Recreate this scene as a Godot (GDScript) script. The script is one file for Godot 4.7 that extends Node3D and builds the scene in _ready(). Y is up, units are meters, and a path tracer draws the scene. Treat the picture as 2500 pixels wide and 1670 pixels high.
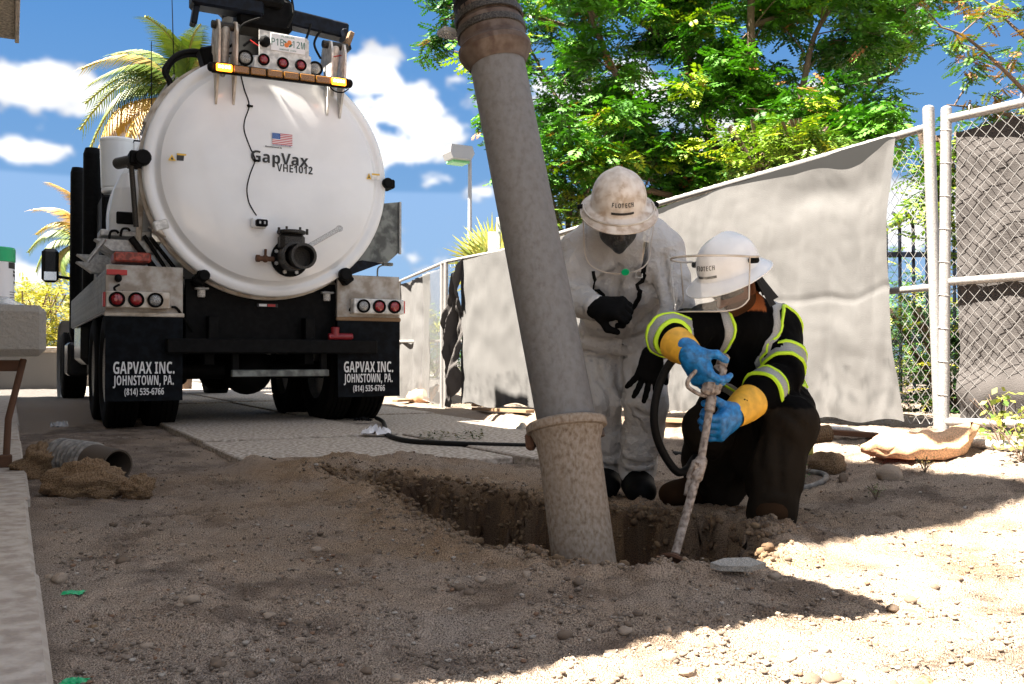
extends Node3D
# Vacuum truck and two workers at an excavation. Metres, y up. The working axes: "f" runs along the truck towards its cab, "l" across it to the right.

const FPX := 2300.0          # focal length in photo pixels (photo 2500 x 1670)
const EYE := 0.62            # camera height
const YAW := 28.05           # truck axis against the camera axis, degrees
const EXPO := 10.5
var PITCH := atan(42.0 / 2300.0)
var SC := sin(deg_to_rad(YAW))
var CC := cos(deg_to_rad(YAW))
var TPOS := Vector3(-2.24, 0, -8.48)
var M := {}
var used := {}
var noise_a := FastNoiseLite.new()
var noise_b := FastNoiseLite.new()
var noise_c := FastNoiseLite.new()

# ---------------------------------------------------------------- measuring helpers
func ray(x: float, y: float) -> Vector2:
	var rx := (x * 2500.0 / 2347.0 - 1250.0) / FPX
	var ry := -(y * 1670.0 / 1568.0 - 835.0) / FPX
	var yy := ry * cos(PITCH) + sin(PITCH)
	var zz := ry * sin(PITCH) - cos(PITCH)
	return Vector2(rx / -zz, yy / -zz)
func wp(x: float, y: float, d: float) -> Vector3:          # a sighted point at distance d in front of the camera
	var r := ray(x, y)
	return Vector3(r.x * d, EYE + r.y * d, -d)
func gp(x: float, y: float, h := 0.0) -> Vector3:            # a sighted point on the level h
	var r := ray(x, y)
	return wp(x, y, (h - EYE) / r.y)
func tp(x: float, y: float, z0: float) -> Vector3:           # a sighted point in truck axes on the cross plane z0
	var r := ray(x, y)
	var d := (z0 + SC * TPOS.x + CC * TPOS.z) / (SC * r.x - CC)
	var px := r.x * d - TPOS.x
	var pz := -d - TPOS.z
	return Vector3(CC * px - SC * pz, EYE + r.y * d, z0)
func tx(x: float, y: float, x0: float) -> Vector3:           # the same on the lengthwise plane x0
	var r := ray(x, y)
	var d := (x0 + CC * TPOS.x - SC * TPOS.z) / (CC * r.x + SC)
	return Vector3(x0, EYE + r.y * d, SC * (r.x * d - TPOS.x) + CC * (-d - TPOS.z))
func LF(l: float, y: float, f: float) -> Vector3:
	return Vector3(l * CC - f * SC, y, -(l * SC + f * CC))
func l_of(p: Vector3) -> float: return p.x * CC - p.z * SC
func f_of(p: Vector3) -> float: return -p.x * SC - p.z * CC

# ---------------------------------------------------------------- mesh builder
class MB:
	var v := PackedVector3Array()
	var n := PackedVector3Array()
	var uv := PackedVector2Array()
	var c := PackedColorArray()
	var ix := PackedInt32Array()
	var col := Color(1, 1, 1)
	func tri(a: Vector3, b: Vector3, d: Vector3) -> void:
		var k := v.size()
		var m := (b - a).cross(d - a).normalized()
		for p in [a, b, d]:
			v.append(p); n.append(m); uv.append(Vector2.ZERO); c.append(col)
		ix.append_array([k, k + 2, k + 1])
	func quad(a: Vector3, b: Vector3, d: Vector3, e: Vector3) -> void:
		var k := v.size()
		var m := ((b - a).cross(d - a) + (d - a).cross(e - a)).normalized()
		for p in [a, b, d, e]:
			v.append(p); n.append(m); c.append(col)
		uv.append_array([Vector2(0, 1), Vector2(1, 1), Vector2(1, 0), Vector2(0, 0)])
		ix.append_array([k, k + 2, k + 1, k, k + 3, k + 2])
	func surf(rows: int, cols: int, pts: PackedVector3Array, wrap := false, cc := PackedColorArray()) -> void:
		var k := v.size()
		var nn := PackedVector3Array()
		nn.resize(rows * cols)
		var last := cols if wrap else cols - 1
		for r in rows - 1:
			for q in last:
				var a := r * cols + q
				var b := r * cols + (q + 1) % cols
				var d := b + cols
				var e := a + cols
				var m := (pts[d] - pts[a]).cross(pts[e] - pts[b])
				nn[a] += m; nn[b] += m; nn[d] += m; nn[e] += m
				ix.append_array([k + a, k + d, k + b, k + a, k + e, k + d])
		v.append_array(pts)
		for i in nn.size():
			n.append(nn[i].normalized())
			uv.append(Vector2(float(i % cols) / maxi(cols - 1, 1), float(i / cols) / maxi(rows - 1, 1)))
		if cc.size() == pts.size(): c.append_array(cc)
		else:
			for i in nn.size(): c.append(col)
	func fan(ring: PackedVector3Array, up: Vector3) -> void:
		var k := v.size()
		var mid := Vector3.ZERO
		for p in ring: mid += p
		mid /= ring.size()
		v.append(mid); n.append(up); uv.append(Vector2(.5, .5)); c.append(col)
		for p in ring:
			v.append(p); n.append(up); uv.append(Vector2.ZERO); c.append(col)
		for i in ring.size():
			var a := k + 1 + i
			var b := k + 1 + (i + 1) % ring.size()
			if (v[a] - mid).cross(v[b] - mid).dot(up) > 0: ix.append_array([k, b, a])
			else: ix.append_array([k, a, b])
	func face(pts: Array, out: Vector3) -> void:
		var m := ((pts[1] - pts[0]) as Vector3).cross(pts[2] - pts[0])
		if m.dot(out) < 0: pts.reverse()
		if pts.size() == 3: tri(pts[0], pts[1], pts[2])
		else: quad(pts[0], pts[1], pts[2], pts[3])
	func box(p: Vector3, s: Vector3, bs := Basis(), bev := 0.0) -> void:
		var h := s * .5
		var e := minf(bev, minf(h.x, minf(h.y, h.z)) * .9)
		for i in 3:
			var j := (i + 1) % 3
			var k := (i + 2) % 3
			for sg in [-1.0, 1.0]:
				var q := []
				for w in [[-1, -1], [1, -1], [1, 1], [-1, 1]]:
					var t := Vector3.ZERO
					t[i] = sg * h[i]; t[j] = w[0] * (h[j] - e); t[k] = w[1] * (h[k] - e)
					q.append(p + bs * t)
				var o := Vector3.ZERO
				o[i] = sg
				face(q, bs * o)
				if e > 0:
					for tg in [-1.0, 1.0]:
						var r := []
						for w in [[0, -1], [0, 1], [1, 1], [1, -1]]:
							var t := Vector3.ZERO
							t[i] = sg * (h[i] - (e if w[0] == 1 else 0.0)); t[j] = tg * (h[j] - (0.0 if w[0] == 1 else e)); t[k] = w[1] * (h[k] - e)
							r.append(p + bs * t)
						var oo := Vector3.ZERO
						oo[i] = sg; oo[j] = tg
						face(r, bs * oo)
		if e > 0:
			for sx in [-1, 1]:
				for sy in [-1, 1]:
					for sz in [-1, 1]:
						face([p + bs * Vector3(sx * h.x, sy * (h.y - e), sz * (h.z - e)), p + bs * Vector3(sx * (h.x - e), sy * h.y, sz * (h.z - e)), p + bs * Vector3(sx * (h.x - e), sy * (h.y - e), sz * h.z)], bs * Vector3(sx, sy, sz))
	func tube(path: Array, rad, sides := 8, caps := true) -> void:
		var pts := PackedVector3Array()
		var m := path.size()
		var t0: Vector3 = (path[1] - path[0]).normalized()
		var u := t0.cross(Vector3.UP if absf(t0.y) < .9 else Vector3.RIGHT).normalized()
		for i in m:
			var t: Vector3 = (path[mini(i + 1, m - 1)] - path[maxi(i - 1, 0)]).normalized()
			u = (u - t * u.dot(t)).normalized()
			var w := t.cross(u)
			var r: float = rad[i] if rad is Array else rad
			for k in sides:
				var a := TAU * k / sides
				pts.append(path[i] + (u * cos(a) + w * sin(a)) * r)
		surf(m, sides, pts, true)
		if caps:
			fan(pts.slice(0, sides), -t0)
			fan(pts.slice((m - 1) * sides), (path[m - 1] - path[m - 2]).normalized())
	func lathe(prof: Array, sides: int, xf := Transform3D(), smooth := false, arc := TAU) -> void:  # prof: Vector2(radius, height along y)
		var steps := [[0, prof.size()]]
		if not smooth:
			steps = []
			for i in prof.size() - 1: steps.append([i, i + 2])
		for s in steps:
			var pts := PackedVector3Array()
			var whole: bool = arc >= TAU - .001
			var m: int = sides if whole else sides + 1
			for i in range(s[0], s[1]):
				for k in m:
					var a := arc * k / sides
					pts.append(xf * Vector3(prof[i].x * cos(a), prof[i].y, -prof[i].x * sin(a)))
			surf(s[1] - s[0], m, pts, whole)
	func cyl(a: Vector3, b: Vector3, r: float, sides := 16, bev := 0.0, r2 := -1.0) -> void:
		var h := a.distance_to(b)
		if r2 < 0: r2 = r
		var pr := [Vector2(0, 0), Vector2(r, 0), Vector2(r2, h), Vector2(0, h)]
		if bev > 0: pr = [Vector2(0, 0), Vector2(r - bev, 0), Vector2(r, bev), Vector2(r2, h - bev), Vector2(r2 - bev, h), Vector2(0, h)]
		lathe(pr, sides, MB.along(a, b - a))
	static func along(p: Vector3, d: Vector3) -> Transform3D:
		var y := d.normalized()
		var x := y.cross(Vector3.FORWARD if absf(y.z) < .9 else Vector3.RIGHT).normalized()
		return Transform3D(Basis(x, y, x.cross(y)), p)
	func ball(p: Vector3, r: Vector3, bs := Basis(), nu := 16, nv := 10, nz: FastNoiseLite = null, amp := 0.0, flat := 0.0) -> void:
		var pts := PackedVector3Array()
		for i in nv + 1:
			var b := PI * i / nv - PI / 2
			for k in nu:
				var a := TAU * k / nu
				var d := Vector3(cos(b) * cos(a), sin(b), -cos(b) * sin(a))
				if i == 0 or i == nv: d = Vector3(0, signf(b), 0)
				var w := 1.0
				if nz: w += amp * nz.get_noise_3dv(d * 1.0 + p * 13.7)
				var q := d * r * w
				if flat > 0: q = q.snapped(Vector3.ONE * flat)
				pts.append(p + bs * q)
		surf(nv + 1, nu, pts, true)
	func prism(poly: PackedVector2Array, z0: float, z1: float, xf := Transform3D()) -> void:
		var t := Geometry2D.triangulate_polygon(poly)
		var cw := Geometry2D.is_polygon_clockwise(poly)
		for i in range(0, t.size(), 3):
			face([xf * Vector3(poly[t[i]].x, poly[t[i]].y, z1), xf * Vector3(poly[t[i + 1]].x, poly[t[i + 1]].y, z1), xf * Vector3(poly[t[i + 2]].x, poly[t[i + 2]].y, z1)], xf.basis.z * signf(z1 - z0))
			face([xf * Vector3(poly[t[i]].x, poly[t[i]].y, z0), xf * Vector3(poly[t[i + 1]].x, poly[t[i + 1]].y, z0), xf * Vector3(poly[t[i + 2]].x, poly[t[i + 2]].y, z0)], -xf.basis.z * signf(z1 - z0))
		for i in poly.size():
			var a := poly[i]
			var b := poly[(i + 1) % poly.size()]
			var o := Vector2(b.y - a.y, a.x - b.x) * (-1.0 if cw else 1.0)
			face([xf * Vector3(a.x, a.y, z0), xf * Vector3(b.x, b.y, z0), xf * Vector3(b.x, b.y, z1), xf * Vector3(a.x, a.y, z1)], xf.basis * Vector3(o.x, o.y, 0))
	func mesh(m: Material) -> ArrayMesh:
		var a := []
		a.resize(Mesh.ARRAY_MAX)
		a[Mesh.ARRAY_VERTEX] = v; a[Mesh.ARRAY_NORMAL] = n; a[Mesh.ARRAY_TEX_UV] = uv; a[Mesh.ARRAY_COLOR] = c; a[Mesh.ARRAY_INDEX] = ix
		var r := ArrayMesh.new()
		r.add_surface_from_arrays(Mesh.PRIMITIVE_TRIANGLES, a)
		r.surface_set_material(0, m)
		return r

# ---------------------------------------------------------------- scene helpers
func numbered(s: String) -> String:
	used[s] = used.get(s, -1) + 1
	return s if used[s] == 0 else "%s_%03d" % [s, used[s]]
func tag(o: Node, label: String, category: String, group := "", kind := "") -> Node:
	if label: o.set_meta("label", label)
	if category: o.set_meta("category", category)
	if group: o.set_meta("group", group)
	if kind: o.set_meta("kind", kind)
	return o
func obj(called: String, mb: MB, m: Material, parent: Node = self) -> MeshInstance3D:
	return inst(called, mb.mesh(m), parent)
func inst(called: String, mesh: Mesh, parent: Node = self, xf := Transform3D()) -> MeshInstance3D:
	var o := MeshInstance3D.new()
	o.mesh = mesh
	o.name = numbered(called) if parent == self else called
	o.transform = xf
	parent.add_child(o, true)
	return o
func thing(called: String, label: String, category: String, at := Vector3.ZERO, turn := 0.0, group := "") -> Node3D:
	var o := Node3D.new()
	o.name = numbered(called)
	add_child(o)
	o.position = at
	o.rotation_degrees.y = turn
	tag(o, label, category, group)
	return o
func struct(called: String, mb: MB, m: Material) -> MeshInstance3D:
	var o := obj(called, mb, m)
	o.set_meta("kind", "structure")
	return o
func text(called: String, words: String, font: Font, height: float, stretch: float, xf: Transform3D, m: Material, parent: Node, spacing := 0.0) -> MeshInstance3D:
	var t := TextMesh.new()
	t.text = words; t.font = font; t.font_size = 64; t.depth = .0016
	t.pixel_size = height / 46.0      # capitals of this font stand about 46 px high at size 64
	t.curve_step = 1.5
	t.material = m
	var o := inst(called, t, parent, xf * Transform3D(Basis.from_scale(Vector3(stretch, 1, 1)), Vector3.ZERO))
	return o
func smooth(path: Array, per := 6) -> Array:                 # Catmull-Rom through the points
	var out := []
	for i in path.size() - 1:
		var a: Vector3 = path[maxi(i - 1, 0)]
		var b: Vector3 = path[i]
		var c: Vector3 = path[i + 1]
		var d: Vector3 = path[mini(i + 2, path.size() - 1)]
		for k in per: out.append(b.cubic_interpolate(c, a, d, float(k) / per))
	out.append(path[-1])
	return out
func sstep(a: float, b: float, x: float) -> float:
	var t := clampf((x - a) / (b - a), 0, 1)
	return t * t * (3 - 2 * t)

# ---------------------------------------------------------------- materials
var tex_cache := {}
func ntex(key: String, freq: float, ramp: Array, oct := 4, size := 512, kind := FastNoiseLite.TYPE_SIMPLEX_SMOOTH, normal := 0.0, fractal := FastNoiseLite.FRACTAL_FBM) -> Texture2D:
	if tex_cache.has(key): return tex_cache[key]
	var nz := FastNoiseLite.new()
	nz.noise_type = kind; nz.frequency = freq; nz.fractal_octaves = oct; nz.seed = hash(key) % 1000; nz.fractal_type = fractal
	var t := NoiseTexture2D.new()
	t.width = size; t.height = size; t.seamless = true; t.noise = nz
	if normal > 0: t.as_normal_map = true; t.bump_strength = normal
	elif ramp:
		var g := Gradient.new()
		g.offsets = PackedFloat32Array(ramp.map(func(e): return e[0]))
		g.colors = PackedColorArray(ramp.map(func(e): return e[1]))
		t.color_ramp = g
	tex_cache[key] = t
	return t
func gray(a: float, b: float, lo := .3, hi := .7) -> Array: return [[lo, Color(a, a, a)], [hi, Color(b, b, b)]]
func mat(key: String, colour: Color, rough := .6, metal := 0.0, o := {}) -> StandardMaterial3D:
	var m := StandardMaterial3D.new()
	m.albedo_color = colour; m.roughness = rough; m.metallic = metal
	m.uv1_triplanar = true
	m.uv1_scale = o.get("stretch", Vector3.ONE) * o.get("scale", 1.0)
	if o.has("tex"): m.albedo_texture = o.tex
	if o.has("normal"):
		m.normal_enabled = true; m.normal_texture = o.normal; m.normal_scale = o.get("nscale", .5)
	if o.has("rtex"): m.roughness_texture = o.rtex; m.roughness = o.get("rmax", 1.0)
	if o.has("spec"): m.metallic_specular = o.spec
	if o.has("vc"): m.vertex_color_use_as_albedo = true
	if o.has("coat"): m.clearcoat_enabled = true; m.clearcoat = o.coat; m.clearcoat_roughness = .08
	if o.has("back"): m.backlight_enabled = true; m.backlight = o.back
	if o.has("two"): m.cull_mode = BaseMaterial3D.CULL_DISABLED
	if o.has("glow"): m.emission_enabled = true; m.emission = o.glow; m.emission_energy_multiplier = o.get("power", 1.0)
	if o.has("alpha"): m.transparency = BaseMaterial3D.TRANSPARENCY_ALPHA; m.albedo_color.a = o.alpha
	if o.has("flat_uv"): m.uv1_triplanar = false
	M[key] = m
	return m
func lin(r: float, g: float, b: float) -> Color: return Color(r, g, b).linear_to_srgb()

# ---------------------------------------------------------------- the scene
func _ready() -> void:
	var cam := Camera3D.new()
	cam.name = "camera"
	cam.position = Vector3(0, EYE, 0)
	cam.rotation.x = PITCH
	cam.fov = rad_to_deg(2 * atan(835.0 / FPX))
	cam.near = .05
	cam.far = 400
	add_child(cam)
	cam.current = true
	var env := Environment.new()
	env.background_mode = Environment.BG_SKY
	env.tonemap_mode = Environment.TONE_MAPPER_LINEAR
	env.tonemap_exposure = EXPO
	env.sdfgi_enabled = true; env.ssao_enabled = true; env.ssil_enabled = true
	env.sky = make_sky()
	var we := WorldEnvironment.new()
	we.name = "world_environment"
	we.environment = env
	add_child(we)
	var sun := DirectionalLight3D.new()
	sun.name = "sun"
	sun.light_energy = 1.1
	sun.light_color = Color(1, .965, .91)
	sun.light_angular_distance = .5
	sun.shadow_enabled = true
	add_child(sun)
	# the sun stands high over the left of the truck, a little ahead: shadows fall to the right and a little back
	var to_sun := LF(-1.0, 1.7, .06).normalized()
	sun.look_at_from_position(to_sun * 50, Vector3.ZERO)
	noise_a.seed = 3; noise_a.frequency = 1.0; noise_a.fractal_octaves = 4
	noise_b.seed = 8; noise_b.frequency = 1.0; noise_b.fractal_octaves = 2
	noise_c.seed = 21; noise_c.frequency = 1.0; noise_c.fractal_octaves = 3; noise_c.fractal_type = FastNoiseLite.FRACTAL_RIDGED
	materials()
	build_ground()
	build_left_building()
	build_fence()
	build_truck()
	build_vegetation()
	build_pipe_and_tools()
	build_workers()
	build_debris()

func make_sky() -> Sky:
	# cumulus in a deep blue sky; every blob is centred on a direction (azimuth, elevation) in degrees
	var nz := FastNoiseLite.new()
	nz.seed = 11; nz.frequency = 1.0; nz.fractal_octaves = 5; nz.fractal_gain = .55
	var cover := FastNoiseLite.new()
	cover.seed = 5; cover.frequency = 1.0; cover.fractal_octaves = 3
	var blobs := []
	for b in [[40, 278, 130, 42, 1.0], [110, 250, 70, 42, 1.0], [185, 268, 90, 36, .9], [240, 300, 90, 30, .7], [70, 402, 110, 30, .75], [160, 395, 60, 24, .5],
			[860, 190, 75, 62, 1.05], [925, 260, 110, 62, 1.0], [1000, 305, 110, 42, .85], [900, 340, 150, 60, .8], [1015, 415, 70, 30, .5], [960, 600, 110, 50, .5], [900, 520, 120, 60, .35],
			[1070, 180, 45, 25, .6], [1110, 460, 60, 40, .5], [1400, 250, 260, 120, .75], [1750, 330, 230, 110, .8], [2060, 95, 70, 50, .6], [2130, 520, 160, 90, 1.0], [2010, 560, 150, 80, .9], [520, 420, 260, 160, .6], [60, 660, 160, 60, .55], [1500, 60, 150, 60, .4]]:
		var r := ray(b[0], b[1])
		var e := ray(b[0] + b[2], b[1] - b[3])
		blobs.append([rad_to_deg(atan(r.x)), rad_to_deg(atan(r.y)), rad_to_deg(absf(atan(e.x) - atan(r.x))), rad_to_deg(absf(atan(e.y) - atan(r.y))), b[4]])
	var w := 2048
	var h := 1024
	var img := Image.create(w, h, false, Image.FORMAT_RGBF)
	var top := Color(.036, .145, .47)
	var mid := Color(.105, .31, .70)
	var low := Color(.42, .64, .86)
	for j in h:
		var el := PI / 2 - PI * (j + .5) / h
		var eld := rad_to_deg(el)
		if eld < -3.0:
			img.fill_rect(Rect2i(0, j, w, h - j), Color(.12, .11, .10))
			break
		var y := sin(el)
		var t := clampf(y / .36, 0, 1)
		var base := low.lerp(mid, pow(t, .55)).lerp(top, sstep(.25, .9, y))
		for i in w:
			var az := wrapf(TAU * (i + .5) / w, -PI, PI)
			var d := Vector3(sin(az) * cos(el), y, -cos(az) * cos(el))
			var azd := rad_to_deg(az)
			var q := 0.0
			if absf(azd) < 44 and eld < 32:
				for b in blobs:
					var g: float = pow((azd - b[0]) / b[2], 2) + pow((eld - b[1]) / (b[3] * (1.0 if eld > b[1] else .7)), 2)
					if g < 6: q = maxf(q, b[4] * exp(-g * .8))
			# out of view: cumulus cover raised to brighten shade, on a level cloud base
			var side := maxf(sstep(36, 44, absf(azd)), sstep(24, 32, eld))
			if side > 0 and y > .02:
				var p := Vector2(d.x, d.z) / (y + .12)
				q = maxf(q, side * clampf(.63 + 1.1 * cover.get_noise_2d(p.x * .9, p.y * .9), 0, 1))
			var col := base
			if q > .08:
				var puff := nz.get_noise_3d(d.x * 17, d.y * 26, d.z * 17)
				var a := sstep(.36, .58, q + .62 * puff)
				if a > 0:
					var shade := clampf(.62 + .5 * q + .35 * nz.get_noise_3d(d.x * 9 + 3, d.y * 18 + .35, d.z * 9), .45, 1.0)
					col = base.lerp(Color(1.34, 1.34, 1.36) * shade, a * .93)
			img.set_pixel(i, j, Color(col.r / EXPO, col.g / EXPO, col.b / EXPO))
	var m := PanoramaSkyMaterial.new()
	m.panorama = ImageTexture.create_from_image(img)
	var s := Sky.new()
	s.sky_material = m
	return s

func materials() -> void:
	var fine := ntex("fine", .06, gray(.72, 1.0))
	var blot := ntex("blot", .012, gray(.6, 1.0), 5)
	var nfine := ntex("nfine", .09, [], 4, 512, FastNoiseLite.TYPE_SIMPLEX_SMOOTH, 6.0)
	var ncoarse := ntex("ncoarse", .03, [], 5, 512, FastNoiseLite.TYPE_SIMPLEX_SMOOTH, 10.0)
	var grain := ntex("grain", .2, gray(.62, 1.0, .25, .75), 4)
	mat("soil", Color.WHITE, .96, 0, {"vc": 1, "tex": ntex("soilt", .07, [[.2, Color(.36, .33, .31)], [.42, Color(.74, .72, .70)], [.6, Color(.93, .92, .91)], [.78, Color(1, 1, 1)]], 6, 1024), "scale": 2.3, "normal": ntex("nsoil", .10, [], 6, 1024, FastNoiseLite.TYPE_SIMPLEX_SMOOTH, 20.0), "nscale": 1.6})
	mat("concrete", lin(.50, .44, .385), .9, 0, {"tex": ntex("conc", .03, [[.25, Color(.66, .64, .61)], [.5, Color(.86, .85, .83)], [.7, Color(1, 1, 1)]], 6, 1024), "scale": .8, "normal": nfine, "nscale": .2})
	mat("walk", lin(.46, .405, .35), .92, 0, {"tex": ntex("walkt", .012, [[.25, Color(.84, .82, .80)], [.5, Color(.94, .93, .92)], [.75, Color(1, 1, 1)]], 8, 1024), "scale": .8, "normal": nfine, "nscale": .25})
	mat("block", lin(.46, .43, .38), .95, 0, {"tex": grain, "scale": 2.2, "normal": ncoarse, "nscale": .8})
	mat("stucco", lin(.62, .56, .46), .9, 0, {"tex": fine, "scale": 1.0, "normal": nfine, "nscale": .4})
	mat("asphalt", lin(.22, .21, .20), .9, 0, {"tex": grain, "scale": .7})
	mat("tank_white", lin(.80, .81, .82), .28, 0, {"tex": ntex("whitet", .006, gray(.97, 1.0), 5), "scale": .5, "coat": .5})
	mat("white_paint", lin(.74, .73, .70), .38, 0, {"tex": ntex("wp", .02, gray(.82, 1.0), 5), "scale": 1.3})
	mat("aged_white", lin(.62, .58, .52), .6, 0, {"tex": ntex("aw", .012, [[.25, Color(.80, .76, .71)], [.5, Color(.95, .93, .91)], [.8, Color(1, 1, 1)]], 5), "scale": 1.0})
	mat("galv", lin(.44, .44, .43), .5, .55, {"tex": ntex("galvt", .02, gray(.86, 1.0), 5), "scale": 2.0})
	mat("steel_panel", lin(.42, .40, .37), .55, .3, {"tex": ntex("spt", .012, [[.25, Color(.80, .76, .71)], [.55, Color(.93, .91, .89)], [.8, Color(1, 1, 1)]], 6), "scale": 1.0})
	mat("grey_paint", lin(.20, .215, .20), .5, .1, {"tex": blot, "scale": 1.0})
	mat("black", lin(.004, .004, .0042), .65, 0, {"spec": .25, "tex": blot, "scale": 2.0})
	mat("black_gloss", lin(.005, .005, .006), .25, 0, {"spec": .4})
	mat("rubber", lin(.008, .0075, .007), .9, 0, {"spec": .2, "tex": fine, "scale": 2.0})
	mat("hose_rubber", lin(.008, .0078, .0075), .6, 0, {"spec": .3, "tex": fine, "scale": 3.0})
	mat("flap", lin(.005, .0072, .0105), .75, 0, {"spec": .25, "tex": blot, "scale": 1.5})
	mat("letter_white", lin(.72, .72, .72), .6)
	mat("letter_black", lin(.012, .012, .012), .5)
	mat("blue_black", lin(.006, .010, .02), .5, 0, {"spec": .3, "tex": blot, "scale": 2.0})
	mat("cast_iron", lin(.075, .068, .06), .5, .5, {"tex": ntex("ci", .05, gray(.5, 1.0), 5), "scale": 4.0, "normal": nfine, "nscale": .5})
	mat("rust", lin(.16, .075, .04), .9, 0, {"tex": grain, "scale": 4.0})
	mat("chrome", lin(.7, .7, .7), .18, 1.0)
	mat("bright_steel", lin(.55, .54, .52), .4, .8, {"tex": fine, "scale": 3.0})
	mat("red_lens", lin(.22, .006, .010), .2, 0, {"coat": .6})
	mat("red_refl", lin(.45, .02, .015), .4)
	mat("white_lens", lin(.62, .62, .60), .25, 0, {"tex": ntex("lens", .16, gray(.45, 1.0, .35, .65), 1, 256, FastNoiseLite.TYPE_CELLULAR), "scale": 5.0, "coat": .5})
	mat("amber_lens", lin(.42, .17, .01), .25, 0, {"tex": ntex("amb", .1, gray(.5, 1.0), 2, 256), "scale": 6.0, "coat": .5})
	mat("amber_glow", lin(.9, .45, .05), .4, 0, {"glow": Color(1, .52, .08), "power": .9})
	mat("lamp_led", Color(1, .9, .6), .4, 0, {"glow": Color(1, .82, .45), "power": 2.2})
	mat("pipe_metal", lin(.155, .152, .150), .62, .25, {"tex": ntex("pm", .022, [[.22, Color(.88, .86, .84)], [.45, Color(.96, .95, .94)], [.75, Color(1, 1, 1)]], 7, 1024), "stretch": Vector3(1.6, 1.1, 1.6), "normal": nfine, "nscale": .15})
	mat("pipe_dirty", lin(.28, .235, .19), .92, 0, {"tex": ntex("pd", .03, [[.22, Color(.72, .65, .58)], [.45, Color(.90, .87, .83)], [.8, Color(1, 1, 1)]], 7, 1024), "stretch": Vector3(2.0, 1.2, 2.0), "normal": nfine, "nscale": .12})
	mat("clamp_metal", lin(.11, .085, .068), .6, .35, {"tex": ntex("cm", .02, [[.25, Color(.7, .6, .55)], [.6, Color(1, 1, 1)]], 5), "scale": 1.5})
	mat("tool_metal", lin(.36, .32, .28), .7, .3, {"tex": ntex("tm", .03, [[.25, Color(.5, .44, .40)], [.5, Color(.9, .87, .85)], [.75, Color(1, 1, 1)]], 5), "scale": 2.5})
	mat("fence_pipe", lin(.40, .385, .375), .45, .35, {"tex": ntex("fp", .05, gray(.8, 1.0), 4), "scale": 3.0})
	mat("wire", lin(.40, .39, .38), .45, .5)
	mat("screen", lin(.160, .162, .165), .95, 0, {"tex": ntex("scr", .16, [[.25, Color(.46, .44, .43)], [.5, Color(.84, .83, .82)], [.75, Color(1, 1, 1)]], 4, 1024), "scale": 2.2, "two": 1, "normal": nfine, "nscale": .2, "vc": 1})
	mat("screen_dark", lin(.085, .078, .076), .95, 0, {"tex": ntex("scd", .25, [[.25, Color(.55, .52, .5)], [.6, Color(1, 1, 1)]], 3, 1024), "scale": 2.4, "two": 1, "normal": nfine, "nscale": .6, "vc": 1})
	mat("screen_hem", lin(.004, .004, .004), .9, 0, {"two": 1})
	mat("bark", lin(.20, .135, .095), .9, 0, {"tex": grain, "scale": 3.0, "normal": ncoarse, "nscale": .7})
	mat("leaf", Color.WHITE, .5, 0, {"vc": 1, "two": 1, "back": lin(.30, .42, .03)})
	mat("frond", Color.WHITE, .5, 0, {"vc": 1, "two": 1, "back": lin(.14, .16, .02)})
	mat("orange_bag", lin(.92, .56, .32), .75, 0, {"tex": fine, "scale": 3.0, "two": 1, "back": lin(.25, .1, .03)})
	mat("limestone", lin(.27, .19, .115), .97, 0, {"tex": ntex("ls", .07, [[.22, Color(.4, .34, .28)], [.5, Color(.85, .8, .74)], [.8, Color(1, 1, 1)]], 6), "scale": 3.5, "normal": ncoarse, "nscale": 1.0})
	mat("stone", lin(.46, .36, .27), .95, 0, {"tex": grain, "scale": 5.0, "normal": ncoarse, "nscale": .7})
	mat("stone_dark", lin(.23, .165, .115), .95, 0, {"tex": grain, "scale": 5.0, "normal": ncoarse, "nscale": .7})
	mat("pebble", Color.WHITE, .95, 0, {"vc": 1, "tex": grain, "scale": 9.0})
	mat("pvc", lin(.72, .70, .66), .5, 0, {"tex": fine, "scale": 2.0})
	mat("grey_plastic", lin(.24, .22, .195), .6, 0, {"tex": blot, "scale": 4.0})
	mat("wood", lin(.36, .23, .13), .9, 0, {"tex": grain, "scale": 3.0})
	mat("film", lin(.75, .77, .80), .18, 0, {"alpha": .35, "two": 1})
	mat("green_plastic", lin(.0, .42, .15), .4, 0, {"coat": .2})
	mat("white_plastic", lin(.78, .78, .80), .4)
	mat("shield", lin(.35, .36, .36), .03, 0, {"spec": .9, "alpha": .06, "two": 1})
	mat("helmet", lin(.66, .61, .55), .42, 0, {"tex": ntex("hel", .014, [[.25, Color(.80, .74, .68)], [.5, Color(.96, .94, .92)], [.75, Color(1, 1, 1)]], 5), "scale": 2.5})
	mat("helmet_white", lin(.80, .80, .79), .35, 0, {"tex": ntex("hel2", .02, gray(.95, 1.0), 4), "scale": 1.0})
	mat("body", Color.WHITE, .9, 0, {"spec": .2, "vc": 1, "tex": ntex("cloth", .12, gray(.82, 1.0), 3), "scale": 5.0, "normal": nfine, "nscale": .25})
	mat("suit", Color.WHITE, .62, 0, {"vc": 1, "tex": ntex("suitt", .008, [[.25, Color(.90, .88, .86)], [.55, Color(.98, .97, .96)], [.8, Color(1, 1, 1)]], 5), "scale": .9, "normal": ntex("nwrinkle", .009, [], 4, 1024, FastNoiseLite.TYPE_SIMPLEX_SMOOTH, 60.0, FastNoiseLite.FRACTAL_RIDGED), "nscale": .28})
	mat("glove_black", lin(.005, .005, .0052), .8, 0, {"spec": .2, "tex": fine, "scale": 8.0})
	mat("glove_blue", lin(.008, .20, .52), .45, 0, {"tex": ntex("gb", .025, gray(.65, 1.0), 4), "scale": 3.0})
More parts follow.
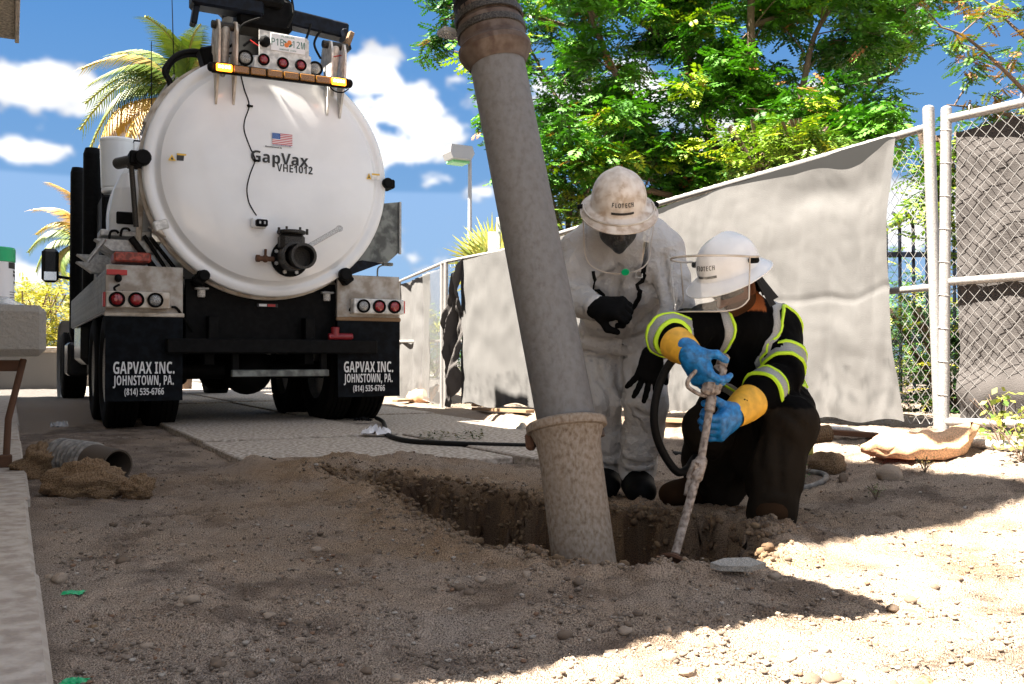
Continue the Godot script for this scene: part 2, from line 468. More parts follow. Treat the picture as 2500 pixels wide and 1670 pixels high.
	mat("glove_yellow", lin(.80, .42, .03), .6, 0, {"tex": ntex("gy", .02, gray(.85, 1.0), 4), "scale": 2.0})
	mat("hivis", lin(.52, .78, .02), .6)
	mat("reflective", lin(.36, .36, .345), .42, .1, {"tex": ntex("rf", .08, gray(.75, 1.0), 3), "scale": 6.0})
	mat("boot_brown", lin(.045, .024, .012), .9, 0, {"spec": .15, "tex": grain, "scale": 5.0})
	mat("strap", lin(.006, .006, .006), .7, 0, {"spec": .2})
	mat("lamp_green", lin(.16, .50, .22), .4, 0, {"coat": .3})
	mat("lamp_grey", lin(.36, .36, .37), .5, .3)
	mat("pale_green", lin(.62, .68, .60), .8, 0, {"tex": fine, "scale": 2.0})
	mat("yellow_label", lin(.75, .48, .06), .5)

# ---------------------------------------------------------------- the ground, slabs and the road beyond
var hole_poly := PackedVector2Array()
func hole_sd(x: float, d: float) -> float:                    # metres outside the rim (negative inside)
	var p := Vector2(x, d)
	var best := 1e9
	var m := hole_poly.size()
	for i in m:
		var q := Geometry2D.get_closest_point_to_segment(p, hole_poly[i], hole_poly[(i + 1) % m])
		best = minf(best, p.distance_squared_to(q))
	best = sqrt(best)
	return -best if Geometry2D.is_point_in_polygon(p, hole_poly) else best
func base_height(p: Vector3) -> float:
	var l := l_of(p)
	var f := f_of(p)
	var y := .20 * sstep(2.9, 4.6, l) * (1.0 - sstep(5.0, 12.0, f)) * sstep(-3, 1, f)
	y += .03 * noise_b.get_noise_2d(p.x * .5, p.z * .5) * (1.0 - sstep(7, 14, f))
	return y
func on_slab(l: float, f: float) -> float:
	return minf(minf(l - 1.2, 4.15 - l), f - 5.0)
func ground_y(x: float, z: float, fine := true) -> float:
	var p := Vector3(x, 0, z)
	var l := l_of(p)
	var f := f_of(p)
	var y := base_height(p)
	var s := on_slab(l, f)
	var rough := 1.0 - sstep(-.1, .15, s) * .9
	if f > 13: rough *= .5
	if l < .3: rough *= sstep(-.1, .3, l) * .7 + .3
	y += rough * (.022 * noise_a.get_noise_2d(x * 2.2, z * 2.2) + .010 * noise_b.get_noise_2d(x * 9, z * 9))
	if fine: y += rough * (.010 * noise_b.get_noise_2d(x * 29, z * 29) + .015 * noise_c.get_noise_2d(x * 13, z * 13) * clampf(.55 + noise_a.get_noise_2d(x * 1.7, z * 1.7), .15, 1.2))
	if s > -.12: y = minf(y, lerpf(y, -.03, sstep(-.02, .12, s)))
	# soil swept over the near edge of the slab
	if l > 1.0 and l < 3.0 and f > 4.4 and f < 6.4:
		y += (.075 + .03 * noise_a.get_noise_2d(x * 3, z * 3)) * sstep(4.4, 5.0, f) * (1.0 - sstep(5.35, 6.0, f + .5 * noise_b.get_noise_2d(x * 1.5, z * 1.5))) * (1.0 - sstep(2.0, 2.7, l)) * sstep(1.0, 1.3, l)
	if x > -1.6 and x < 1.6 and z < -2.2 and z > -5.6:
		var h := hole_sd(x, -z) + .06 * noise_a.get_noise_2d(x * 4, z * 4) + .035 * noise_b.get_noise_2d(x * 13, z * 13) + .022 * noise_c.get_noise_2d(x * 20, z * 20)
		if h < .28:
			y += .035 * exp(-pow((h - .09) / .09, 2)) * (.6 + noise_b.get_noise_2d(x * 7, z * 7))
			var shallow := sstep(-.55, .05, x + .25 * noise_a.get_noise_2d(x * 2, z * 2))       # the trench runs out shallow at its left end
			if h < 0: y -= lerpf(.16, .62, shallow) * sstep(0, lerpf(.22, .16, shallow), -h) + (.05 * noise_c.get_noise_2d(x * 6, z * 6) + .035 * noise_c.get_noise_2d(x * 14, z * 14) + .02 * noise_b.get_noise_2d(x * 30, z * 30)) * sstep(0, .08, -h)
	return y
func hit(x: float, y: float) -> Vector3:                       # where a sight line meets the ground
	var d := 1.4
	while d < 40:
		var p := wp(x, y, d)
		var g := ground_y(p.x, p.z, false)
		if on_slab(l_of(p), f_of(p)) > .03: g = .04
		if p.y <= g: return Vector3(p.x, g, p.z)
		d += .01 if d < 8 else .04
	return wp(x, y, d)
func axis_lines(marks: Array) -> PackedFloat32Array:             # [[from, to, step] ...]
	var out := PackedFloat32Array()
	for m in marks:
		var k := maxi(1, roundi((m[1] - m[0]) / m[2]))
		for i in k: out.append(lerpf(m[0], m[1], float(i) / k))
	out.append(marks[-1][1])
	return out

func build_ground() -> void:
	for p in [[-.98, 4.85], [-.62, 4.45], [-.36, 3.66], [-.12, 3.22], [.10, 2.90], [.30, 2.76], [.56, 2.76], [.76, 2.88], [.85, 3.10], [.87, 3.36], [.76, 3.62], [.52, 3.82], [.22, 4.06], [-.02, 4.38], [-.42, 4.78]]:
		hole_poly.append(Vector2(p[0], p[1]))
	var xs := axis_lines([[-120, -40, 10], [-40, -12, 2], [-12, -4, .25], [-4, -1.6, .05], [-1.6, 2.4, .0145], [2.4, 4.2, .05], [4.2, 12, .3], [12, 40, 2], [40, 160, 15]])
	var zs := axis_lines([[-260, -60, 15], [-60, -20, 1.5], [-20, -9, .14], [-9, -5.4, .04], [-5.4, -1.5, .0145], [-1.5, .5, .08], [.5, 6, .5], [6, 60, 6]])
	var pts := PackedVector3Array()
	var cols := PackedColorArray()
	var sand := Color(.62, .485, .37)
	var grey := Color(.59, .485, .395)
	var dark := Color(.20, .14, .10)
	var wet := Color(.14, .082, .042)
	var gold := Color(.52, .345, .19)
	var pale := Color(.62, .51, .40)
	for z in zs:
		for x in xs:
			var near := x > -4 and x < 4.2 and z > -9 and z < .5
			var p := Vector3(x, ground_y(x, z, near), z)
			if near and x > -1.4 and x < 1.2 and z > -5.1 and z < -2.5:
				# undercut and crumbled walls of the hole
				var hw := hole_sd(x, -z)
				if hw < .06 and hw > -.34:
					var k := sstep(.06, 0, hw) * sstep(-.34, -.2, hw)
					p += Vector3(noise_a.get_noise_3d(x * 5, p.y * 11, z * 5), .3 * noise_b.get_noise_3d(x * 11, p.y * 14, z * 11), noise_a.get_noise_3d(x * 5 + 40, p.y * 11, z * 5)) * .03 * k
					p += Vector3(noise_b.get_noise_3d(x * 17, p.y * 30, z * 17), 0, noise_b.get_noise_3d(x * 17 + 9, p.y * 30, z * 17)) * .012 * k
			pts.append(p)
			var a := noise_a.get_noise_2d(x * 1.3, z * 1.3)
			var b := noise_b.get_noise_2d(x * 6, z * 6)
			var c := grey.lerp(sand, clampf(.5 + a * 1.2, 0, 1)).lerp(pale, clampf(b * .8, 0, .5))
			var l := l_of(p)
			var f := f_of(p)
			if near:
				c = c.lerp(dark, clampf(noise_a.get_noise_2d(x * 2.6 + 9, z * 2.6) * 1.9 - .12, 0, .75))
				# soil tracked dark by wheels beside the kerb and behind the truck
				var tr := (1.0 - sstep(.5, 1.3, l + .3 * a)) * sstep(3.4, 5.2, f) * clampf(.75 + b, 0, 1)
				c = c.lerp(dark, .75 * tr)
				var h := hole_sd(x, -z)
				var spoil := clampf(1.15 - (h - .1 * a) / .9, 0, 1) * clampf(.8 + a, .3, 1)
				if z > -2.75: spoil *= .4
				c = c.lerp(gold, .75 * spoil)
				if h < 0.03:
					c = c.lerp(wet, clampf(.5 - h * 5 + a * .9 + b * .5, 0, 1))
					c = c.lerp(gold, clampf(b * 1.2, 0, .5))
			if f > 13: c = c.lerp(Color(.30, .285, .27), sstep(13, 18, f))
			if absf(x) > 12: c = Color(.34, .31, .28)
			cols.append(c)
	var g := MB.new()
	g.surf(zs.size(), xs.size(), pts, false, cols)
	struct("ground", g, M.soil)
	# concrete paving slabs under and behind the truck
	var joints := [5.0, 6.9, 9.6, 13.2, 17.0, 22.0, 30.0]
	for i in joints.size() - 1:
		for k in [[1.2, 2.68], [2.70, 4.15]]:
			var s := MB.new()
			var f0: float = joints[i] + .012
			var f1: float = joints[i + 1] - .012
			if i == 0 and k[0] > 2: f0 = 4.75
			var up := .022 + .012 * ((i * 7 + int(k[0])) % 3)
			s.box(LF((k[0] + k[1]) / 2, up - .055, (f0 + f1) / 2), Vector3(k[1] - k[0], .11, f1 - f0), Basis(Vector3.UP, deg_to_rad(YAW)), .008)
			struct("paving_slab", s, M.concrete)
	# footway along the building on the left
	var cuts := [-3.0, 1.0, 2.86, 4.4, 5.9, 7.6, 9.4, 11.5, 14.0, 17.0]
	for i in cuts.size() - 1:
		var s := MB.new()
		s.box(LF(-1.46, -.065 + .004 * (i % 2), (cuts[i] + cuts[i + 1]) / 2), Vector3(3.08 - .012 * (i % 3), .22, cuts[i + 1] - cuts[i] - .010), Basis(Vector3.UP, deg_to_rad(YAW)), .012)
		struct("footway_slab", s, M.walk)
	# the street far beyond the truck
	var r := MB.new()
	r.box(LF(0, .0, 31.0), Vector3(60, .05, 9), Basis(Vector3.UP, deg_to_rad(YAW)), .01)
	struct("road", r, M.asphalt)

func build_left_building() -> void:
	# two-storey block along the left, outside the picture but for a corner of its canopy; it shades the work
	var turn := Basis(Vector3.UP, deg_to_rad(YAW))
	var b := thing("roadside_building", "beige building with a flat canopy, its canopy corner showing at the top left", "building", Vector3.ZERO)
	var w := MB.new()
	w.box(LF(-4.2, 4.45, 10.06), Vector3(5.6, 8.9, 14.9), turn, .02)
	obj("wall", w, M.stucco, b)
	w = MB.new()
	w.box(LF(-4.2, 1.625, 2.185), Vector3(5.6, 3.25, .83), turn, .02)  # unseen wing added to shade a sunlit patch at the lower left
	obj("added_shade_wall", w, M.stucco, b)
	var c := MB.new()
	c.box(LF(-.70, 3.16, 4.95), Vector3(1.43, .19, 6.35), turn, .01)
	obj("canopy", c, M.stucco, b)
	var fs := MB.new()
	fs.box(LF(.026, 3.17, 4.95), Vector3(.03, .24, 6.4), turn, .004)
	obj("fascia", fs, M.aged_white, b)
	for i in 4:
		var f := 5.0 + i * 3.2
		var fr := MB.new()
		for e in [[Vector3(0, .63, 0), Vector3(.05, .06, 1.3)], [Vector3(0, -.62, 0), Vector3(.09, .06, 1.36)], [Vector3(0, 0, .62), Vector3(.05, 1.2, .06)], [Vector3(0, 0, -.62), Vector3(.05, 1.2, .06)]]:
			fr.box(LF(-1.375, 4.9, f) + turn * e[0], e[1], turn, .005)
		var win := obj("window", fr, M.white_paint, b)
		var pn := MB.new()
		pn.box(LF(-1.385, 4.9, f), Vector3(.02, 1.2, 1.2), turn)
		obj("pane", pn, M.black_gloss, win)
	# concrete bench end on a steel leg
	var t := thing("concrete_bench", "rough concrete bench slab on rusty steel legs at the left edge", "bench", LF(-.35, .05, 5.95))
	var s := MB.new()
	var o := t.position
	s.box(LF(-.44, .772, 6.02) - o, Vector3(1.22, .27, .9), turn, .035)
	obj("seat_slab", s, M.block, t)
	for e in [[.005, 5.72], [-.85, 5.72], [-.85, 6.3]]:
		var lg := MB.new()
		var foot := LF(e[0] - .02, .05, e[1] - .05) - o
		lg.tube([foot, LF(e[0] - .01, .3, e[1]) - o, LF(e[0] + .06, .62, e[1] + .04) - o], .018, 8)
		lg.box(foot + Vector3(0, .03, 0), Vector3(.06, .07, .06), turn, .006)
		obj("leg", lg, M.rust, t)
	var bar := MB.new()
	bar.box(LF(-.44, .585, 5.78) - o, Vector3(1.0, .06, .05), turn, .004)
	obj("cross_bar", bar, M.rust, t)
	# canister with a green lid on the bench
	var at := wp(-9, 706, 5.34)
	at.y = .908
	var k := thing("canister", "white plastic canister with green lid standing on the concrete bench", "canister", at)
	var body := MB.new()
	body.lathe([Vector2(0, 0), Vector2(.085, 0), Vector2(.092, .012), Vector2(.092, .255), Vector2(.086, .27), Vector2(0, .27)], 36)
	obj("body", body, M.white_plastic, k)
	var lid := MB.new()
	lid.lathe([Vector2(.088, .262), Vector2(.096, .266), Vector2(.096, .335), Vector2(.09, .345), Vector2(0, .348)], 36)
	obj("lid", lid, M.green_plastic, k)
	var fnt := SystemFont.new()
	fnt.font_names = PackedStringArray(["Droid Sans"])
	fnt.font_weight = 700
	var face := Basis(Vector3.UP, atan2(-at.x, -at.z) * 1.0 + .35)
	for e in [[.225, .26, 0.6, 1.6], [.14, .155, 1.1, 1.5], [.06, .064, .7, 1.6], [.075, .079, .7, 1.6], [.09, .094, .7, 1.6], [.045, .049, .7, 1.6], [.03, .034, .7, 1.6], [.162, .20, 1.25, 1.55]]:
		var q := PackedVector3Array()
		for yy in [e[0], e[1]]:
			for i in 9:
				var a := lerpf(e[2], e[3], i / 8.0) - .25
				q.append(face * Vector3(sin(a) * .0928, yy, cos(a) * .0928))
		var bandm := MB.new()
		bandm.surf(2, 9, q)
		obj("label_print", bandm, M.letter_black, k)
	for e in [["TED", .212], ["ING", .192]]:
		var a := .88
		var tr := Transform3D(face * Basis(Vector3.UP, a), Vector3.ZERO)
		text("lettering", e[0], fnt, .014, .8, tr * Transform3D(Basis(), Vector3(0, e[1] - .004, .0935)), M.letter_black, k)
	var film := MB.new()
	var fp := PackedVector3Array()
	for i in 7:
		for j in 7:
			fp.append(LF(-.06 + .2 * i / 6.0 - .06, .912 + .06 * maxf(0, 1.0 - Vector2(i - 2.5, j - 3).length() / 3.4) + .008 * noise_b.get_noise_2d(i * 1.7, j * 1.7), 5.72 + .2 * j / 6.0))
	film.surf(7, 7, fp)
	tag(obj("plastic_sheet", film, M.film), "crumpled clear plastic film beside the canister on the bench", "plastic film")

# ---------------------------------------------------------------- the vacuum truck (built in its own axes: x right, y up, z towards the camera)
var truck: Node3D
const TC := Vector2(.055, 2.27)         # centre of the round tank door
func door_z(x: float, y: float) -> float:
	var r := Vector2(x, y).distance_to(TC)
	return .075 + .125 * sqrt(maxf(0.0, 1.0 - pow(r / .97, 2)))
func tb(called: String, p: Vector3, s: Vector3, m: Material, bev := .006, bs := Basis(), parent: Node = null) -> MeshInstance3D:
	var b := MB.new()
	b.box(p, s, bs, bev)
	return obj(called, b, m, parent if parent else truck)
func round_lamp(called: String, p: Vector3, r: float, lens: Material, parent: Node, dirv := Vector3(0, 0, 1)) -> MeshInstance3D:
	var ring := MB.new()
	ring.lathe([Vector2(r, 0), Vector2(r, .016), Vector2(r * .92, .022), Vector2(r * .74, .018), Vector2(r * .74, .004)], 28, MB.along(p, dirv))
	var o := obj(called, ring, M.rubber, parent)
	var l := MB.new()
	l.lathe([Vector2(r * .76, .008), Vector2(r * .6, .018), Vector2(r * .3, .022), Vector2(0, .023)], 28, MB.along(p, dirv), true)
	obj("lens", l, lens, o)
	return o
func wheel_mesh(r: float, w: float) -> Array:
	var t := MB.new()
	var pr := [Vector2(r * .56, -w * .42), Vector2(r * .72, -w * .5), Vector2(r * .88, -w * .49), Vector2(r * .96, -w * .45)]
	for i in 5:                      # five tread ribs with grooves between
		var a := -w * .42 + w * .84 * i / 5.0
		var b := a + w * .84 / 5.0
		pr.append_array([Vector2(r, a + .006), Vector2(r, b - .006), Vector2(r - .018, b - .005), Vector2(r - .018, b + .005)] if i < 4 else [Vector2(r, a + .006), Vector2(r, b)])
	pr.append_array([Vector2(r * .96, w * .45), Vector2(r * .88, w * .49), Vector2(r * .72, w * .5), Vector2(r * .56, w * .42)])
	t.lathe(pr, 56, Transform3D(Basis(Vector3(0, 0, 1), -PI / 2), Vector3.ZERO))
	var k := MB.new()
	k.lathe([Vector2(r * .565, -w * .42), Vector2(r * .53, -w * .30), Vector2(r * .40, -w * .12), Vector2(r * .22, -w * .12), Vector2(r * .20, -w * .35), Vector2(0, -w * .36)], 40, Transform3D(Basis(Vector3(0, 0, 1), -PI / 2), Vector3.ZERO))
	k.lathe([Vector2(r * .565, w * .42), Vector2(r * .50, w * .2), Vector2(0, w * .2)], 40, Transform3D(Basis(Vector3(0, 0, 1), -PI / 2), Vector3.ZERO))
	return [t.mesh(M.rubber), k.mesh(M.bright_steel)]
func add_wheel(p: Vector3, meshes: Array, flip := false) -> void:
	var o := inst("wheel", meshes[0], truck, Transform3D(Basis(Vector3.UP, PI if flip else 0.0), p))
	inst("rim", meshes[1], o)

func build_truck() -> void:
	truck = thing("vacuum_truck", "white tank vacuum truck with round rear door, amber light bar and black mud flaps", "truck", TPOS, YAW)
	var dn := SystemFont.new()
	dn.font_names = PackedStringArray(["Droid Sans"])
	dn.font_weight = 700
	var mono := SystemFont.new()
	mono.font_names = PackedStringArray(["Droid Sans Mono"])
	var back := Transform3D(Basis(Vector3.RIGHT, PI / 2), Vector3(TC.x, TC.y, 0))     # lathe axis y -> truck z
	# ---- tank
	var s := MB.new()
	s.lathe([Vector2(1.00, -5.6), Vector2(1.03, -5.5), Vector2(1.03, -.16)], 72, back)
	for z in [-1.2, -2.4, -3.6, -4.8]:
		s.lathe([Vector2(1.03, z - .04), Vector2(1.07, z - .035), Vector2(1.07, z + .035), Vector2(1.03, z + .04)], 72, back)
	s.lathe([Vector2(0, -5.75), Vector2(.6, -5.72), Vector2(1.0, -5.6)], 48, back, true)
	obj("tank_shell", s, M.tank_white, truck)
	var rg := MB.new()
	rg.lathe([Vector2(1.03, -.17), Vector2(1.105, -.165), Vector2(1.11, -.15), Vector2(1.11, -.095), Vector2(1.09, -.085), Vector2(1.04, -.085)], 80, back)
	obj("tank_flange", rg, M.aged_white, truck)
	var sl := MB.new()
	sl.lathe([Vector2(1.075, -.085), Vector2(1.075, -.035)], 80, back)
	obj("door_seal", sl, M.rubber, truck)
	var d := MB.new()
	d.lathe([Vector2(1.05, -.035), Vector2(1.085, -.03), Vector2(1.09, -.018), Vector2(1.09, .035), Vector2(1.078, .05), Vector2(1.045, .062), Vector2(1.02, .056), Vector2(1.003, .045), Vector2(.985, .05), Vector2(.97, .075), Vector2(.95, .1)] , 96, back, true)
	var pr := []
	for i in 13:
		var r := .95 * (1.0 - i / 12.0)
		pr.append(Vector2(r, .1 + .1 * (sqrt(1.0 - pow(r / .97, 2)) - sqrt(1.0 - pow(.95 / .97, 2)))/ (1.0 - sqrt(1.0 - pow(.95 / .97, 2)))))
	d.lathe(pr, 96, back, true)
	var door := obj("tank_door", d, M.tank_white, truck)
	# ---- door clamps round the rim
	for q in [[330, 368, 1.35], [895, 424, 1.0], [478, 612, 1.0], [786, 634, 1.2], [448, 640, .6]]:
		var p := tp(q[0], q[1], .0)
		var out := Vector3(p.x - TC.x, p.y - TC.y, 0).normalized()
		p = Vector3(TC.x, TC.y, 0) + out * 1.13
		var bs := Basis(out, Vector3(0, 0, 1).cross(out), Vector3(0, 0, 1))
		var c := MB.new()
		var k: float = q[2]
		c.box(p + Vector3(0, 0, -.03), Vector3(.10, .085, .20) * k, bs, .012)
		c.cyl(p + Vector3(0, 0, .05 * k) - out * .035, p + Vector3(0, 0, .115 * k) - out * .035, .05 * k, 14, .012)
		c.box(p + out * .03 + Vector3(0, 0, -.15), Vector3(.07, .05, .14) * k, bs, .01)
		obj("door_clamp", c, M.black, truck)
	# hydraulic ram of the left clamp
	var ram := MB.new()
	ram.cyl(tp(318, 372, .02) + Vector3(-.02, .02, 0), tp(318, 372, .02) + Vector3(-.14, .03, -.3), .05, 16, .008)
	ram.cyl(tp(300, 366, .0), tp(312, 520, -.1), .022, 12)
	obj("clamp_ram", ram, M.cast_iron, truck)
	# ---- lettering, flag and warning labels on the door
	var zt := .2025
	var tilt := Basis()
	var g0 := tp(641, 352, zt)
	text("lettering", "GapVax", dn, .098, 1.05, Transform3D(tilt, tp(641, 365, zt + .002) + Vector3(0, .005, 0)), M.letter_black, door)
	text("lettering", "VHE1012", dn, .068, .84, Transform3D(tilt, tp(676, 388, zt - .002)), M.letter_black, door)
	text("lettering", "Manufactured by", dn, .013, 1.0, Transform3D(tilt, tp(627, 337, zt)), M.letter_black, door)
	var img := Image.create(190, 120, false, Image.FORMAT_RGB8)
	img.fill(Color(.9, .9, .9))
	for i in 13:
		if i % 2 == 0: img.fill_rect(Rect2i(0, i * 8, 190, 8), Color(.72, .08, .16))
	img.fill_rect(Rect2i(0, 0, 76, 56), Color(.06, .30, .60))
	for j in 9:
		for i in 6 - j % 2: img.fill_rect(Rect2i(5 + i * 12 + (j % 2) * 6, 3 + j * 6, 3, 3), Color(.85, .9, .95))
	img.fill_rect(Rect2i(0, 104, 190, 16), Color(.88, .88, .9))
	for i in 22: img.fill_rect(Rect2i(4 + i * 8 + (i % 5) / 2, 107, 5, 10), Color(.12, .12, .35))
	var fm := mat("flag", Color.WHITE, .5, 0, {"flat_uv": 1})
	fm.albedo_texture = ImageTexture.create_from_image(img)
	var fl := MB.new()
	var fa := tp(624, 304, zt)
	var fb := tp(670, 338, zt)
	fl.quad(Vector3(fa.x, fb.y, zt), Vector3(fb.x, fb.y, zt), Vector3(fb.x, fa.y, zt), Vector3(fa.x, fa.y, zt))
	obj("flag_sticker", fl, fm, door)
	for q in [[385, 353, 403, 369, 405, 351, 432, 370], [840, 396, 851, 411, 852, 397, 870, 414]]:
		var z := door_z(tp(q[0], q[1], .12).x, 2.3) - .005
		z = .148 if q[0] < 600 else .133
		var st := MB.new()
		var a := tp(q[0], q[1], z)
		var b := tp(q[2], q[3], z)
		st.prism(PackedVector2Array([Vector2(a.x, b.y), Vector2(b.x, b.y), Vector2((a.x + b.x) / 2, a.y)]), z, z + .004)
		var sti := obj("warning_label", st, M.yellow_label, door)
		var a2 := tp(q[4], q[5], z)
		var b2 := tp(q[6], q[7], z)
		var st2 := MB.new()
		st2.box((a2 + b2) / 2, Vector3(absf(b2.x - a2.x), absf(b2.y - a2.y), .004))
		var plate := obj("warning_label", st2, M.letter_black if q[0] < 600 else M.white_paint, door)
		var st3 := MB.new()
		st3.box(Vector3((a2.x + b2.x) / 2, lerpf(a2.y, b2.y, .14), z + .003), Vector3(absf(b2.x - a2.x) * .96, absf(b2.y - a2.y) * .24, .003))
		obj("label_heading", st3, M.yellow_label, plate)
		var ex := MB.new()
		ex.prism(PackedVector2Array([Vector2(lerpf(a.x, b.x, .3), lerpf(a.y, b.y, .86)), Vector2(lerpf(a.x, b.x, .7), lerpf(a.y, b.y, .86)), Vector2(lerpf(a.x, b.x, .5), lerpf(a.y, b.y, .32))]), z + .003, z + .0055)
		obj("warning_sign", ex, M.letter_black, sti)
	# ---- cable down the door with its ties, and the sensor box
	var cab := MB.new()
	var path := []
	for q in [[552, 172], [560, 205], [571, 241], [561, 275], [560, 300], [572, 335], [582, 357], [584, 370], [573, 400], [566, 432], [570, 462], [580, 482], [588, 494]]:
		var p := tp(q[0], q[1], .18)
		path.append(tp(q[0], q[1], door_z(p.x, p.y) + .004))
	cab.tube(smooth(path, 5), .0055, 6)
	var cable := obj("cable", cab, M.black, truck)
	for q in [[571, 241], [584, 368]]:
		var p := tp(q[0], q[1], .2)
		var k := MB.new()
		k.ball(Vector3(p.x, p.y, door_z(p.x, p.y) + .008), Vector3(.016, .014, .014), Basis(), 10, 6)
		k.tube([Vector3(p.x, p.y, door_z(p.x, p.y) + .008), Vector3(p.x + .035, p.y - .004, door_z(p.x, p.y) + .02)], .01, 6)
		obj("cable_tie", k, M.black, cable)
	var bp := tp(592, 512, .19)
	tb("sensor_bracket", bp + Vector3(0, .0, .02), Vector3(.13, .09, .06), M.tank_white, .01)
	var sb := tb("sensor_box", bp + Vector3(.012, -.005, .075), Vector3(.10, .06, .06), M.black, .01)
	for i in 2: tb("socket", bp + Vector3(-.008 + i * .04, -.005, .107), Vector3(.016, .026, .006), M.bright_steel, .002, Basis(), sb)
	# ---- drain valve at the bottom of the door
	var vp := tp(664, 592, .17)
	var vv := Node3D.new()
	vv.name = "drain_valve"
	truck.add_child(vv)
	vv.position = Vector3(vp.x, vp.y, .13)
	var zf := Transform3D(Basis(Vector3.RIGHT, PI / 2), Vector3.ZERO)
	var fla := MB.new()
	fla.lathe([Vector2(0, .02), Vector2(.165, .02), Vector2(.168, .03), Vector2(.168, .058), Vector2(.16, .064), Vector2(0, .064)], 36, zf)
	obj("flange", fla, M.black, vv)
	for i in 8:
		var a := TAU * (i + .5) / 8
		var bo := MB.new()
		bo.cyl(Vector3(cos(a) * .138, sin(a) * .138, .062), Vector3(cos(a) * .138, sin(a) * .138, .08), .019, 6, .003)
		obj("bolt", bo, M.bright_steel, vv)
	var vb := MB.new()
	vb.lathe([Vector2(.12, .06), Vector2(.125, .12), Vector2(.118, .2), Vector2(.125, .21), Vector2(.125, .27), Vector2(.105, .275)], 32, zf)
	obj("valve_body", vb, M.cast_iron, vv)
	var sp := MB.new()
	sp.lathe([Vector2(.105, .23), Vector2(.108, .36), Vector2(.112, .365), Vector2(.112, .385), Vector2(.09, .385), Vector2(.086, .25), Vector2(0, .25)], 32, Transform3D(Basis(Vector3.RIGHT, PI / 2), Vector3(.035, -.01, 0)))
	obj("spout", sp, M.cast_iron, vv)
	var bon := MB.new()
	bon.box(Vector3(-.01, .13, .13), Vector3(.22, .16, .16), Basis(), .035)
	bon.lathe([Vector2(.105, 0), Vector2(.125, .01), Vector2(.125, .03), Vector2(.115, .035), Vector2(0, .05)], 28, Transform3D(Basis(), Vector3(-.01, .2, .13)))
	for sx in [-1, 1]:
		bon.cyl(Vector3(-.01 + sx * .125, .2, .19), Vector3(-.01 + sx * .125, .25, .19), .012, 8)
		bon.cyl(Vector3(-.01 + sx * .06, .24, .2), Vector3(-.01 + sx * .06, .262, .2), .011, 6)
	obj("bonnet", bon, M.cast_iron, vv)
	var lv := MB.new()
	var l0 := tp(703, 567, .33) - vv.position
	var l1 := tp(778, 524, .33) - vv.position
	var ld := (l1 - l0).normalized()
	lv.box((l0 + l1) / 2, Vector3(l0.distance_to(l1), .042, .012), Basis(ld, Vector3(0, 0, 1).cross(ld), Vector3(0, 0, 1)), .004)
	lv.lathe([Vector2(.012, -.006), Vector2(.03, -.006), Vector2(.03, .008), Vector2(.012, .008)], 18, Transform3D(Basis(Vector3.RIGHT, PI / 2), l1))
	lv.cyl(l0 + Vector3(-.02, -.01, -.1), l0 + Vector3(-.02, -.01, .02), .022, 12, .004)
	obj("lever", lv, M.bright_steel, vv)
	var coc := MB.new()
	var c0 := tp(628, 594, .2) - vv.position
	var c1 := tp(588, 592, .2) - vv.position
	coc.cyl(c0, c1, .022, 12, .003)
	coc.cyl(c1 + Vector3(-.005, 0, 0), c1 + Vector3(.03, 0, 0), .032, 12, .004)
	coc.ball((c0 + c1) / 2, Vector3(.03, .034, .03), Basis(), 12, 8)
	coc.cyl((c0 + c1) / 2, (c0 + c1) / 2 + Vector3(0, .085, .01), .012, 8, .003)
	obj("drain_cock", coc, M.rust, vv)
	# ---- brackets of the door lift above the light bar: pairs of upright plates welded to the door
	for q in [[497, 34, 236, .30], [537, 40, 238, .30], [753, 84, 262, .30], [783, 92, 268, .30]]:
		var a := tp(q[0], q[1], .3)
		var b := tp(q[0], q[2], .2)
		var pl := MB.new()
		var poly := PackedVector2Array([Vector2(.02, a.y - .12), Vector2(.30, a.y - .30), Vector2(.31, a.y - .12), Vector2(.27, a.y - .03), Vector2(.18, a.y), Vector2(.05, a.y - .01)])
		poly = PackedVector2Array([Vector2(.06, b.y + .45), Vector2(door_z(b.x, b.y) - .02, b.y), Vector2(door_z(b.x, b.y) + .01, b.y), Vector2(.30, b.y + .33), Vector2(.32, a.y - .12), Vector2(.28, a.y - .03), Vector2(.2, a.y), Vector2(.02, a.y - .02), Vector2(-.05, a.y - .2)])
		pl.prism(poly, -.009, .009, Transform3D(Basis(Vector3(0, 0, 1), Vector3(0, 1, 0), Vector3(-1, 0, 0)), Vector3(b.x, 0, 0)))
		obj("lift_bracket", pl, M.aged_white if q[0] < 600 else M.white_paint, truck)
	for q in [[517, 60], [768, 105]]:
		var p := tp(q[0], q[1], .2)
		var pin := MB.new()
		pin.cyl(p - Vector3(.12, 0, 0), p + Vector3(.12, 0, 0), .035, 16, .006)
		obj("pivot_pin", pin, M.cast_iron, truck)
		var ra := MB.new()
		ra.cyl(p, p + Vector3(0, -.30, -.08), .042, 16, .008)
		ra.cyl(p + Vector3(0, -.30, -.08), p + Vector3(0, -.5, -.14), .024, 12)
		obj("lift_ram", ra, M.white_paint if q[0] > 600 else M.galv, truck)
	# dark cross beam, turret and boom
	var bm := MB.new()
	var ba := tp(446, -8, .0)
	var bb := tp(798, 78, .0)
	bm.box((ba + bb) / 2 + Vector3(0, .02, -.05), Vector3(bb.x - ba.x, .15, .16), Basis(Vector3(0, 0, 1), atan2(bb.y - ba.y, bb.x - ba.x)), .015)
	bm.box(tp(520, 8, .02), Vector3(.62, .17, .2), Basis(), .02)
	bm.box(tp(790, 95, .02), Vector3(.045, .20, .16), Basis(Vector3(0, 0, 1), .25), .008)
	bm.box(tp(447, 30, .02), Vector3(.05, .22, .12), Basis(Vector3(0, 0, 1), -.15), .008)
	obj("cross_beam", bm, M.blue_black, truck)
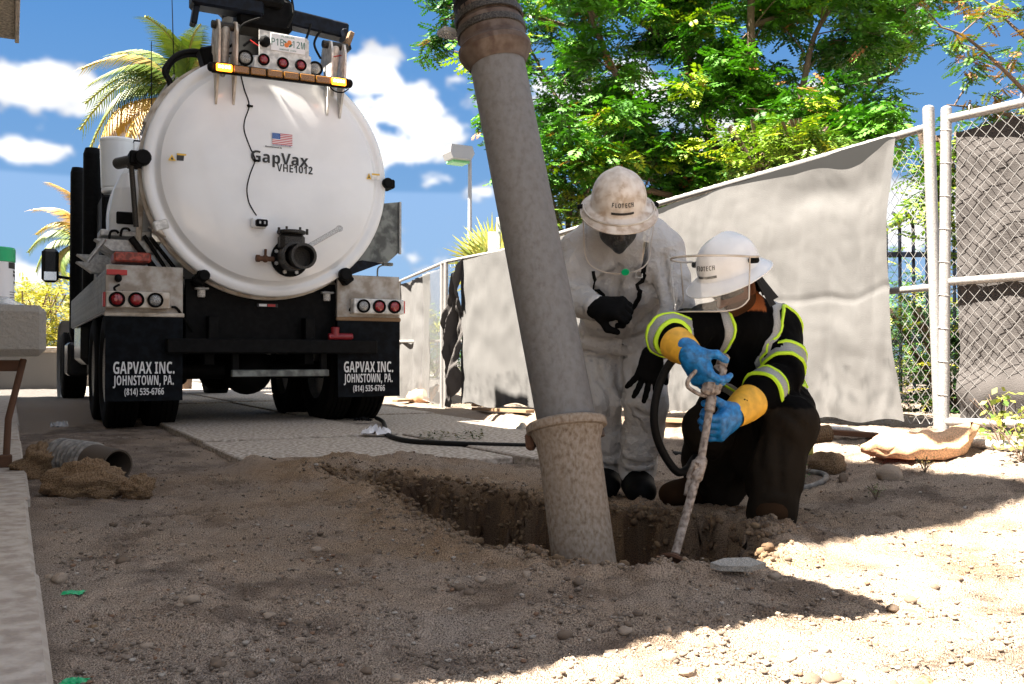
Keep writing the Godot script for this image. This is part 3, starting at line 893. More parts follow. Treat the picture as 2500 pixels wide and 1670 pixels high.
	tb("beam_end_plate", tp(797, 92, .08), Vector3(.05, .13, .16), M.wood, .008, Basis(Vector3(0, 0, 1), -.35))
	var tr := MB.new()
	tr.cyl(Vector3(.05, 3.28, -.65), Vector3(.05, 3.95, -.65), .30, 28, .02)
	tr.cyl(Vector3(.05, 3.95, -.65), Vector3(.05, 4.10, -.65), .36, 28, .02)
	tr.box(tp(600, 40, -.1), Vector3(.5, .3, .3), Basis(), .03)
	tr.box(tp(600, 2, -.02), Vector3(.34, .16, .3), Basis(), .03)
	obj("boom_turret", tr, M.black, truck)
	for q in [[[545, 110], [552, 60], [600, 40]], [[558, 105], [585, 90], [600, 118]], [[660, 62], [672, 30], [668, -5]], [[690, 120], [705, 80], [712, 55]], [[735, 135], [720, 100], [735, 70]], [[530, 60], [505, 95], [520, 110], [540, 95]], [[525, 72], [500, 100], [515, 122], [545, 118]]]:
		var w := []
		for p in q: w.append(tp(p[0], p[1], .12))
		var wm := MB.new()
		wm.tube(smooth(w, 5), .011, 7)
		obj("hydraulic_hose", wm, M.hose_rubber, truck)
	var redw := MB.new()
	redw.tube(smooth([tp(573, 92, .15), tp(590, 104, .16), tp(612, 116, .16)], 5), .007, 6)
	obj("red_wire", redw, M.red_refl, truck)
	var redw2 := MB.new()
	redw2.tube(smooth([tp(752, 133, .2), tp(770, 129, .22), tp(795, 125, .2)], 5), .005, 6)
	obj("red_wire", redw2, M.red_refl, truck)
	var boom := MB.new()
	boom.box(Vector3(.05, 4.42, -.65), Vector3(.34, .5, .7), Basis(), .03)
	boom.tube([Vector3(.05, 4.5, -.7), Vector3(-.25, 4.75, 2.6), Vector3(-.5, 4.5, 5.4)], [.17, .15, .12], 16)
	obj("boom", boom, M.black, truck)
	# ---- number plate panel with three red lamps
	var pa := MB.new()
	var zp := .22
	var poly := PackedVector2Array()
	for q in [[583, 128], [594, 126], [594, 67], [702, 88], [708, 94], [708, 128], [713, 131], [713, 172], [583, 158]]:
		var p := tp(q[0], q[1], zp)
		poly.append(Vector2(p.x, p.y))
	pa.prism(poly, zp - .01, zp)
	var panel := obj("plate_panel", pa, M.white_paint, truck)
	var np := MB.new()
	var q0 := tp(619, 82, zp)
	var q1 := tp(699, 118, zp)
	np.box(Vector3((q0.x + q1.x) / 2, tp(659, 101, zp).y, zp + .005), Vector3(.305, .153, .006), Basis(), .002)
	var plate_node := obj("number_plate", np, M.white_plastic, panel)
	var pc := Vector3((q0.x + q1.x) / 2, tp(659, 101, zp).y, zp + .0092)
	var green := mat("plate_green", lin(.02, .14, .10), .5)
	text("lettering", "P1B", mono, .062, .78, Transform3D(Basis(), pc + Vector3(-.092, -.0, 0)), green, plate_node)
	text("lettering", "12M", mono, .062, .78, Transform3D(Basis(), pc + Vector3(.093, -.0, 0)), green, plate_node)
	text("lettering", "FLORIDA", mono, .017, 1.2, Transform3D(Basis(), pc + Vector3(0, .057, 0)), green, plate_node)
	text("lettering", "SUNSHINE STATE", mono, .013, 1.0, Transform3D(Basis(), pc + Vector3(0, -.058, 0)), green, plate_node)
	var om := mat("plate_orange", lin(.75, .20, .03), .5)
	for e in [[-.012, -.014, .021], [.014, .012, .02]]:
		var fr := MB.new()
		fr.cyl(pc + Vector3(e[0], e[1], -.003), pc + Vector3(e[0], e[1], .0008), e[2], 18)
		obj("plate_emblem", fr, om, plate_node)
	for e in [[-.024, .012], [.02, -.02], [.03, -.008]]:
		var lf := MB.new()
		lf.box(pc + Vector3(e[0], e[1], -.001), Vector3(.024, .014, .002), Basis(Vector3(0, 0, 1), e[0] * 20))
		obj("plate_emblem", lf, green, plate_node)
	for q in [[604, 137], [648, 145], [689, 150]]: round_lamp("tail_lamp", tp(q[0], q[1], zp), .052, M.red_lens, panel)
	var knob := MB.new()
	knob.lathe([Vector2(0, 0), Vector2(.05, 0), Vector2(.05, .02), Vector2(.042, .05), Vector2(.025, .06), Vector2(0, .062)], 9, MB.along(tp(606, 96, zp), Vector3(0, 0, 1)))
	obj("knob", knob, M.black, panel)
	for q in [[562, 133], [722, 158]]:
		round_lamp("work_lamp", tp(q[0], q[1], .20), .068, M.white_lens, truck, Vector3(-.1, -.1, 1).normalized())
		tb("lamp_bracket", tp(q[0], q[1], .12), Vector3(.06, .10, .12), M.black)
	# ---- amber light bar
	var a0 := tp(483, 153, .34)
	var a1 := tp(801, 192, .34)
	var ax := (a1 - a0).normalized()
	var bs := Basis(ax, Vector3(0, 0, 1).cross(ax), Vector3(0, 0, 1))
	var lb := MB.new()
	lb.box((a0 + a1) / 2 + Vector3(0, 0, -.01), Vector3(a0.distance_to(a1), .085, .06), bs, .015)
	var bar := obj("light_bar", lb, M.black, truck)
	for i in 8:
		var m := MB.new()
		var len := a0.distance_to(a1) - .07
		var c := a0 + ax * (.035 + len * (i + .5) / 8.0)
		m.box(c + Vector3(0, 0, .022), Vector3(len / 8.0 - .012, .062, .022), bs, .006)
		var lit := i == 0 or i == 7
		var mod := obj("light_module", m, M.amber_glow if lit else M.amber_lens, bar)
		if lit:
			for k in 4:
				var e := MB.new()
				e.box(c + ax * (k - 1.5) * .028 + Vector3(0, .004, .034), Vector3(.018, .026, .006), bs, .002)
				obj("bulb", e, M.lamp_led, mod)
			var li := OmniLight3D.new()
			li.name = "amber_light"
			li.light_color = Color(1, .55, .12); li.light_energy = .0008; li.omni_range = 3; li.light_size = .03; li.shadow_enabled = true
			li.position = c + Vector3(0, 0, .07)
			truck.add_child(li, true)
	for i in 2:
		var cap := MB.new()
		cap.ball((a0 if i == 0 else a1), Vector3(.03, .04, .04), Basis(), 12, 8)
		obj("end_cap", cap, M.black, bar)
	var lw := MB.new()
	lw.tube(smooth([tp(752, 193, .3), tp(765, 208, .3), tp(785, 212, .3), tp(800, 203, .32)], 5), .006, 6)
	obj("cable", lw, M.black, truck)
	# ---- white wire hose loops on the left shoulder of the tank, antennas
	for q in [[[470, 122], [440, 118], [408, 126], [385, 148], [378, 165], [388, 185], [392, 200]], [[468, 132], [430, 128], [398, 142], [384, 170], [396, 200]]]:
		var w := []
		for p in q: w.append(tp(p[0], p[1], -.25))
		var wm := MB.new()
		wm.tube(smooth(w, 5), .028 if q.size() == 7 else .014, 9)
		obj("hydraulic_hose", wm, M.hose_rubber, truck)
	tb("hose_guard", tp(478, 140, -.1), Vector3(.14, .22, .2), M.black, .02, Basis(Vector3(0, 0, 1), .3))
	for q in [[393, -40, 401, 100], [347, 95, 348, 175]]:
		var an := MB.new()
		an.tube([tp(q[2], q[3], -1.6) - Vector3(0, .5, 0), tp(q[0], q[1], -1.6)], [.007, .004], 6)
		obj("antenna", an, M.black, truck)
	for q in [[[408, 178], [360, 245], [330, 300]], [[400, 172], [350, 245], [322, 310]]]:
		var w := []
		for p in q: w.append(tp(p[0], p[1], -.45))
		var gr := MB.new()
		gr.tube(smooth(w, 5), .012, 7)
		obj("grab_rail", gr, M.galv, truck)
	# ---- rear corner panels, lamp boxes, mud flaps with lettering
	for sd in [-1, 1]:
		tb("corner_panel", Vector3(sd * 1.0, 1.205, -.03), Vector3(.62, .42, .03), M.steel_panel, .004)
		var bx := tb("lamp_box", Vector3(sd * 1.065, 1.118, .045), Vector3(.50, .138, .11), M.aged_white if sd < 0 else M.white_paint, .008)
		var lx := [[268, 687], [312, 687], [356, 687]] if sd < 0 else [[833, 704], [869, 705], [904, 706]]
		for i in 3:
			var p := tp(lx[i][0], lx[i][1], .1)
			round_lamp("tail_lamp", Vector3(p.x, 1.118, .099), .064, M.white_lens if (i == 2) == (sd < 0) and (i == 2 or i == 0) else M.red_lens, bx)
		var mk := MB.new()
		mk.box(Vector3(sd * 1.325, 1.118, .03), Vector3(.02, .12, .09), Basis(), .004)
		obj("side_reflector", mk, M.red_refl, bx)
		var fp := MB.new()
		var pts := PackedVector3Array()
		for j in 9:
			for i in 9:
				var u := i / 8.0
				var w := j / 8.0
				pts.append(Vector3(sd * 1.0 + (u - .5) * .62, 1.0 - .735 * w, -.005 + .02 * w * sin(u * 5 + sd) + .015 * w * w))
		fp.surf(9, 9, pts)
		var flap := obj("mud_flap", fp, M.flap, truck)
		var cx: float = sd * 1.0 + (-.005 if sd < 0 else -.01)
		if sd < 0:
			text("lettering", "GAPVAX INC.", dn, .100, .575, Transform3D(Basis(), Vector3(cx, .545, .022)), M.letter_white, flap)
			text("lettering", "JOHNSTOWN, PA.", dn, .080, .525, Transform3D(Basis(), Vector3(cx, .440, .026)), M.letter_white, flap)
			text("lettering", "(814) 535-6766", dn, .056, .60, Transform3D(Basis(), Vector3(cx, .345, .030)), M.letter_white, flap)
		else:
			text("lettering", "GAPVAX INC.", dn, .100, .575, Transform3D(Basis(), Vector3(cx, .545, .024)), M.letter_white, flap)
			text("lettering", "JOHNSTOWN, PA.", dn, .080, .525, Transform3D(Basis(), Vector3(cx, .440, .026)), M.letter_white, flap)
			text("lettering", "(814) 535-6766", dn, .056, .60, Transform3D(Basis(), Vector3(cx, .345, .030)), M.letter_white, flap)
	tb("reflector_strip", tp(268, 624, .0), Vector3(.16, .045, .006), M.red_refl, .002)
	tb("flap_hanger", Vector3(-1.0, 1.0, -.02), Vector3(.64, .035, .05), M.aged_white)
	tb("flap_hanger", Vector3(1.0, 1.0, -.02), Vector3(.64, .035, .05), M.wood)
	var plug := MB.new()
	plug.ball(tp(270, 690, .0) + Vector3(0, .19, .02), Vector3(.03, .035, .03), Basis(), 10, 7)
	plug.tube(smooth([tp(274, 652, .02), tp(262, 660, .03), tp(270, 672, .02), tp(282, 668, .02)], 5), .01, 6)
	obj("trailer_plug", plug, M.black, truck)
	for q in [[408, 710, 440, 760], [806, 705, 782, 735]]:
		var w := MB.new()
		w.tube(smooth([tp(q[0] - 14 if q[0] < 600 else q[0] + 8, q[1] - 6, .03), tp(q[0], q[1], .0), tp(q[2], q[3], -.1)], 5), .012, 6)
		obj("lamp_cable", w, M.black, truck)
	# ---- left deck: ribbed side panel, trays, red cover, white hopper
	tb("deck_side", Vector3(-1.262, 1.22, -2.75), Vector3(.03, .38, 5.4), M.galv, .004)
	for i in 36:
		tb("deck_rib", Vector3(-1.285, 1.22, -.1 - i * .15), Vector3(.016, .36, .05), M.galv, .004)
	tb("deck", Vector3(-.98, 1.40, -2.75), Vector3(.56, .03, 5.4), M.galv, .004)
	tb("deck", Vector3(1.0, 1.40, -2.75), Vector3(.56, .03, 5.4), M.galv, .004)
	tb("deck_side", Vector3(1.28, 1.22, -2.75), Vector3(.03, .38, 5.4), M.galv, .004)
	for q in [[292, 566, .55, -.5], [262, 582, .3, -1.1], [228, 598, .42, -1.7], [225, 615, .4, -1.5]]:
		var p := tp(q[0], q[1], q[3])
		var t := MB.new()
		t.prism(PackedVector2Array([Vector2(-q[2] / 2, .05), Vector2(q[2] / 2, .05), Vector2(q[2] / 2 - .05, -.05), Vector2(-q[2] / 2 + .14, -.05)]), -.09, .09, Transform3D(Basis(), p))
		obj("step_tray", t, M.galv, truck)
	for q in [[[240, 548], [200, 600]], [[340, 520], [400, 545]], [[395, 548], [430, 590]], [[345, 545], [420, 640]], [[300, 545], [372, 640]], [[330, 540], [395, 640]]]:
		var w := MB.new()
		w.tube([tp(q[0][0], q[0][1], -.35), tp(q[1][0], q[1][1], -.35)], .018 if q[0][0] != 300 else .03, 8)
		obj("strut", w, M.galv if q[0][0] in [240, 340] else M.hose_rubber, truck)
	tb("fluid_cover", tp(300, 593, -.25), Vector3(.30, .085, .3), M.rust, .015).material_override = mat("red_cover", lin(.42, .07, .04), .5, 0, {"tex": tex_cache["blot"], "scale": 3.0})
	var hp := MB.new()
	hp.lathe([Vector2(.06, .0), Vector2(.19, .0), Vector2(.185, .2), Vector2(.14, .44), Vector2(.08, .58), Vector2(0, .60)], 28, Transform3D(Basis(), tp(298, 545, -.75)))
	obj("filter_hopper", hp, M.tank_white, truck)
	tb("hopper_band", tp(290, 500, -.48), Vector3(.17, .11, .03), M.black, .01)
	tb("equipment_box", Vector3(-.78, 2.15, -4.4), Vector3(.5, 1.0, .8), M.black, .03)
	tb("hopper_strap", tp(322, 480, -.45), Vector3(.05, .62, .04), M.aged_white, .008, Basis(Vector3(0, 0, 1), -.06))
	tb("hopper_foot", tp(284, 540, -.6), Vector3(.42, .06, .3), M.galv, .01)
	for q in [[258, 545], [284, 540]]:
		var hk := MB.new()
		hk.tube(smooth([tp(q[0] - 8, q[1] + 2, -.4), tp(q[0] - 4, q[1] - 14, -.4), tp(q[0] + 8, q[1] - 16, -.4), tp(q[0] + 14, q[1] - 10, -.4)], 5), .012, 6)
		obj("hook", hk, M.black, truck)
	# white air cleaner drum with a cap
	var ac := MB.new()
	var acp := Vector3(-.80, 2.52, -4.4)
	ac.lathe([Vector2(0, -.03), Vector2(.19, -.02), Vector2(.21, .0), Vector2(.21, .03), Vector2(.205, .04), Vector2(.215, .06), Vector2(.235, .62), Vector2(.24, .64), Vector2(.24, .66), Vector2(.22, .68), Vector2(0, .69)], 36, Transform3D(Basis(), acp + Vector3(0, .22, 0)))
	obj("air_cleaner", ac, M.tank_white, truck)
	tb("air_duct", acp + Vector3(.32, .72, .05), Vector3(.4, .34, .3), M.tank_white, .04)
	tb("air_duct_mount", acp + Vector3(.16, .86, .16), Vector3(.34, .05, .06), M.black, .01)
	# exhaust stacks
	for q in [[-1.07, -5.0, .115, 3.40], [-1.14, -6.9, .10, 3.48], [-.95, -5.6, .14, 3.3]]:
		var st := MB.new()
		st.lathe([Vector2(q[2] * .7, .9), Vector2(q[2], 1.0), Vector2(q[2], q[3] - .08), Vector2(q[2] * .8, q[3]), Vector2(q[2] * .62, q[3] - .01), Vector2(q[2] * .6, q[3] - .3)], 28, Transform3D(Basis(), Vector3(q[0], 0, q[1])))
		obj("exhaust_stack", st, M.black, truck)
	tb("tank_bulkhead", Vector3(-.55, 2.1, -6.1), Vector3(.9, 1.9, .1), M.black)
	var br := MB.new()
	br.tube([Vector3(-1.1, 2.0, -3.6), Vector3(-1.14, 1.3, -3.6)], .02, 8)
	obj("grab_rail", br, M.galv, truck)
	# ---- white block and hinge on the lower left of the door
	tb("limit_block", tp(368, 517, .02), Vector3(.12, .085, .1), M.white_paint, .01, Basis(Vector3(0, 0, 1), .3))
	tb("hinge_plate", tp(372, 535, -.05), Vector3(.16, .06, .2), M.aged_white, .01, Basis(Vector3(0, 0, 1), -.6))
	# ---- grey cabinet on the right side
	var gb := MB.new()
	gb.prism(PackedVector2Array([Vector2(.75, 2.0), Vector2(1.08, 2.13), Vector2(1.39, 2.18), Vector2(1.385, 1.68), Vector2(1.27, 1.575), Vector2(1.05, 1.57), Vector2(.7, 1.45)]), -1.9, -.22)
	obj("side_cabinet", gb, M.grey_paint, truck)
	tb("cabinet_edge", Vector3(1.39, 1.92, -.21), Vector3(.025, .52, .03), M.galv, .005)
	var cs := MB.new()
	cs.prism(PackedVector2Array([Vector2(.45, 1.36), Vector2(.85, 1.42), Vector2(1.2, 1.56), Vector2(1.0, 1.58), Vector2(.6, 1.5)]), -1.6, -.2)
	obj("cabinet_apron", cs, M.blue_black, truck)
	var lr := MB.new()
	lr.tube(smooth([tp(865, 634, -.05), tp(866, 616, -.05), tp(874, 609, -.05), tp(888, 607, -.05)], 4), .008, 6)
	lr.box(tp(888, 606, -.05), Vector3(.10, .03, .06), Basis(), .006)
	obj("side_marker", lr, M.grey_paint, truck)
	# ---- underside: cradle, chassis, bumper
	var cr := MB.new()
	cr.lathe([Vector2(1.06, -.3), Vector2(1.14, -.3), Vector2(1.14, -.17), Vector2(1.06, -.17)], 40, Transform3D(Basis(Vector3.RIGHT, PI / 2) * Basis(Vector3.UP, PI * .12), Vector3(TC.x, TC.y, 0)), false, PI * .76)
	obj("tank_cradle", cr, M.aged_white, truck)
	tb("rear_apron", Vector3(.03, 1.0, -.16), Vector3(1.36, .66, .04), M.black)
	for sx in [-1, 1]:
		tb("chassis_rail", Vector3(sx * .43, .86, -4.6), Vector3(.09, .28, 9.2), M.black)
		var rk := MB.new()
		rk.cyl(Vector3(sx * .57 + .05, 1.17, -.12), Vector3(sx * .57 + .05, 1.26, -.11), .035, 14, .008)
		obj("buffer", rk, M.pvc, truck)
		tb("buffer_plate", Vector3(sx * .57 + .05, 1.245, -.1), Vector3(.12, .02, .06), M.galv)
	tb("bumper", Vector3(.11, .735, .03), Vector3(1.89, .13, .12), M.black, .012)
	tb("lower_bar", Vector3(.16, .494, .0), Vector3(.88, .062, .07), M.grey_paint, .006)
	for sx in [-1, 1]: tb("bar_hanger", Vector3(.16 + sx * .4, .60, -.03), Vector3(.06, .16, .05), M.black)
	var sg := MB.new()
	sg.box(tp(613, 700, -.12), Vector3(.19, .034, .006), Basis(), .002)
	var sgn := obj("safety_label", sg, M.letter_black, truck)
	for e in [[-.042, M.white_plastic, .07], [.036, M.red_refl, .07]]:
		var q := MB.new()
		q.box(tp(613, 700, -.12) + Vector3(e[0], 0, .004), Vector3(e[2], .022, .003))
		obj("label_strip", q, e[1], sgn)
	var cp := MB.new()
	cp.cyl(tp(752, 772, .03), tp(808, 772, .05), .032, 14, .006)
	cp.cyl(tp(768, 772, .03), tp(768, 750, .03), .04, 14, .006)
	obj("hydrant_coupling", cp, mat("coupling_red", lin(.2, .01, .015), .35), truck)
	for e in [[-.65, 1], [-2.0, 1], [-8.1, 0]]:
		var axl := MB.new()
		axl.cyl(Vector3(-1.0, .52, e[0]), Vector3(1.0, .52, e[0]), .085, 16)
		if e[1]: axl.ball(Vector3(.0, .52, e[0]), Vector3(.24, .24, .24), Basis(), 20, 12)
		obj("axle", axl, M.black, truck)
		if e[1]:
			for sx in [-1, 1]: tb("leaf_spring", Vector3(sx * .45, .62, e[0]), Vector3(.09, .10, 1.1), M.black)
	for e in [[-.3, .62, -1.3, .2], [.35, .55, -2.9, .22], [-.35, .5, -3.9, .2]]:
		var at := MB.new()
		at.cyl(Vector3(e[0] - .3, e[1], e[2]), Vector3(e[0] + .3, e[1], e[2]), e[3], 20, .03)
		obj("air_tank", at, M.black, truck)
	tb("pump_housing", Vector3(0, 1.05, -3.2), Vector3(1.3, .45, 3.6), M.black, .03)
	tb("fuel_tank", Vector3(-.95, .85, -5.2), Vector3(.55, .6, 1.4), M.black_gloss, .08)
	tb("fuel_tank", Vector3(.95, .85, -5.2), Vector3(.55, .6, 1.4), M.black_gloss, .08)
	var wm := wheel_mesh(.525, .275)
	for z in [-.70, -2.02]:
		for sx in [-1, 1]:
			add_wheel(Vector3(sx * 1.135, .525, z), wm, sx > 0)
			add_wheel(Vector3(sx * .80, .525, z), wm, sx > 0)
	var wf := wheel_mesh(.525, .36)
	for sx in [-1, 1]: add_wheel(Vector3(sx * 1.11, .525, -8.15), wf, sx > 0)
	# ---- cab
	var cbm := MB.new()
	cbm.box(Vector3(0, 1.9, -8.55), Vector3(2.04, 1.9, 1.9), Basis(), .12)
	cbm.box(Vector3(0, 1.5, -10.0), Vector3(1.6, 1.1, 1.5), Basis(), .15)
	obj("cab", cbm, M.black_gloss, truck)
	var rw := MB.new()
	rw.box(Vector3(0, 2.35, -7.595), Vector3(1.3, .45, .02), Basis(), .005)
	obj("rear_window", rw, M.black_gloss, truck)
	var fe := MB.new()
	fe.lathe([Vector2(.60, -.2), Vector2(.66, -.18), Vector2(.68, .15), Vector2(.60, .2)], 24, Transform3D(Basis(Vector3(0, 0, 1), PI / 2) , Vector3(-1.13, .56, -8.15)), false, PI)
	obj("front_fender", fe, M.tank_white, truck)
	tb("cab_step", Vector3(-1.12, .62, -7.1), Vector3(.30, .5, .9), M.black_gloss, .04)
	tb("white_cowl", tp(188, 770, -6.4) + Vector3(.03, 0, 0), Vector3(.24, .38, .5), M.tank_white, .05)
	for sx in [-1, 1]:
		var mi := MB.new()
		var mp := Vector3(sx * 1.5, 2.0, -6.9)
		mi.box(mp, Vector3(.23, .50, .16), Basis(), .05)
		mi.tube([mp + Vector3(-sx * .1, -.16, 0), Vector3(sx * 1.02, 1.86, -7.7)], .025, 8)
		var mo := obj("wing_mirror", mi, M.black_gloss, truck)
		tb("mirror_glass", mp + Vector3(0, -.16, .079), Vector3(.17, .13, .012), M.chrome, .004, Basis(), mo)

# ---------------------------------------------------------------- chain-link fence and its shade screens
func chain_link(called: String, a: Vector3, b: Vector3, h0: float, h1: float, parent: Node, pitch := .072, wob := 0.0) -> void:
	# woven wires: every wire zigzags upwards and hooks its neighbours
	var m := MB.new()
	var along := b - a
	along.y = 0
	var run := along.length()
	along /= run
	var nrm := Vector3(-along.z, 0, along.x)
	var cols := int(run / pitch)
	var rowh := pitch * 1.12 * .5
	for i in cols + 1:
		var path := []
		var rows := int((h1 - h0) / rowh)
		for j in rows + 1:
			var y := h0 + j * rowh
			var s: float = (i + (.48 if j % 2 == 0 else -.02)) * pitch
			var base := a.lerp(b, clampf(s / run, 0, 1))
			path.append(Vector3(base.x, base.y + y, base.z) + nrm * ((.003 if j % 2 == 0 else -.003) + wob * sin(s * 3 + y * 4)))
		m.tube(path, .0021, 4, false)
		# the neighbour wire of the weave, mirrored
		var path2 := []
		for j in rows + 1:
			var y := h0 + j * rowh
			var s: float = (i + (.52 if j % 2 == 0 else 1.02)) * pitch
			if s > run: s = run
			var base := a.lerp(b, s / run)
			path2.append(Vector3(base.x, base.y + y, base.z) + nrm * ((-.003 if j % 2 == 0 else .003) + wob * sin(s * 3 + y * 4)))
		m.tube(path2, .0021, 4, false)
	tag(obj(called, m, M.wire, parent), "", "", "", "stuff")
func fence_post(parent: Node, p: Vector3, h: float, r := .03, lean := Vector3.ZERO) -> void:
	var m := MB.new()
	m.tube([p - Vector3(0, .15, 0), p + Vector3(0, h, 0) + lean], r, 14)
	m.ball(p + Vector3(0, h, 0) + lean, Vector3(r, .02, r), Basis(), 14, 6)
	obj("post", m, M.fence_pipe, parent)
func rail(parent: Node, a: Vector3, b: Vector3, r := .021) -> void:
	var m := MB.new()
	m.tube([a, b], r, 12)
	obj("rail", m, M.fence_pipe, parent)
func ties(parent: Node, a: Vector3, b: Vector3, n: int, r := .024) -> void:
	for i in n:
		var p := a.lerp(b, (i + .5) / n)
		var m := MB.new()
		var d := (b - a).normalized()
		m.lathe([Vector2(r, -.004), Vector2(r + .003, 0), Vector2(r, .004)], 10, MB.along(p, d + Vector3(.12, .1, .08)))
		obj("wire_tie", m, M.wire, parent)
func cloth(called: String, a: Vector3, b: Vector3, top: Callable, bottom: Callable, side: float, fold: Callable, m: Material, nu: int, nv: int, tint: Callable, bow := 0.0) -> MeshInstance3D:
	# a hanging sheet between a and b; top/bottom give heights along it, fold pushes it off its plane
	var pts := PackedVector3Array()
	var cols := PackedColorArray()
	var along := (b - a)
	along.y = 0
	var nrm := Vector3(-along.z, 0, along.x).normalized()
	for j in nv + 1:
		var w := float(j) / nv
		for i in nu + 1:
			var u := float(i) / nu
			var p := a.lerp(b, u) + along.normalized() * bow * (.35 + sin(PI * w) - .3 * w) * maxf(0, 1.0 - u * 9.0)
			var y: float = lerpf(top.call(u), bottom.call(u), w)
			var o: float = side + fold.call(u, w)
			pts.append(Vector3(p.x, y, p.z) + nrm * o)
			cols.append(tint.call(u, w))
	var mb := MB.new()
	mb.surf(nv + 1, nu + 1, pts, false, cols)
	return obj(called, mb, m)

func build_fence() -> void:
	var PB := wp(2128, 272, 5.56)
	var PC := wp(1500, 470, 8.16)
	var PE := wp(1150, 575, 10.9)
	var PF := wp(1022, 600, 11.5)
	var PG := wp(915, 645, 15.2)
	var HT := 1.83
	var g := func(p: Vector3): return Vector3(p.x, p.y - HT, p.z)
	# --- main run: from the tall post at the right to behind the big pipe
	var t := thing("chain_link_fence", "long chain-link fence run behind the workers carrying the big grey screen", "fence", Vector3.ZERO, 0, "fence runs")
	var lean := Vector3(-.055, 0, .0)
	var foot: Vector3 = g.call(PB) - Vector3(lean.x, 0, 0) * 1.0
	fence_post(t, foot, HT + .06, .034, lean)
	fence_post(t, g.call(PC.lerp(PE, .02)), HT)
	fence_post(t, g.call(PE), HT)
	rail(t, PB + Vector3(0, -.05, 0), PC, .024)
	rail(t, PC, PE, .024)
	rail(t, foot + Vector3(lean.x * .5, .83, 0), g.call(PC) + Vector3(0, .9, 0))
	ties(t, PB + Vector3(0, -.05, 0), PC, 22)
	chain_link("chain_link_mesh", g.call(PB) - lean * .5, g.call(PC), 0.02, HT - .04, t, .072, .006)
	# --- gate leaf nearest the camera on the right
	var dirg := Vector3(.677, 0, .736)
	var GA := wp(2169, 262, 5.47)
	var GB := GA + dirg * 2.2 + Vector3(0, .05, 0)
	var q := thing("fence_gate", "chain-link gate leaf with dark torn screen at the right edge", "gate", Vector3.ZERO)
	var gl := Vector3(.035, 0, 0)
	var gfoot: Vector3 = g.call(GA) + Vector3(-.035, 0, .0)
	fence_post(q, gfoot, HT + .03, .031, gl)
	rail(q, GA + Vector3(0, -.03, 0), GB, .026)
	var midl: Vector3 = g.call(GA) + Vector3(-.01, .85, 0)
	rail(q, midl, midl + dirg * 2.2 + Vector3(0, .03, 0), .023)
	rail(q, gfoot + Vector3(0, .04, 0), g.call(GB) + Vector3(0, .03, 0), .023)
	chain_link("chain_link_mesh", g.call(GA), g.call(GB), .05, HT - .03, q, .074, .004)
	ties(q, gfoot + Vector3(0, .1, 0), GA, 9, .032)
	ties(q, GA, GB, 8, .027)
	# --- the far, broken section beside the truck
	var fr := thing("chain_link_fence", "far chain-link gate section with bare mesh beside the truck", "fence", Vector3.ZERO, 0, "fence runs")
	for e in [PF, PF.lerp(PG, .06)]: fence_post(fr, g.call(e), HT, .028)
	fence_post(fr, g.call(PG), HT)
	rail(fr, PE, PF)
	rail(fr, PF, PG)
	rail(fr, g.call(PF) + Vector3(.25, .86, 0), g.call(PG) + Vector3(0, .86, 0))
	chain_link("chain_link_mesh", g.call(PF.lerp(PG, .42)), g.call(PF), .05, HT - .03, fr, .072, .01)
	chain_link("chain_link_mesh", g.call(PF), g.call(PE), .05, HT - .03, fr, .072, .01)
	# --- screens
	var nz := noise_b
	var gPC: Vector3 = g.call(PC)
	var gPB: Vector3 = g.call(PB)
	var big_top := func(u: float):
		var base := lerpf(PB.y, PC.y, u)
		return base - .10 - .10 * exp(-pow((u - .13) / .075, 2)) - .03 * exp(-pow((u - .30) / .10, 2)) + .015 * exp(-pow((u - .02) / .02, 2)) - .02 * sin(u * 9) * sstep(.3, .6, u)
	var big_bot := func(u: float): return lerpf(gPB.y, gPC.y, u) + .03 + .015 * sin(u * 40)
	var big_fold := func(u: float, w: float): return .008 * noise_c.get_noise_2d(u * 7, w * .8) + .006 * noise_c.get_noise_2d(u * 3 + w * 2.5, w * 2 - u * 2) + .012 * sin(u * 21 + 1.2 * sin(w * 2.0)) * (.3 + .7 * w) + .014 * pow(absf(sin(u * 26 + .7 * sin(w * 3.1) + 2.0 * nz.get_noise_2d(u * 4, w))), 6.0) * (.35 + .65 * w) + .010 * exp(-pow((w - .52) / .012, 2)) + .006 * sin(w * 16 + u * 3) + .008 * exp(-pow(fmod(u * 7.0 + .1 * sin(w * 4), 1.0) - .5, 2) / .004) * w + .022 * sin(u * 9 + .6 * w) * (.3 + w) + .012 * sin(u * 31 + 2 * w) + .006 * nz.get_noise_2d(u * 10, w * 3) + .03 * exp(-pow((w - .10) / .06, 2)) * exp(-pow((u - .22) / .14, 2)) + .012 * sin(u * 60) * w * w
	var stains := func(u: float, w: float):
		var s := 1.0 - .10 * clampf(nz.get_noise_2d(u * 9, w * 3 + 4) * 1.6, 0, 1)
		if w > .78: s -= .35 * clampf(nz.get_noise_2d(u * 23, w * 9) * 1.5 + (w - .82) * 1.6, 0, 1)
		return Color(s, s * .985, s * .97)
	var A := PB.lerp(PC, .028)
	var B := PC.lerp(PE, .10)
	A = A + Vector3(-.06, 0, 0)
	var sc := cloth("shade_screen", A, B, big_top, big_bot, -.075, big_fold, M.screen, 200, 84, stains, .10)
	tag(sc, "big sunlit grey mesh screen hung along the fence behind the workers", "shade screen", "fence screens")
	# hem of the big screen, doubled back along its top
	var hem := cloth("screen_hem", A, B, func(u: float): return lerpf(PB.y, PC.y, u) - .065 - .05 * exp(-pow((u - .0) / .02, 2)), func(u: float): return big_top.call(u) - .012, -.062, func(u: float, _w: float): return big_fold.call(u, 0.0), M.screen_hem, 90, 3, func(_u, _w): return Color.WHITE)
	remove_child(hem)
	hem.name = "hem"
	sc.add_child(hem, true)
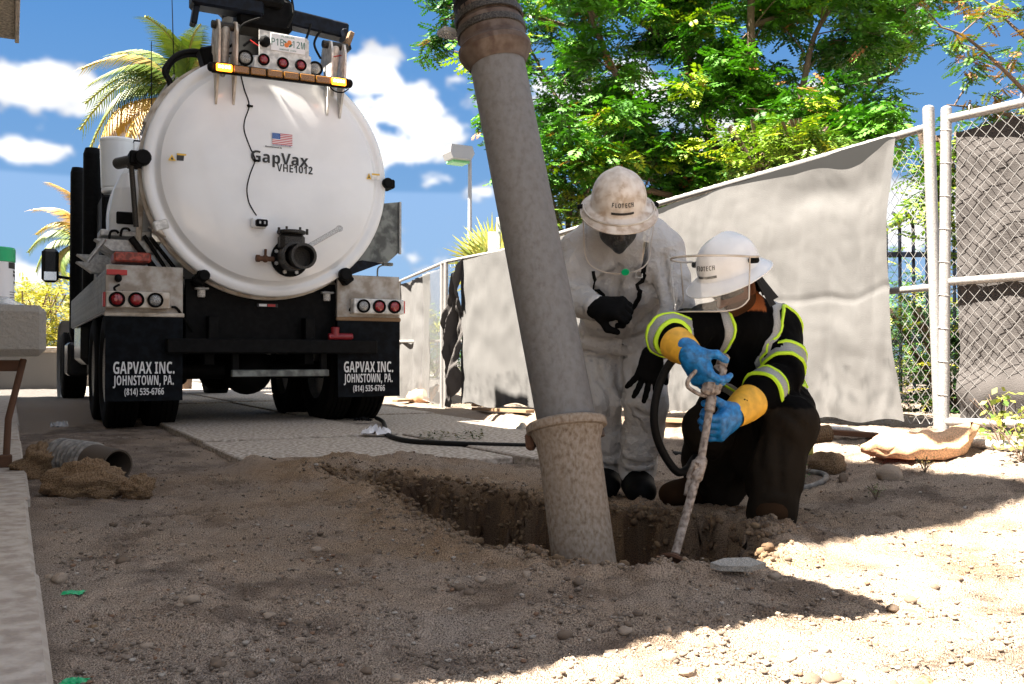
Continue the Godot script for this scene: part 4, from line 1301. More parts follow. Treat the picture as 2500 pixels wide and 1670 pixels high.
	# second screen left of the pipe
	var s2top := func(u: float): return lerpf(PE.y, PE.lerp(PC, .5).y, u) - .10 + .02 * sin(u * 9)
	var gPE: Vector3 = g.call(PE)
	var E0 := PE.lerp(PF, .62)
	var s2 := cloth("shade_screen", E0, PE.lerp(PC, .86), func(u: float): return lerpf(PE.y, PC.y, u * .86) - .08, func(u: float): return gPE.y + .04 + .08 * u + .03 * sin(u * 20) , .07, func(u: float, w: float): return .03 * sin(u * 12) * w + .02 * nz.get_noise_2d(u * 8, w * 3), M.screen, 60, 40, stains)
	tag(s2, "pale grey mesh screen on the fence just left of the big pipe", "shade screen", "fence screens")
	# torn strip hanging between the sections
	var s3 := cloth("shade_screen", PF.lerp(PE, .10), PF.lerp(PE, .40), func(u: float): return lerpf(PF.y, PE.y, u) - (.62 if u < .5 else .3) * (1.0 - u) - .05, func(u: float): return gPE.y - .02 + .45 * pow(absf(u - .15), 1.5), .09, func(u: float, w: float): return .10 * sin(w * 9) * u + .07 * sin(u * 6 + w * 5) + .08 * nz.get_noise_2d(u * 3, w * 5), M.screen_dark, 26, 46, func(_u, _w): return Color.WHITE)
	tag(s3, "dark torn screen strip drooping from the far fence corner", "shade screen", "fence screens")
	# farthest screen, behind the tail of the truck
	var s4 := cloth("shade_screen", PF.lerp(PG, .36), PG.lerp(PF, -.6), func(u: float): return lerpf(PF.lerp(PG, .36).y, PG.y, u) - .03, func(u: float): return .0 + .04 + .05 * sin(u * 9), .05, func(u: float, w: float): return .05 * sin(u * 22) * (.4 + w) + .03 * nz.get_noise_2d(u * 8, w * 3), M.screen, 60, 30, stains)
	tag(s4, "farthest pinkish grey mesh screen next to the right mud flap", "shade screen", "fence screens")
	# dark screen behind the gate mesh
	var gGA: Vector3 = g.call(GA)
	var G0 := GA + dirg * .04
	var G1 := GA + dirg * 2.2
	var gs := cloth("shade_screen", G1, G0, func(u: float): return GA.y - .02 - .03 * sin(u * 7) - .07 * u, func(u: float): return gGA.y + .06 + .02 * sin(u * 18), .045, func(u: float, w: float): return .02 * sin(u * 17 + w * 3) + .022 * nz.get_noise_2d(u * 9, w * 5) - (.05 * exp(-pow((w - .9) / .06, 2))), M.screen_dark, 90, 60, func(u: float, w: float): return Color.WHITE * (1.0 + .5 * clampf(nz.get_noise_2d(u * 6, w * 4 + 2), 0, 1)))
	tag(gs, "dark woven screen behind the wires of the right gate leaf", "shade screen", "fence screens")

# ---------------------------------------------------------------- trees, palms, shrubs and what stands behind the fence
func spray_mesh(pairs: int, length: float, leaf: float, width: float, m: Material) -> ArrayMesh:
	# one feathery compound leaf along +z, drooping
	var b := MB.new()
	for i in pairs:
		var t := (i + .6) / pairs
		var p := Vector3(0, -.10 * length * t * t, length * t)
		for s in [-1.0, 1.0]:
			var k := sin(PI * clampf(t * .85 + .12, 0, 1))
			var d := Vector3(s, -.25 - .1 * sin(i * 2.1), .55).normalized() * leaf * (.5 + .6 * k)
			var w := Vector3(-.3 * s, .35 * cos(i * 1.3), 1).normalized() * width
			var a := p + Vector3(s * .004, 0, 0)
			b.quad(a, a + d * .5 - w * .5, a + d, a + d * .5 + w * .5)
	return b.mesh(m)
func crown_mm(called: String, mesh: Mesh, xs: Array, cs: Array, parent: Node) -> void:
	var mm := MultiMesh.new()
	mm.transform_format = MultiMesh.TRANSFORM_3D
	mm.use_colors = true
	mm.mesh = mesh
	mm.instance_count = xs.size()
	for i in xs.size():
		mm.set_instance_transform(i, xs[i])
		mm.set_instance_color(i, cs[i])
	var o := MultiMeshInstance3D.new()
	o.multimesh = mm
	o.name = called
	parent.add_child(o, true)
	o.set_meta("kind", "stuff")
func leafy_tree(t: Node3D, limbs: Array, spec: Dictionary, rng: RandomNumberGenerator) -> void:
	# limbs: arrays of Vector3 with a start radius; twigs and leaves grow from them
	var wood := MB.new()
	var tips := []
	for lb in limbs:
		var pts: Array = smooth(lb[0], 5)
		var rad := []
		for i in pts.size(): rad.append(.72 * lerpf(lb[1], lb[2], float(i) / (pts.size() - 1)))
		wood.tube(pts, rad, 9)
		var n: int = lb[4] if lb.size() > 4 else spec.sub
		for i in n:
			var u: float = lerpf(lb[3], 1.0, (i + rng.randf()) / n)
			var p: Vector3 = pts[mini(int(u * (pts.size() - 1)), pts.size() - 1)]
			var dr := Vector3(rng.randf_range(-1, 1), rng.randf_range(-.35, .8), rng.randf_range(-1, 1)).normalized()
			var len: float = rng.randf_range(.5, 1.0) * spec.reach
			var mid := p + dr * len * .5 + Vector3(0, .10 * len, 0)
			var end := p + dr * len
			var r0: float = spec.twig
			wood.tube(smooth([p, mid, end], 3), [r0, r0 * .9, r0 * .8, r0 * .7, r0 * .55, r0 * .45, r0 * .3], 5, false)
			for k in spec.twigs:
				var q := mid.lerp(end, rng.randf_range(-.4, 1.0))
				var d2 := (dr * .5 + Vector3(rng.randf_range(-1, 1), rng.randf_range(-.6, .7), rng.randf_range(-1, 1))).normalized()
				var e2: Vector3 = q + d2 * rng.randf_range(.25, .7) * spec.reach * .5
				wood.tube([q, e2], [r0 * .35, r0 * .15], 4, false)
				tips.append([q, e2])
	obj("trunk", wood, M.bark, t)
	var xs := []
	var cs := []
	for tip in tips:
		if spec.has("keep") and not spec.keep.call(tip[1]): continue
		var tone: float = clampf(.5 + .9 * noise_a.get_noise_3dv(tip[1] * .55) + rng.randf_range(-.25, .25), 0, 1)
		var young: bool = rng.randf() < spec.young
		for k in spec.leaves:
			var p: Vector3 = tip[0].lerp(tip[1], rng.randf_range(.1, 1.15)) + Vector3(rng.randf_range(-1, 1), rng.randf_range(-1, 1), rng.randf_range(-1, 1)) * spec.puff
			var yaw := rng.randf() * TAU
			var bs := Basis(Vector3.UP, yaw) * Basis(Vector3.RIGHT, rng.randf_range(-.25, .75)) * Basis(Vector3(0, 0, 1), rng.randf_range(-.5, .5))
			xs.append(Transform3D(bs.scaled(Vector3.ONE * rng.randf_range(.7, 1.25)), p))
			var c: Color = spec.c0.lerp(spec.c1, clampf(tone + rng.randf_range(-.2, .2), 0, 1))
			if young: c = spec.c2.lerp(c, rng.randf() * .4)
			if rng.randf() < spec.get("dead", 0.0): c = Color(.30, .13, .04)
			cs.append(c)
	crown_mm("crown", spray_mesh(spec.pairs, spec.len, spec.leaf, spec.wid, M.leaf), xs, cs, t)
func shrub(label: String, at: Vector3, size: Vector3, n: int, c0: Color, c1: Color, c2: Color, sd: int, called := "shrub", leaf := .07, cat := "shrub", group := "") -> Node3D:
	var rng := RandomNumberGenerator.new()
	rng.seed = sd
	var t := thing(called, label, cat, at, 0, group)
	var st := MB.new()
	var xs := []
	var cs := []
	for i in 9:
		var a := rng.randf() * TAU
		st.tube(smooth([Vector3.ZERO, Vector3(cos(a) * size.x * .15, size.y * .4, sin(a) * size.z * .15), Vector3(cos(a) * size.x * .35, size.y * .85, sin(a) * size.z * .35)], 3), .02, 5, false)
	obj("stems", st, M.bark, t)
	for i in n:
		var d := Vector3(rng.randfn(), rng.randfn(), rng.randfn()).normalized() * pow(rng.randf(), .3)
		var p := Vector3(d.x * size.x * .5, (d.y * .5 + .5) * size.y, d.z * size.z * .5)
		p *= 1.0 + .3 * noise_a.get_noise_3dv((p + at) * 1.5)
		if noise_b.get_noise_3dv((p + at) * (2.2 / maxf(.6, size.x * .35))) < -.22: continue
		var bs := Basis(Vector3.UP, rng.randf() * TAU) * Basis(Vector3.RIGHT, rng.randf_range(-.6, .8))
		xs.append(Transform3D(bs.scaled(Vector3.ONE * rng.randf_range(.7, 1.3)), p))
		var c := c0.lerp(c1, clampf(.5 + noise_a.get_noise_3dv((p + at) * 1.1) + rng.randf_range(-.3, .3), 0, 1))
		if rng.randf() < .12: c = c2
		cs.append(c)
	crown_mm("foliage", spray_mesh(7, leaf * 4.0, leaf, leaf * .42, M.leaf), xs, cs, t)
	return t
func frond_mesh(length: float, droop: float, n: int, leaf: float, c0: Color, c1: Color, side_droop: float, rng: RandomNumberGenerator) -> ArrayMesh:
	var b := MB.new()
	var pts := []
	for i in 13:
		var t := i / 12.0
		pts.append(Vector3(0, length * (.32 * t - droop * t * t * t), length * t * (1.0 - .18 * t * droop)))
	b.col = c1.lerp(Color(.35, .30, .10), .5)
	b.tube(pts, .022, 5)
	for i in n:
		var t := .12 + .88 * i / n
		var k := t * 12
		var p: Vector3 = pts[int(k)].lerp(pts[mini(int(k) + 1, 12)], k - int(k))
		var fw: Vector3 = (pts[mini(int(k) + 1, 12)] - pts[maxi(int(k) - 0, 0)]).normalized()
		if fw.length() < .5: fw = Vector3(0, -.5, .8).normalized()
		for s in [-1.0, 1.0]:
			b.col = c0.lerp(c1, clampf(rng.randf() * .8 + t * .3, 0, 1))
			var ll := leaf * (.55 + .6 * sin(PI * minf(t + .12, 1.0))) * rng.randf_range(.85, 1.1)
			var o := (Vector3(s, 0, 0) + fw * .55).normalized()
			var mid := p + o * ll * .5 + Vector3(0, -.10 * ll * side_droop, 0)
			var tip := p + o * ll * .9 + Vector3(0, -.62 * ll * side_droop, 0)
			var w := fw * .020
			b.quad(p - w, mid - w * .9, mid + w * .9, p + w)
			b.tri(mid - w * .9, tip, mid + w * .9)
	return b.mesh(M.frond)
func palm(label: String, crown: Vector3, ground: Vector3, fronds: Array, sd: int) -> void:
	var rng := RandomNumberGenerator.new()
	rng.seed = sd
	var t := thing("palm_tree", label, "palm tree", ground)
	var tr := MB.new()
	var path := []
	var rad := []
	for i in 25:
		path.append((crown - ground) * (i / 24.0))
		rad.append(.16 - .05 * i / 24.0 + (.012 if i % 2 else 0.0))
	tr.tube(path, rad, 12)
	obj("trunk", tr, M.bark, t)
	for f in fronds:      # azimuth (0 = away along -z, 90 = left), elevation, length, droop, colour a, colour b
		var m := frond_mesh(f[2] * .92, f[3] + .12, 44, f[2] * .22, f[4], f[5], f[6], rng)
		inst("frond", m, t, Transform3D(Basis(Vector3.UP, deg_to_rad(-f[0])) * Basis(Vector3.RIGHT, deg_to_rad(-f[1])), crown - ground))

func build_vegetation() -> void:
	var rng := RandomNumberGenerator.new()
	rng.seed = 77
	# ---- the big tree behind the fence
	var base := wp(1640, 700, 13.0)
	base.y = -.05
	var t := thing("shade_tree", "large feathery green shade tree rising behind the grey screen", "tree", base)
	var px := func(x: float, y: float, d: float): return wp(x, y, d) - base
	var fork: Vector3 = px.call(1640, 470, 13.0)
	var limbs := [
		[[Vector3(0, -.2, 0), px.call(1650, 560, 13.0), fork], .26, .2, .9],
		[[fork, px.call(1526, 353, 12.8), px.call(1450, 242, 12.5), px.call(1370, 80, 12.3), px.call(1330, -60, 12.2)], .11, .03, .25],
		[[fork, px.call(1626, 297, 13.2), px.call(1576, 141, 13.4), px.call(1551, 0, 13.5), px.call(1530, -140, 13.6)], .14, .05, .3],
		[[fork, px.call(1707, 277, 13.2), px.call(1722, 166, 13.0), px.call(1722, 0, 12.8), px.call(1745, -140, 12.7)], .13, .05, .3],
		[[fork, px.call(1760, 380, 12.8), px.call(1833, 221, 12.6), px.call(1868, 80, 12.6), px.call(1940, -30, 12.4)], .10, .03, .3],
		[[fork, px.call(1560, 430, 13.5), px.call(1420, 380, 14.2), px.call(1300, 260, 14.6), px.call(1215, 110, 14.8)], .10, .025, .3],
		[[fork, px.call(1500, 440, 12.3), px.call(1380, 420, 11.8), px.call(1270, 390, 11.6)], .07, .02, .3],
		[[fork, px.call(1800, 400, 14.0), px.call(1960, 250, 14.4), px.call(2080, 130, 14.6)], .10, .02, .3, 12],
		[[fork, px.call(1780, 420, 12.2), px.call(1920, 330, 11.8), px.call(2040, 270, 11.6)], .08, .02, .35],
		[[px.call(1576, 141, 13.4), px.call(1480, 60, 13.8), px.call(1350, -10, 14.2), px.call(1210, 0, 14.4)], .06, .02, .2],
		[[px.call(1722, 60, 12.9), px.call(1850, 20, 13.3), px.call(1990, 20, 13.6), px.call(2070, 60, 13.8)], .06, .02, .2],
		[[px.call(1420, 380, 14.2), px.call(1300, 330, 13.6), px.call(1180, 260, 13.0), px.call(1090, 215, 12.8)], .05, .012, .5, 7],
		[[px.call(1300, 60, 14.4), px.call(1180, 30, 13.9), px.call(1080, 40, 13.6), px.call(1010, 45, 13.5)], .045, .01, .45, 6],
		[[px.call(1650, 430, 13.0), px.call(1700, 330, 14.5), px.call(1640, 120, 15.0), px.call(1620, -80, 15.2)], .09, .03, .3]]
	leafy_tree(t, limbs, {"sub": 16, "reach": 1.15, "twig": .012, "twigs": 5, "leaves": 16, "puff": .14, "young": .09, "dead": .02, "pairs": 6, "len": .26, "leaf": .082, "wid": .046,
		"c0": Color(.018, .085, .007), "c1": Color(.11, .29, .014), "c2": Color(.34, .42, .02)}, rng)
	# ---- second tree at the right, with brown seed heads
	var b2 := wp(2500, 700, 12.5)
	b2.y = 0
	var t2 := thing("shade_tree", "thinner tree with brown seed heads over the right gate", "tree", b2)
	var p2 := func(x: float, y: float, d: float): return wp(x, y, d) - b2
	var f2: Vector3 = p2.call(2450, 330, 12.5)
	leafy_tree(t2, [[[Vector3(0, -.2, 0), p2.call(2480, 520, 12.5), f2], .14, .1, .9], [[f2, p2.call(2330, 190, 12.0), p2.call(2220, 90, 11.8), p2.call(2150, 60, 11.8)], .05, .01, .3], [[f2, p2.call(2300, 260, 12.4), p2.call(2170, 240, 12.4)], .05, .01, .4], [[f2, p2.call(2400, 150, 12.6), p2.call(2300, 40, 12.8), p2.call(2230, -20, 12.8)], .05, .01, .3]],
		{"sub": 6, "reach": .75, "twig": .012, "twigs": 4, "leaves": 6, "puff": .1, "young": .12, "dead": .32, "pairs": 8, "len": .2, "leaf": .055, "wid": .028, "c0": Color(.02, .085, .008), "c1": Color(.10, .22, .02), "c2": Color(.34, .34, .03)}, rng)
	# ---- pale new growth and shrubs leaning over the fence
	var green0 := Color(.03, .10, .01)
	var lime := Color(.20, .30, .02)
	var yel := Color(.42, .42, .03)
	for e in [[1745, 340, 11.2, 1.1, .75, 150, "lime green bush top leaning over the fence rail behind the standing worker's shoulder"], [1840, 325, 10.6, .9, .55, 130, "lime green bush top next to the seed-brown leaves above the fence rail"], [1300, 490, 11.4, .75, .9, 120, "yellow green bush squeezed between the pipe and the standing worker"], [2155, 420, 7.0, .4, 1.1, 110, "tall leafy shrub showing through the gap between fence and gate"]]:
		var c := wp(e[0], e[1], e[2])
		shrub(e[6], Vector3(c.x, c.y - e[4] * .5, c.z), Vector3(e[3], e[4], e[3]), e[5] * 2, green0, lime, yel, int(e[0]))
		var tr := MB.new()
		tr.tube([Vector3(0, -(c.y - e[4] * .5), 0), Vector3(.02, .1, 0)], [.035, .02], 6)
		obj("stem", tr, M.bark, get_child(get_child_count() - 1))
	# hedge behind the fence gap
	var hc := wp(2125, 830, 7.4)
	shrub("dark green hedge behind the bare mesh at the gate post", Vector3(hc.x + .2, .12, hc.z), Vector3(1.6, 1.05, .8), 1500, Color(.008, .035, .004), Color(.03, .08, .01), Color(.35, .30, .04), 31, "hedge", .04, "hedge")
	# dark picket fence with curved tops behind the hedge
	var pf := thing("picket_fence", "dark metal picket fence with curved tops behind the hedge", "fence", wp(2120, 900, 9.0))
	for i in 13:
		var p := MB.new()
		var x := -.75 + i * .13
		p.tube(smooth([Vector3(x, 0, 0), Vector3(x, 1.38, 0), Vector3(x, 1.55, 0), Vector3(x - .05, 1.65, .08), Vector3(x - .12, 1.70, .14)], 4), .016, 6)
		obj("picket", p, M.blue_black, pf)
	for y in [.5, 1.32]:
		var p := MB.new()
		p.box(Vector3(0, y, 0), Vector3(1.9, .05, .03), Basis(), .004)
		obj("rail", p, M.blue_black, pf)
	# ---- palms on the left
	var g1 := Color(.05, .11, .015)
	var g2 := Color(.17, .22, .03)
	var gold := Color(.50, .30, .03)
	var tan := Color(.42, .26, .10)
	var c1 := wp(425, 225, 19.0)
	palm("tall palm with golden fronds rising behind the white tank", c1, Vector3(c1.x, 0, c1.z), [
		[96, 52, 2.1, .55, g1, g2, 1.0], [78, 38, 2.3, .6, g2, tan, 1.0], [95, 18, 2.5, .75, g1, g2, 1.1], [82, 4, 2.3, .8, g1, g2, 1.1], [98, -14, 2.6, .5, gold, gold, 1.2], [84, -22, 2.5, .45, gold, tan, 1.2], [60, 30, 2.0, .7, g1, g2, 1.0],
		[-30, 62, 2.0, .6, g1, g2, 1.0], [-70, 48, 2.2, .6, g2, tan, 1.0], [-95, 25, 2.3, .7, g1, g2, 1.0], [20, 66, 2.0, .5, g1, g2, .9], [150, 50, 2.1, .6, g2, lime, 1.0], [180, 20, 2.0, .8, g1, g2, 1.0], [70, -36, 2.2, .5, tan, gold, 1.2], [90, 30, 2.2, .75, g1, g2, 1.1]], 5)
	var c2 := wp(190, 555, 24.0)
	palm("lower palm with drooping fronds between the mirror and the exhaust stacks", c2, Vector3(c2.x, 0, c2.z), [
		[88, 58, 1.7, .6, gold, tan, 1.1], [92, 20, 1.6, .7, g1, g2, 1.1], [80, -5, 1.5, .7, g1, g2, 1.1], [100, -30, 1.4, .6, g2, tan, 1.2], [60, 80, 1.9, .5, gold, tan, 1.0], [-80, 30, 1.6, .7, g1, g2, 1.0], [70, -50, 1.3, .5, g1, g2, 1.2], [105, 40, 1.6, .7, g2, gold, 1.0]], 9)
	# ---- fan palm beside the lamp post
	var fc := wp(1128, 585, 15.5)
	var fp := thing("fan_palm", "fan palm with stiff pointed leaves over the far fence corner", "palm tree", Vector3(fc.x, 0, fc.z))
	var ft := MB.new()
	ft.tube([Vector3.ZERO, Vector3(0, fc.y, 0)], [.14, .11], 10)
	obj("trunk", ft, M.bark, fp)
	for q in 4:
		var fm := MB.new()
		var ctr := Vector3(0, fc.y, 0) + Vector3([0.0, -.15, .1, -.05][q], [.05, -.12, -.1, -.3][q], [0.0, .2, .2, .3][q])
		for i in 26:
			var a := deg_to_rad(lerpf(20, 215, i / 25.0) + [0, 25, -30, 50][q])
			var d := Vector3(cos(a), sin(a), .25 * sin(a * 2 + q)).normalized()
			var n := Vector3(-d.y, d.x, 0) * .02
			var ln := .62 * (1.0 + .12 * sin(i * 2.2))
			fm.col = g2.lerp(Color(.40, .36, .06), .5 + .5 * sin(i * 1.7 + q))
			fm.quad(ctr, ctr + d * ln * .6 - n, ctr + d * ln, ctr + d * ln * .6 + n)
		obj("frond", fm, M.frond, fp)
	# pale pillar next to it
	var pc := wp(1133, 575, 15.0)
	var pil := thing("pale_pillar", "pale green square pillar just left of the big pipe above the fence", "pillar", Vector3(pc.x, 0, pc.z))
	var pm := MB.new()
	pm.box(Vector3(0, 1.32, 0), Vector3(.20, 2.64, .2), Basis(), .012)
	obj("shaft", pm, M.pale_green, pil)
	pm = MB.new()
	pm.box(Vector3(.07, 2.75, 0), Vector3(.07, .26, .1), Basis(), .008)
	obj("finial", pm, M.pale_green, pil)
	# ---- street lamp
	var lp := wp(1077, 345, 28.0)
	var sl := thing("street_lamp", "box-headed street lamp with green lens above the far fence", "street lamp", Vector3(lp.x, 0, lp.z))
	var po := MB.new()
	po.tube([Vector3(0, 0, 0), Vector3(0, lp.y - .35, 0)], [.085, .055], 12)
	obj("pole", po, M.lamp_grey, sl)
	var arm := MB.new()
	arm.tube(smooth([Vector3(0, lp.y - .36, 0), Vector3(0, lp.y - .10, 0), Vector3(-.08, lp.y + .0, .02), Vector3(-.24, lp.y - .02, .04)], 6), .05, 10)
	obj("arm", arm, M.lamp_grey, sl)
	var hd := MB.new()
	hd.prism(PackedVector2Array([Vector2(-.78, .06), Vector2(-.1, .06), Vector2(-.02, -.16), Vector2(-.12, -.34), Vector2(-.72, -.34), Vector2(-.80, -.16)]), -.3, .3, Transform3D(Basis(Vector3.UP, .5), Vector3(.03, lp.y, 0)))
	obj("lamp_head", hd, M.lamp_grey, sl)
	var ln := MB.new()
	ln.box(Vector3(-.36, lp.y - .36, .0) , Vector3(.56, .10, .52), Basis(Vector3.UP, .5), .03)
	obj("lens", ln, M.lamp_green, sl)
	# ---- low wall and bushes beyond the truck on the left
	var lw := thing("low_wall", "low grey concrete wall with pale coping far behind the bench", "wall", LF(-1.5, 0, 22.0), YAW)
	var wm := MB.new()
	wm.box(Vector3(0, .38, 0), Vector3(9, .76, .22), Basis(), .01)
	obj("wall_body", wm, M.asphalt, lw)
	wm = MB.new()
	wm.box(Vector3(0, .82, 0), Vector3(9, .12, .32), Basis(), .015)
	obj("coping", wm, M.walk, lw)
	var yg := Color(.13, .15, .015)
	var yo := Color(.42, .32, .03)
	for e in [[60, 700, 27.0, 3.0, 2.6, "golden green bush at the far left beyond the bench"], [130, 715, 29.0, 3.2, 2.8, "golden bush left of the truck's front wheel"], [215, 720, 32.0, 4.0, 3.2, "olive bush hidden partly by the truck's side"], [20, 690, 31.0, 3.5, 3.2, "pale bush behind the canister"]]:
		var c := wp(e[0], e[1], e[2])
		shrub(e[5], Vector3(c.x, .3, c.z), Vector3(e[3], e[4], e[3]), 900, yg, yo, Color(.5, .42, .05), int(e[0]) + 3, "golden_bush", .10)
	# trees closing the view beyond the fence on the right and behind the truck
	for e in [[1000, 700, 30.0, 3.0, 2.3, "distant green bush right of the mud flap beyond the fence"], [2110, 640, 24.0, 3.0, 2.2, "distant green bush seen through the fence gap"], [1850, 560, 20.0, 6.0, 3.4, "broad green shrub mass behind the big screen"]]:
		var c := wp(e[0], e[1], e[2])
		shrub(e[5], Vector3(c.x, 0, c.z), Vector3(e[3], e[4], e[3]), 900, Color(.012, .06, .006), Color(.07, .17, .015), yel, int(e[0]) + 5, "far_bush", .10)

# ---------------------------------------------------------------- suction pipe, lance and hoses
const LA := [1650.0, 838.0, 3.33]
var lance_top: Vector3
var lance_tip: Vector3
func build_pipe_and_tools() -> void:
	var a := wp(1120, 42, 3.51)
	var b := wp(1297, 955, 3.26)
	var c := wp(1353, 1380, 3.10)
	var t := thing("suction_pipe", "thick grey metal suction pipe leaning down into the excavation", "pipe", c)
	var up := (a - b).normalized()
	var lo := (b - c).normalized()
	var len1 := a.distance_to(b)
	var m := MB.new()
	var xf := MB.along(b - c, up)
	m.lathe([Vector2(.100, -.01), Vector2(.102, .0), Vector2(.1015, len1 * .5), Vector2(.102, len1 - .05), Vector2(.104, len1)], 48, xf)
	obj("upper_tube", m, M.pipe_metal, t)
	m = MB.new()
	m.lathe([Vector2(.104, len1 - .20), Vector2(.112, len1 - .185), Vector2(.128, len1 - .16), Vector2(.136, len1 - .145), Vector2(.137, len1 - .125), Vector2(.128, len1 - .115), Vector2(.124, len1 - .10), Vector2(.124, len1 - .03), Vector2(.118, len1 - .02), Vector2(.118, len1 + .03)], 48, xf)
	obj("upper_collar", m, M.clamp_metal, t)
	m = MB.new()
	for h in [len1 - .06, len1 - .005]:
		m.lathe([Vector2(.124, h - .014), Vector2(.130, h - .012), Vector2(.130, h + .012), Vector2(.124, h + .014)], 48, xf)
	obj("clamp_band", m, M.cast_iron, t)
	m = MB.new()
	var lp := []
	for e in [[-.6, .02], [-.25, .05], [.35, .055], [.40, .035], [-.2, .025], [-.55, .0]]:
		lp.append(xf * Vector3(sin(e[0]) * .138, len1 - .07 + e[1], cos(e[0]) * .138))
	m.tube(smooth(lp, 4), .006, 6)
	obj("clamp_lever", m, M.cast_iron, t)
	m = MB.new()
	var hp := []
	for i in 15: hp.append(b - c + up * (len1 + i * .11) + Vector3(-.012, .006, -.008) * i * i * .35)
	m.tube(hp, .118, 24)
	for i in 24: m.lathe([Vector2(.118, -.012), Vector2(.124, 0), Vector2(.118, .012)], 24, MB.along((hp[int(i / 24.0 * 13)] as Vector3).lerp(hp[int(i / 24.0 * 13) + 1], fmod(i / 24.0 * 13, 1.0)), up), true)
	obj("rubber_hose", m, M.hose_rubber, t)
	# floodlight clipped to the collar
	m = MB.new()
	var lpz := wp(1030, 76, 3.56) - c
	m.box(lpz, Vector3(.075, .024, .075), Basis(Vector3(0, 0, 1), -.12) * Basis(Vector3.UP, .5), .006)
	m.tube([lpz + Vector3(.02, -.01, 0), lpz + Vector3(.06, -.035, .0), lpz + Vector3(.085, -.03, 0)], .012, 8)
	m.box(lpz + Vector3(.05, -.03, .01), Vector3(.035, .04, .03), Basis(), .005)
	var wl := obj("work_light", m, M.galv, t)
	m = MB.new()
	m.box(lpz + Vector3(-.002, -.0135, .004), Vector3(.06, .004, .06), Basis(Vector3(0, 0, 1), -.12) * Basis(Vector3.UP, .5))
	obj("lens", m, M.white_lens, wl)
	# lower tube with its bell mouth, caked in sand
	var len2 := b.distance_to(c)
	m = MB.new()
	var x2 := MB.along(Vector3(0, -.02, 0), lo)
	m.lathe([Vector2(.098, -.25), Vector2(.105, -.25), Vector2(.1065, len2 * .4), Vector2(.107, len2 - .16), Vector2(.109, len2 - .10), Vector2(.113, len2 - .065), Vector2(.122, len2 - .04), Vector2(.126, len2 - .03)], 56, x2, true)
	m.lathe([Vector2(.126, len2 - .03), Vector2(.138, len2 - .026), Vector2(.140, len2 - .02), Vector2(.140, len2 - .004), Vector2(.135, len2 + .003), Vector2(.112, len2 + .010), Vector2(.102, len2 + .012)], 56, x2)
	obj("lower_tube", m, M.pipe_dirty, t)
	m = MB.new()
	lp = []
	for e in [[-1.02, -.03], [-.85, -.012], [-.3, .028], [.05, .036], [.10, .024], [-.3, .012], [-.8, -.026], [-.98, -.04]]:
		lp.append(x2 * Vector3(sin(e[0]) * .150, len2 + e[1], cos(e[0]) * .150))
	m.tube(smooth(lp, 4), .0055, 7)
	m.box(x2 * Vector3(sin(-1.0) * .14, len2 - .035, cos(-1.0) * .14), Vector3(.03, .035, .025), x2.basis * Basis(Vector3.UP, -1.0), .004)
	obj("clamp_lever", m, M.clamp_metal, t)
	m = MB.new()
	m.box(x2 * Vector3(sin(1.25) * .137, len2 - .045, cos(1.25) * .137), Vector3(.035, .06, .03), x2.basis * Basis(Vector3.UP, 1.25), .008)
	obj("clamp_hook", m, M.rust, t)
	# ---- water lance
	lance_top = wp(1652, 842, 3.34)
	lance_tip = wp(1541, 1295, 3.06)
	var lt := thing("water_lance", "mud-spattered metal water lance held by the crouching worker", "lance", lance_tip)
	var mid := wp(1606, 1060, 3.22) - lance_tip
	var top := wp(1632, 905, 3.30) - lance_tip
	m = MB.new()
	m.cyl(top, mid, .0135, 16)
	m.cyl(top.lerp(mid, .02), top.lerp(mid, .26), .018, 16, .004)
	obj("upper_tube", m, M.tool_metal, lt)
	m = MB.new()
	m.cyl(mid + (mid - Vector3.ZERO).normalized() * .02, mid * .10, .0145, 16, .003)
	obj("lower_tube", m, M.tool_metal, lt)
	m = MB.new()
	m.lathe([Vector2(.015, -.07), Vector2(.021, -.06), Vector2(.022, .0), Vector2(.020, .012), Vector2(.015, .02)], 18, MB.along(mid, mid))
	m.box(mid + mid.normalized() * -.02 + Vector3(-.018, -.01, .005), Vector3(.035, .075, .035), Basis(Vector3(0, 0, 1), -.35), .008)
	m.tube([mid + Vector3(-.02, -.02, .01), mid + Vector3(-.045, -.075, .02), mid + Vector3(-.055, -.11, .02)], [.015, .012, .008], 8)
	obj("joint_block", m, M.tool_metal, lt)
	m = MB.new()
	m.cyl(mid * .10, mid * .03, .014, 14)
	m.lathe([Vector2(.0, .0), Vector2(.042, .002), Vector2(.045, .01), Vector2(.03, .018), Vector2(.016, .02)], 20, MB.along(mid * .03, mid))
	obj("nozzle", m, M.rust, lt)
	m = MB.new()
	m.tube([mid * .035, mid * -.0 + Vector3(-.004, -.012, 0), mid * -.16], [.003, .005, .013], 8)
	obj("water_jet", m, M.film, lt)
	m = MB.new()
	var gdir := (lance_top - lance_tip - top).normalized()
	var gb := Basis(gdir.cross(Vector3(0, 0, 1)).normalized(), gdir, gdir.cross(Vector3(0, 0, 1)).normalized().cross(gdir))
	m.box(top.lerp(lance_top - lance_tip, .55), Vector3(.048, .12, .04), gb, .014)
	m.cyl(lance_top - lance_tip + gdir * .0, lance_top - lance_tip + gdir * .05, .021, 14, .005)
	m.box(top + Vector3(-.012, .025, 0), Vector3(.045, .06, .036), gb, .01)
	obj("gun_body", m, M.tool_metal, lt)
	m = MB.new()
	var tg := []
	for e in [[1628, 908, 3.30], [1608, 906, 3.29], [1584, 893, 3.28], [1575, 882, 3.28], [1579, 868, 3.28], [1590, 855, 3.29], [1605, 838, 3.30]]: tg.append(wp(e[0], e[1], e[2]) - lance_tip)
	m.tube(smooth(tg, 4), .0075, 7)
	obj("trigger_guard", m, M.tool_metal, lt)
	m = MB.new()
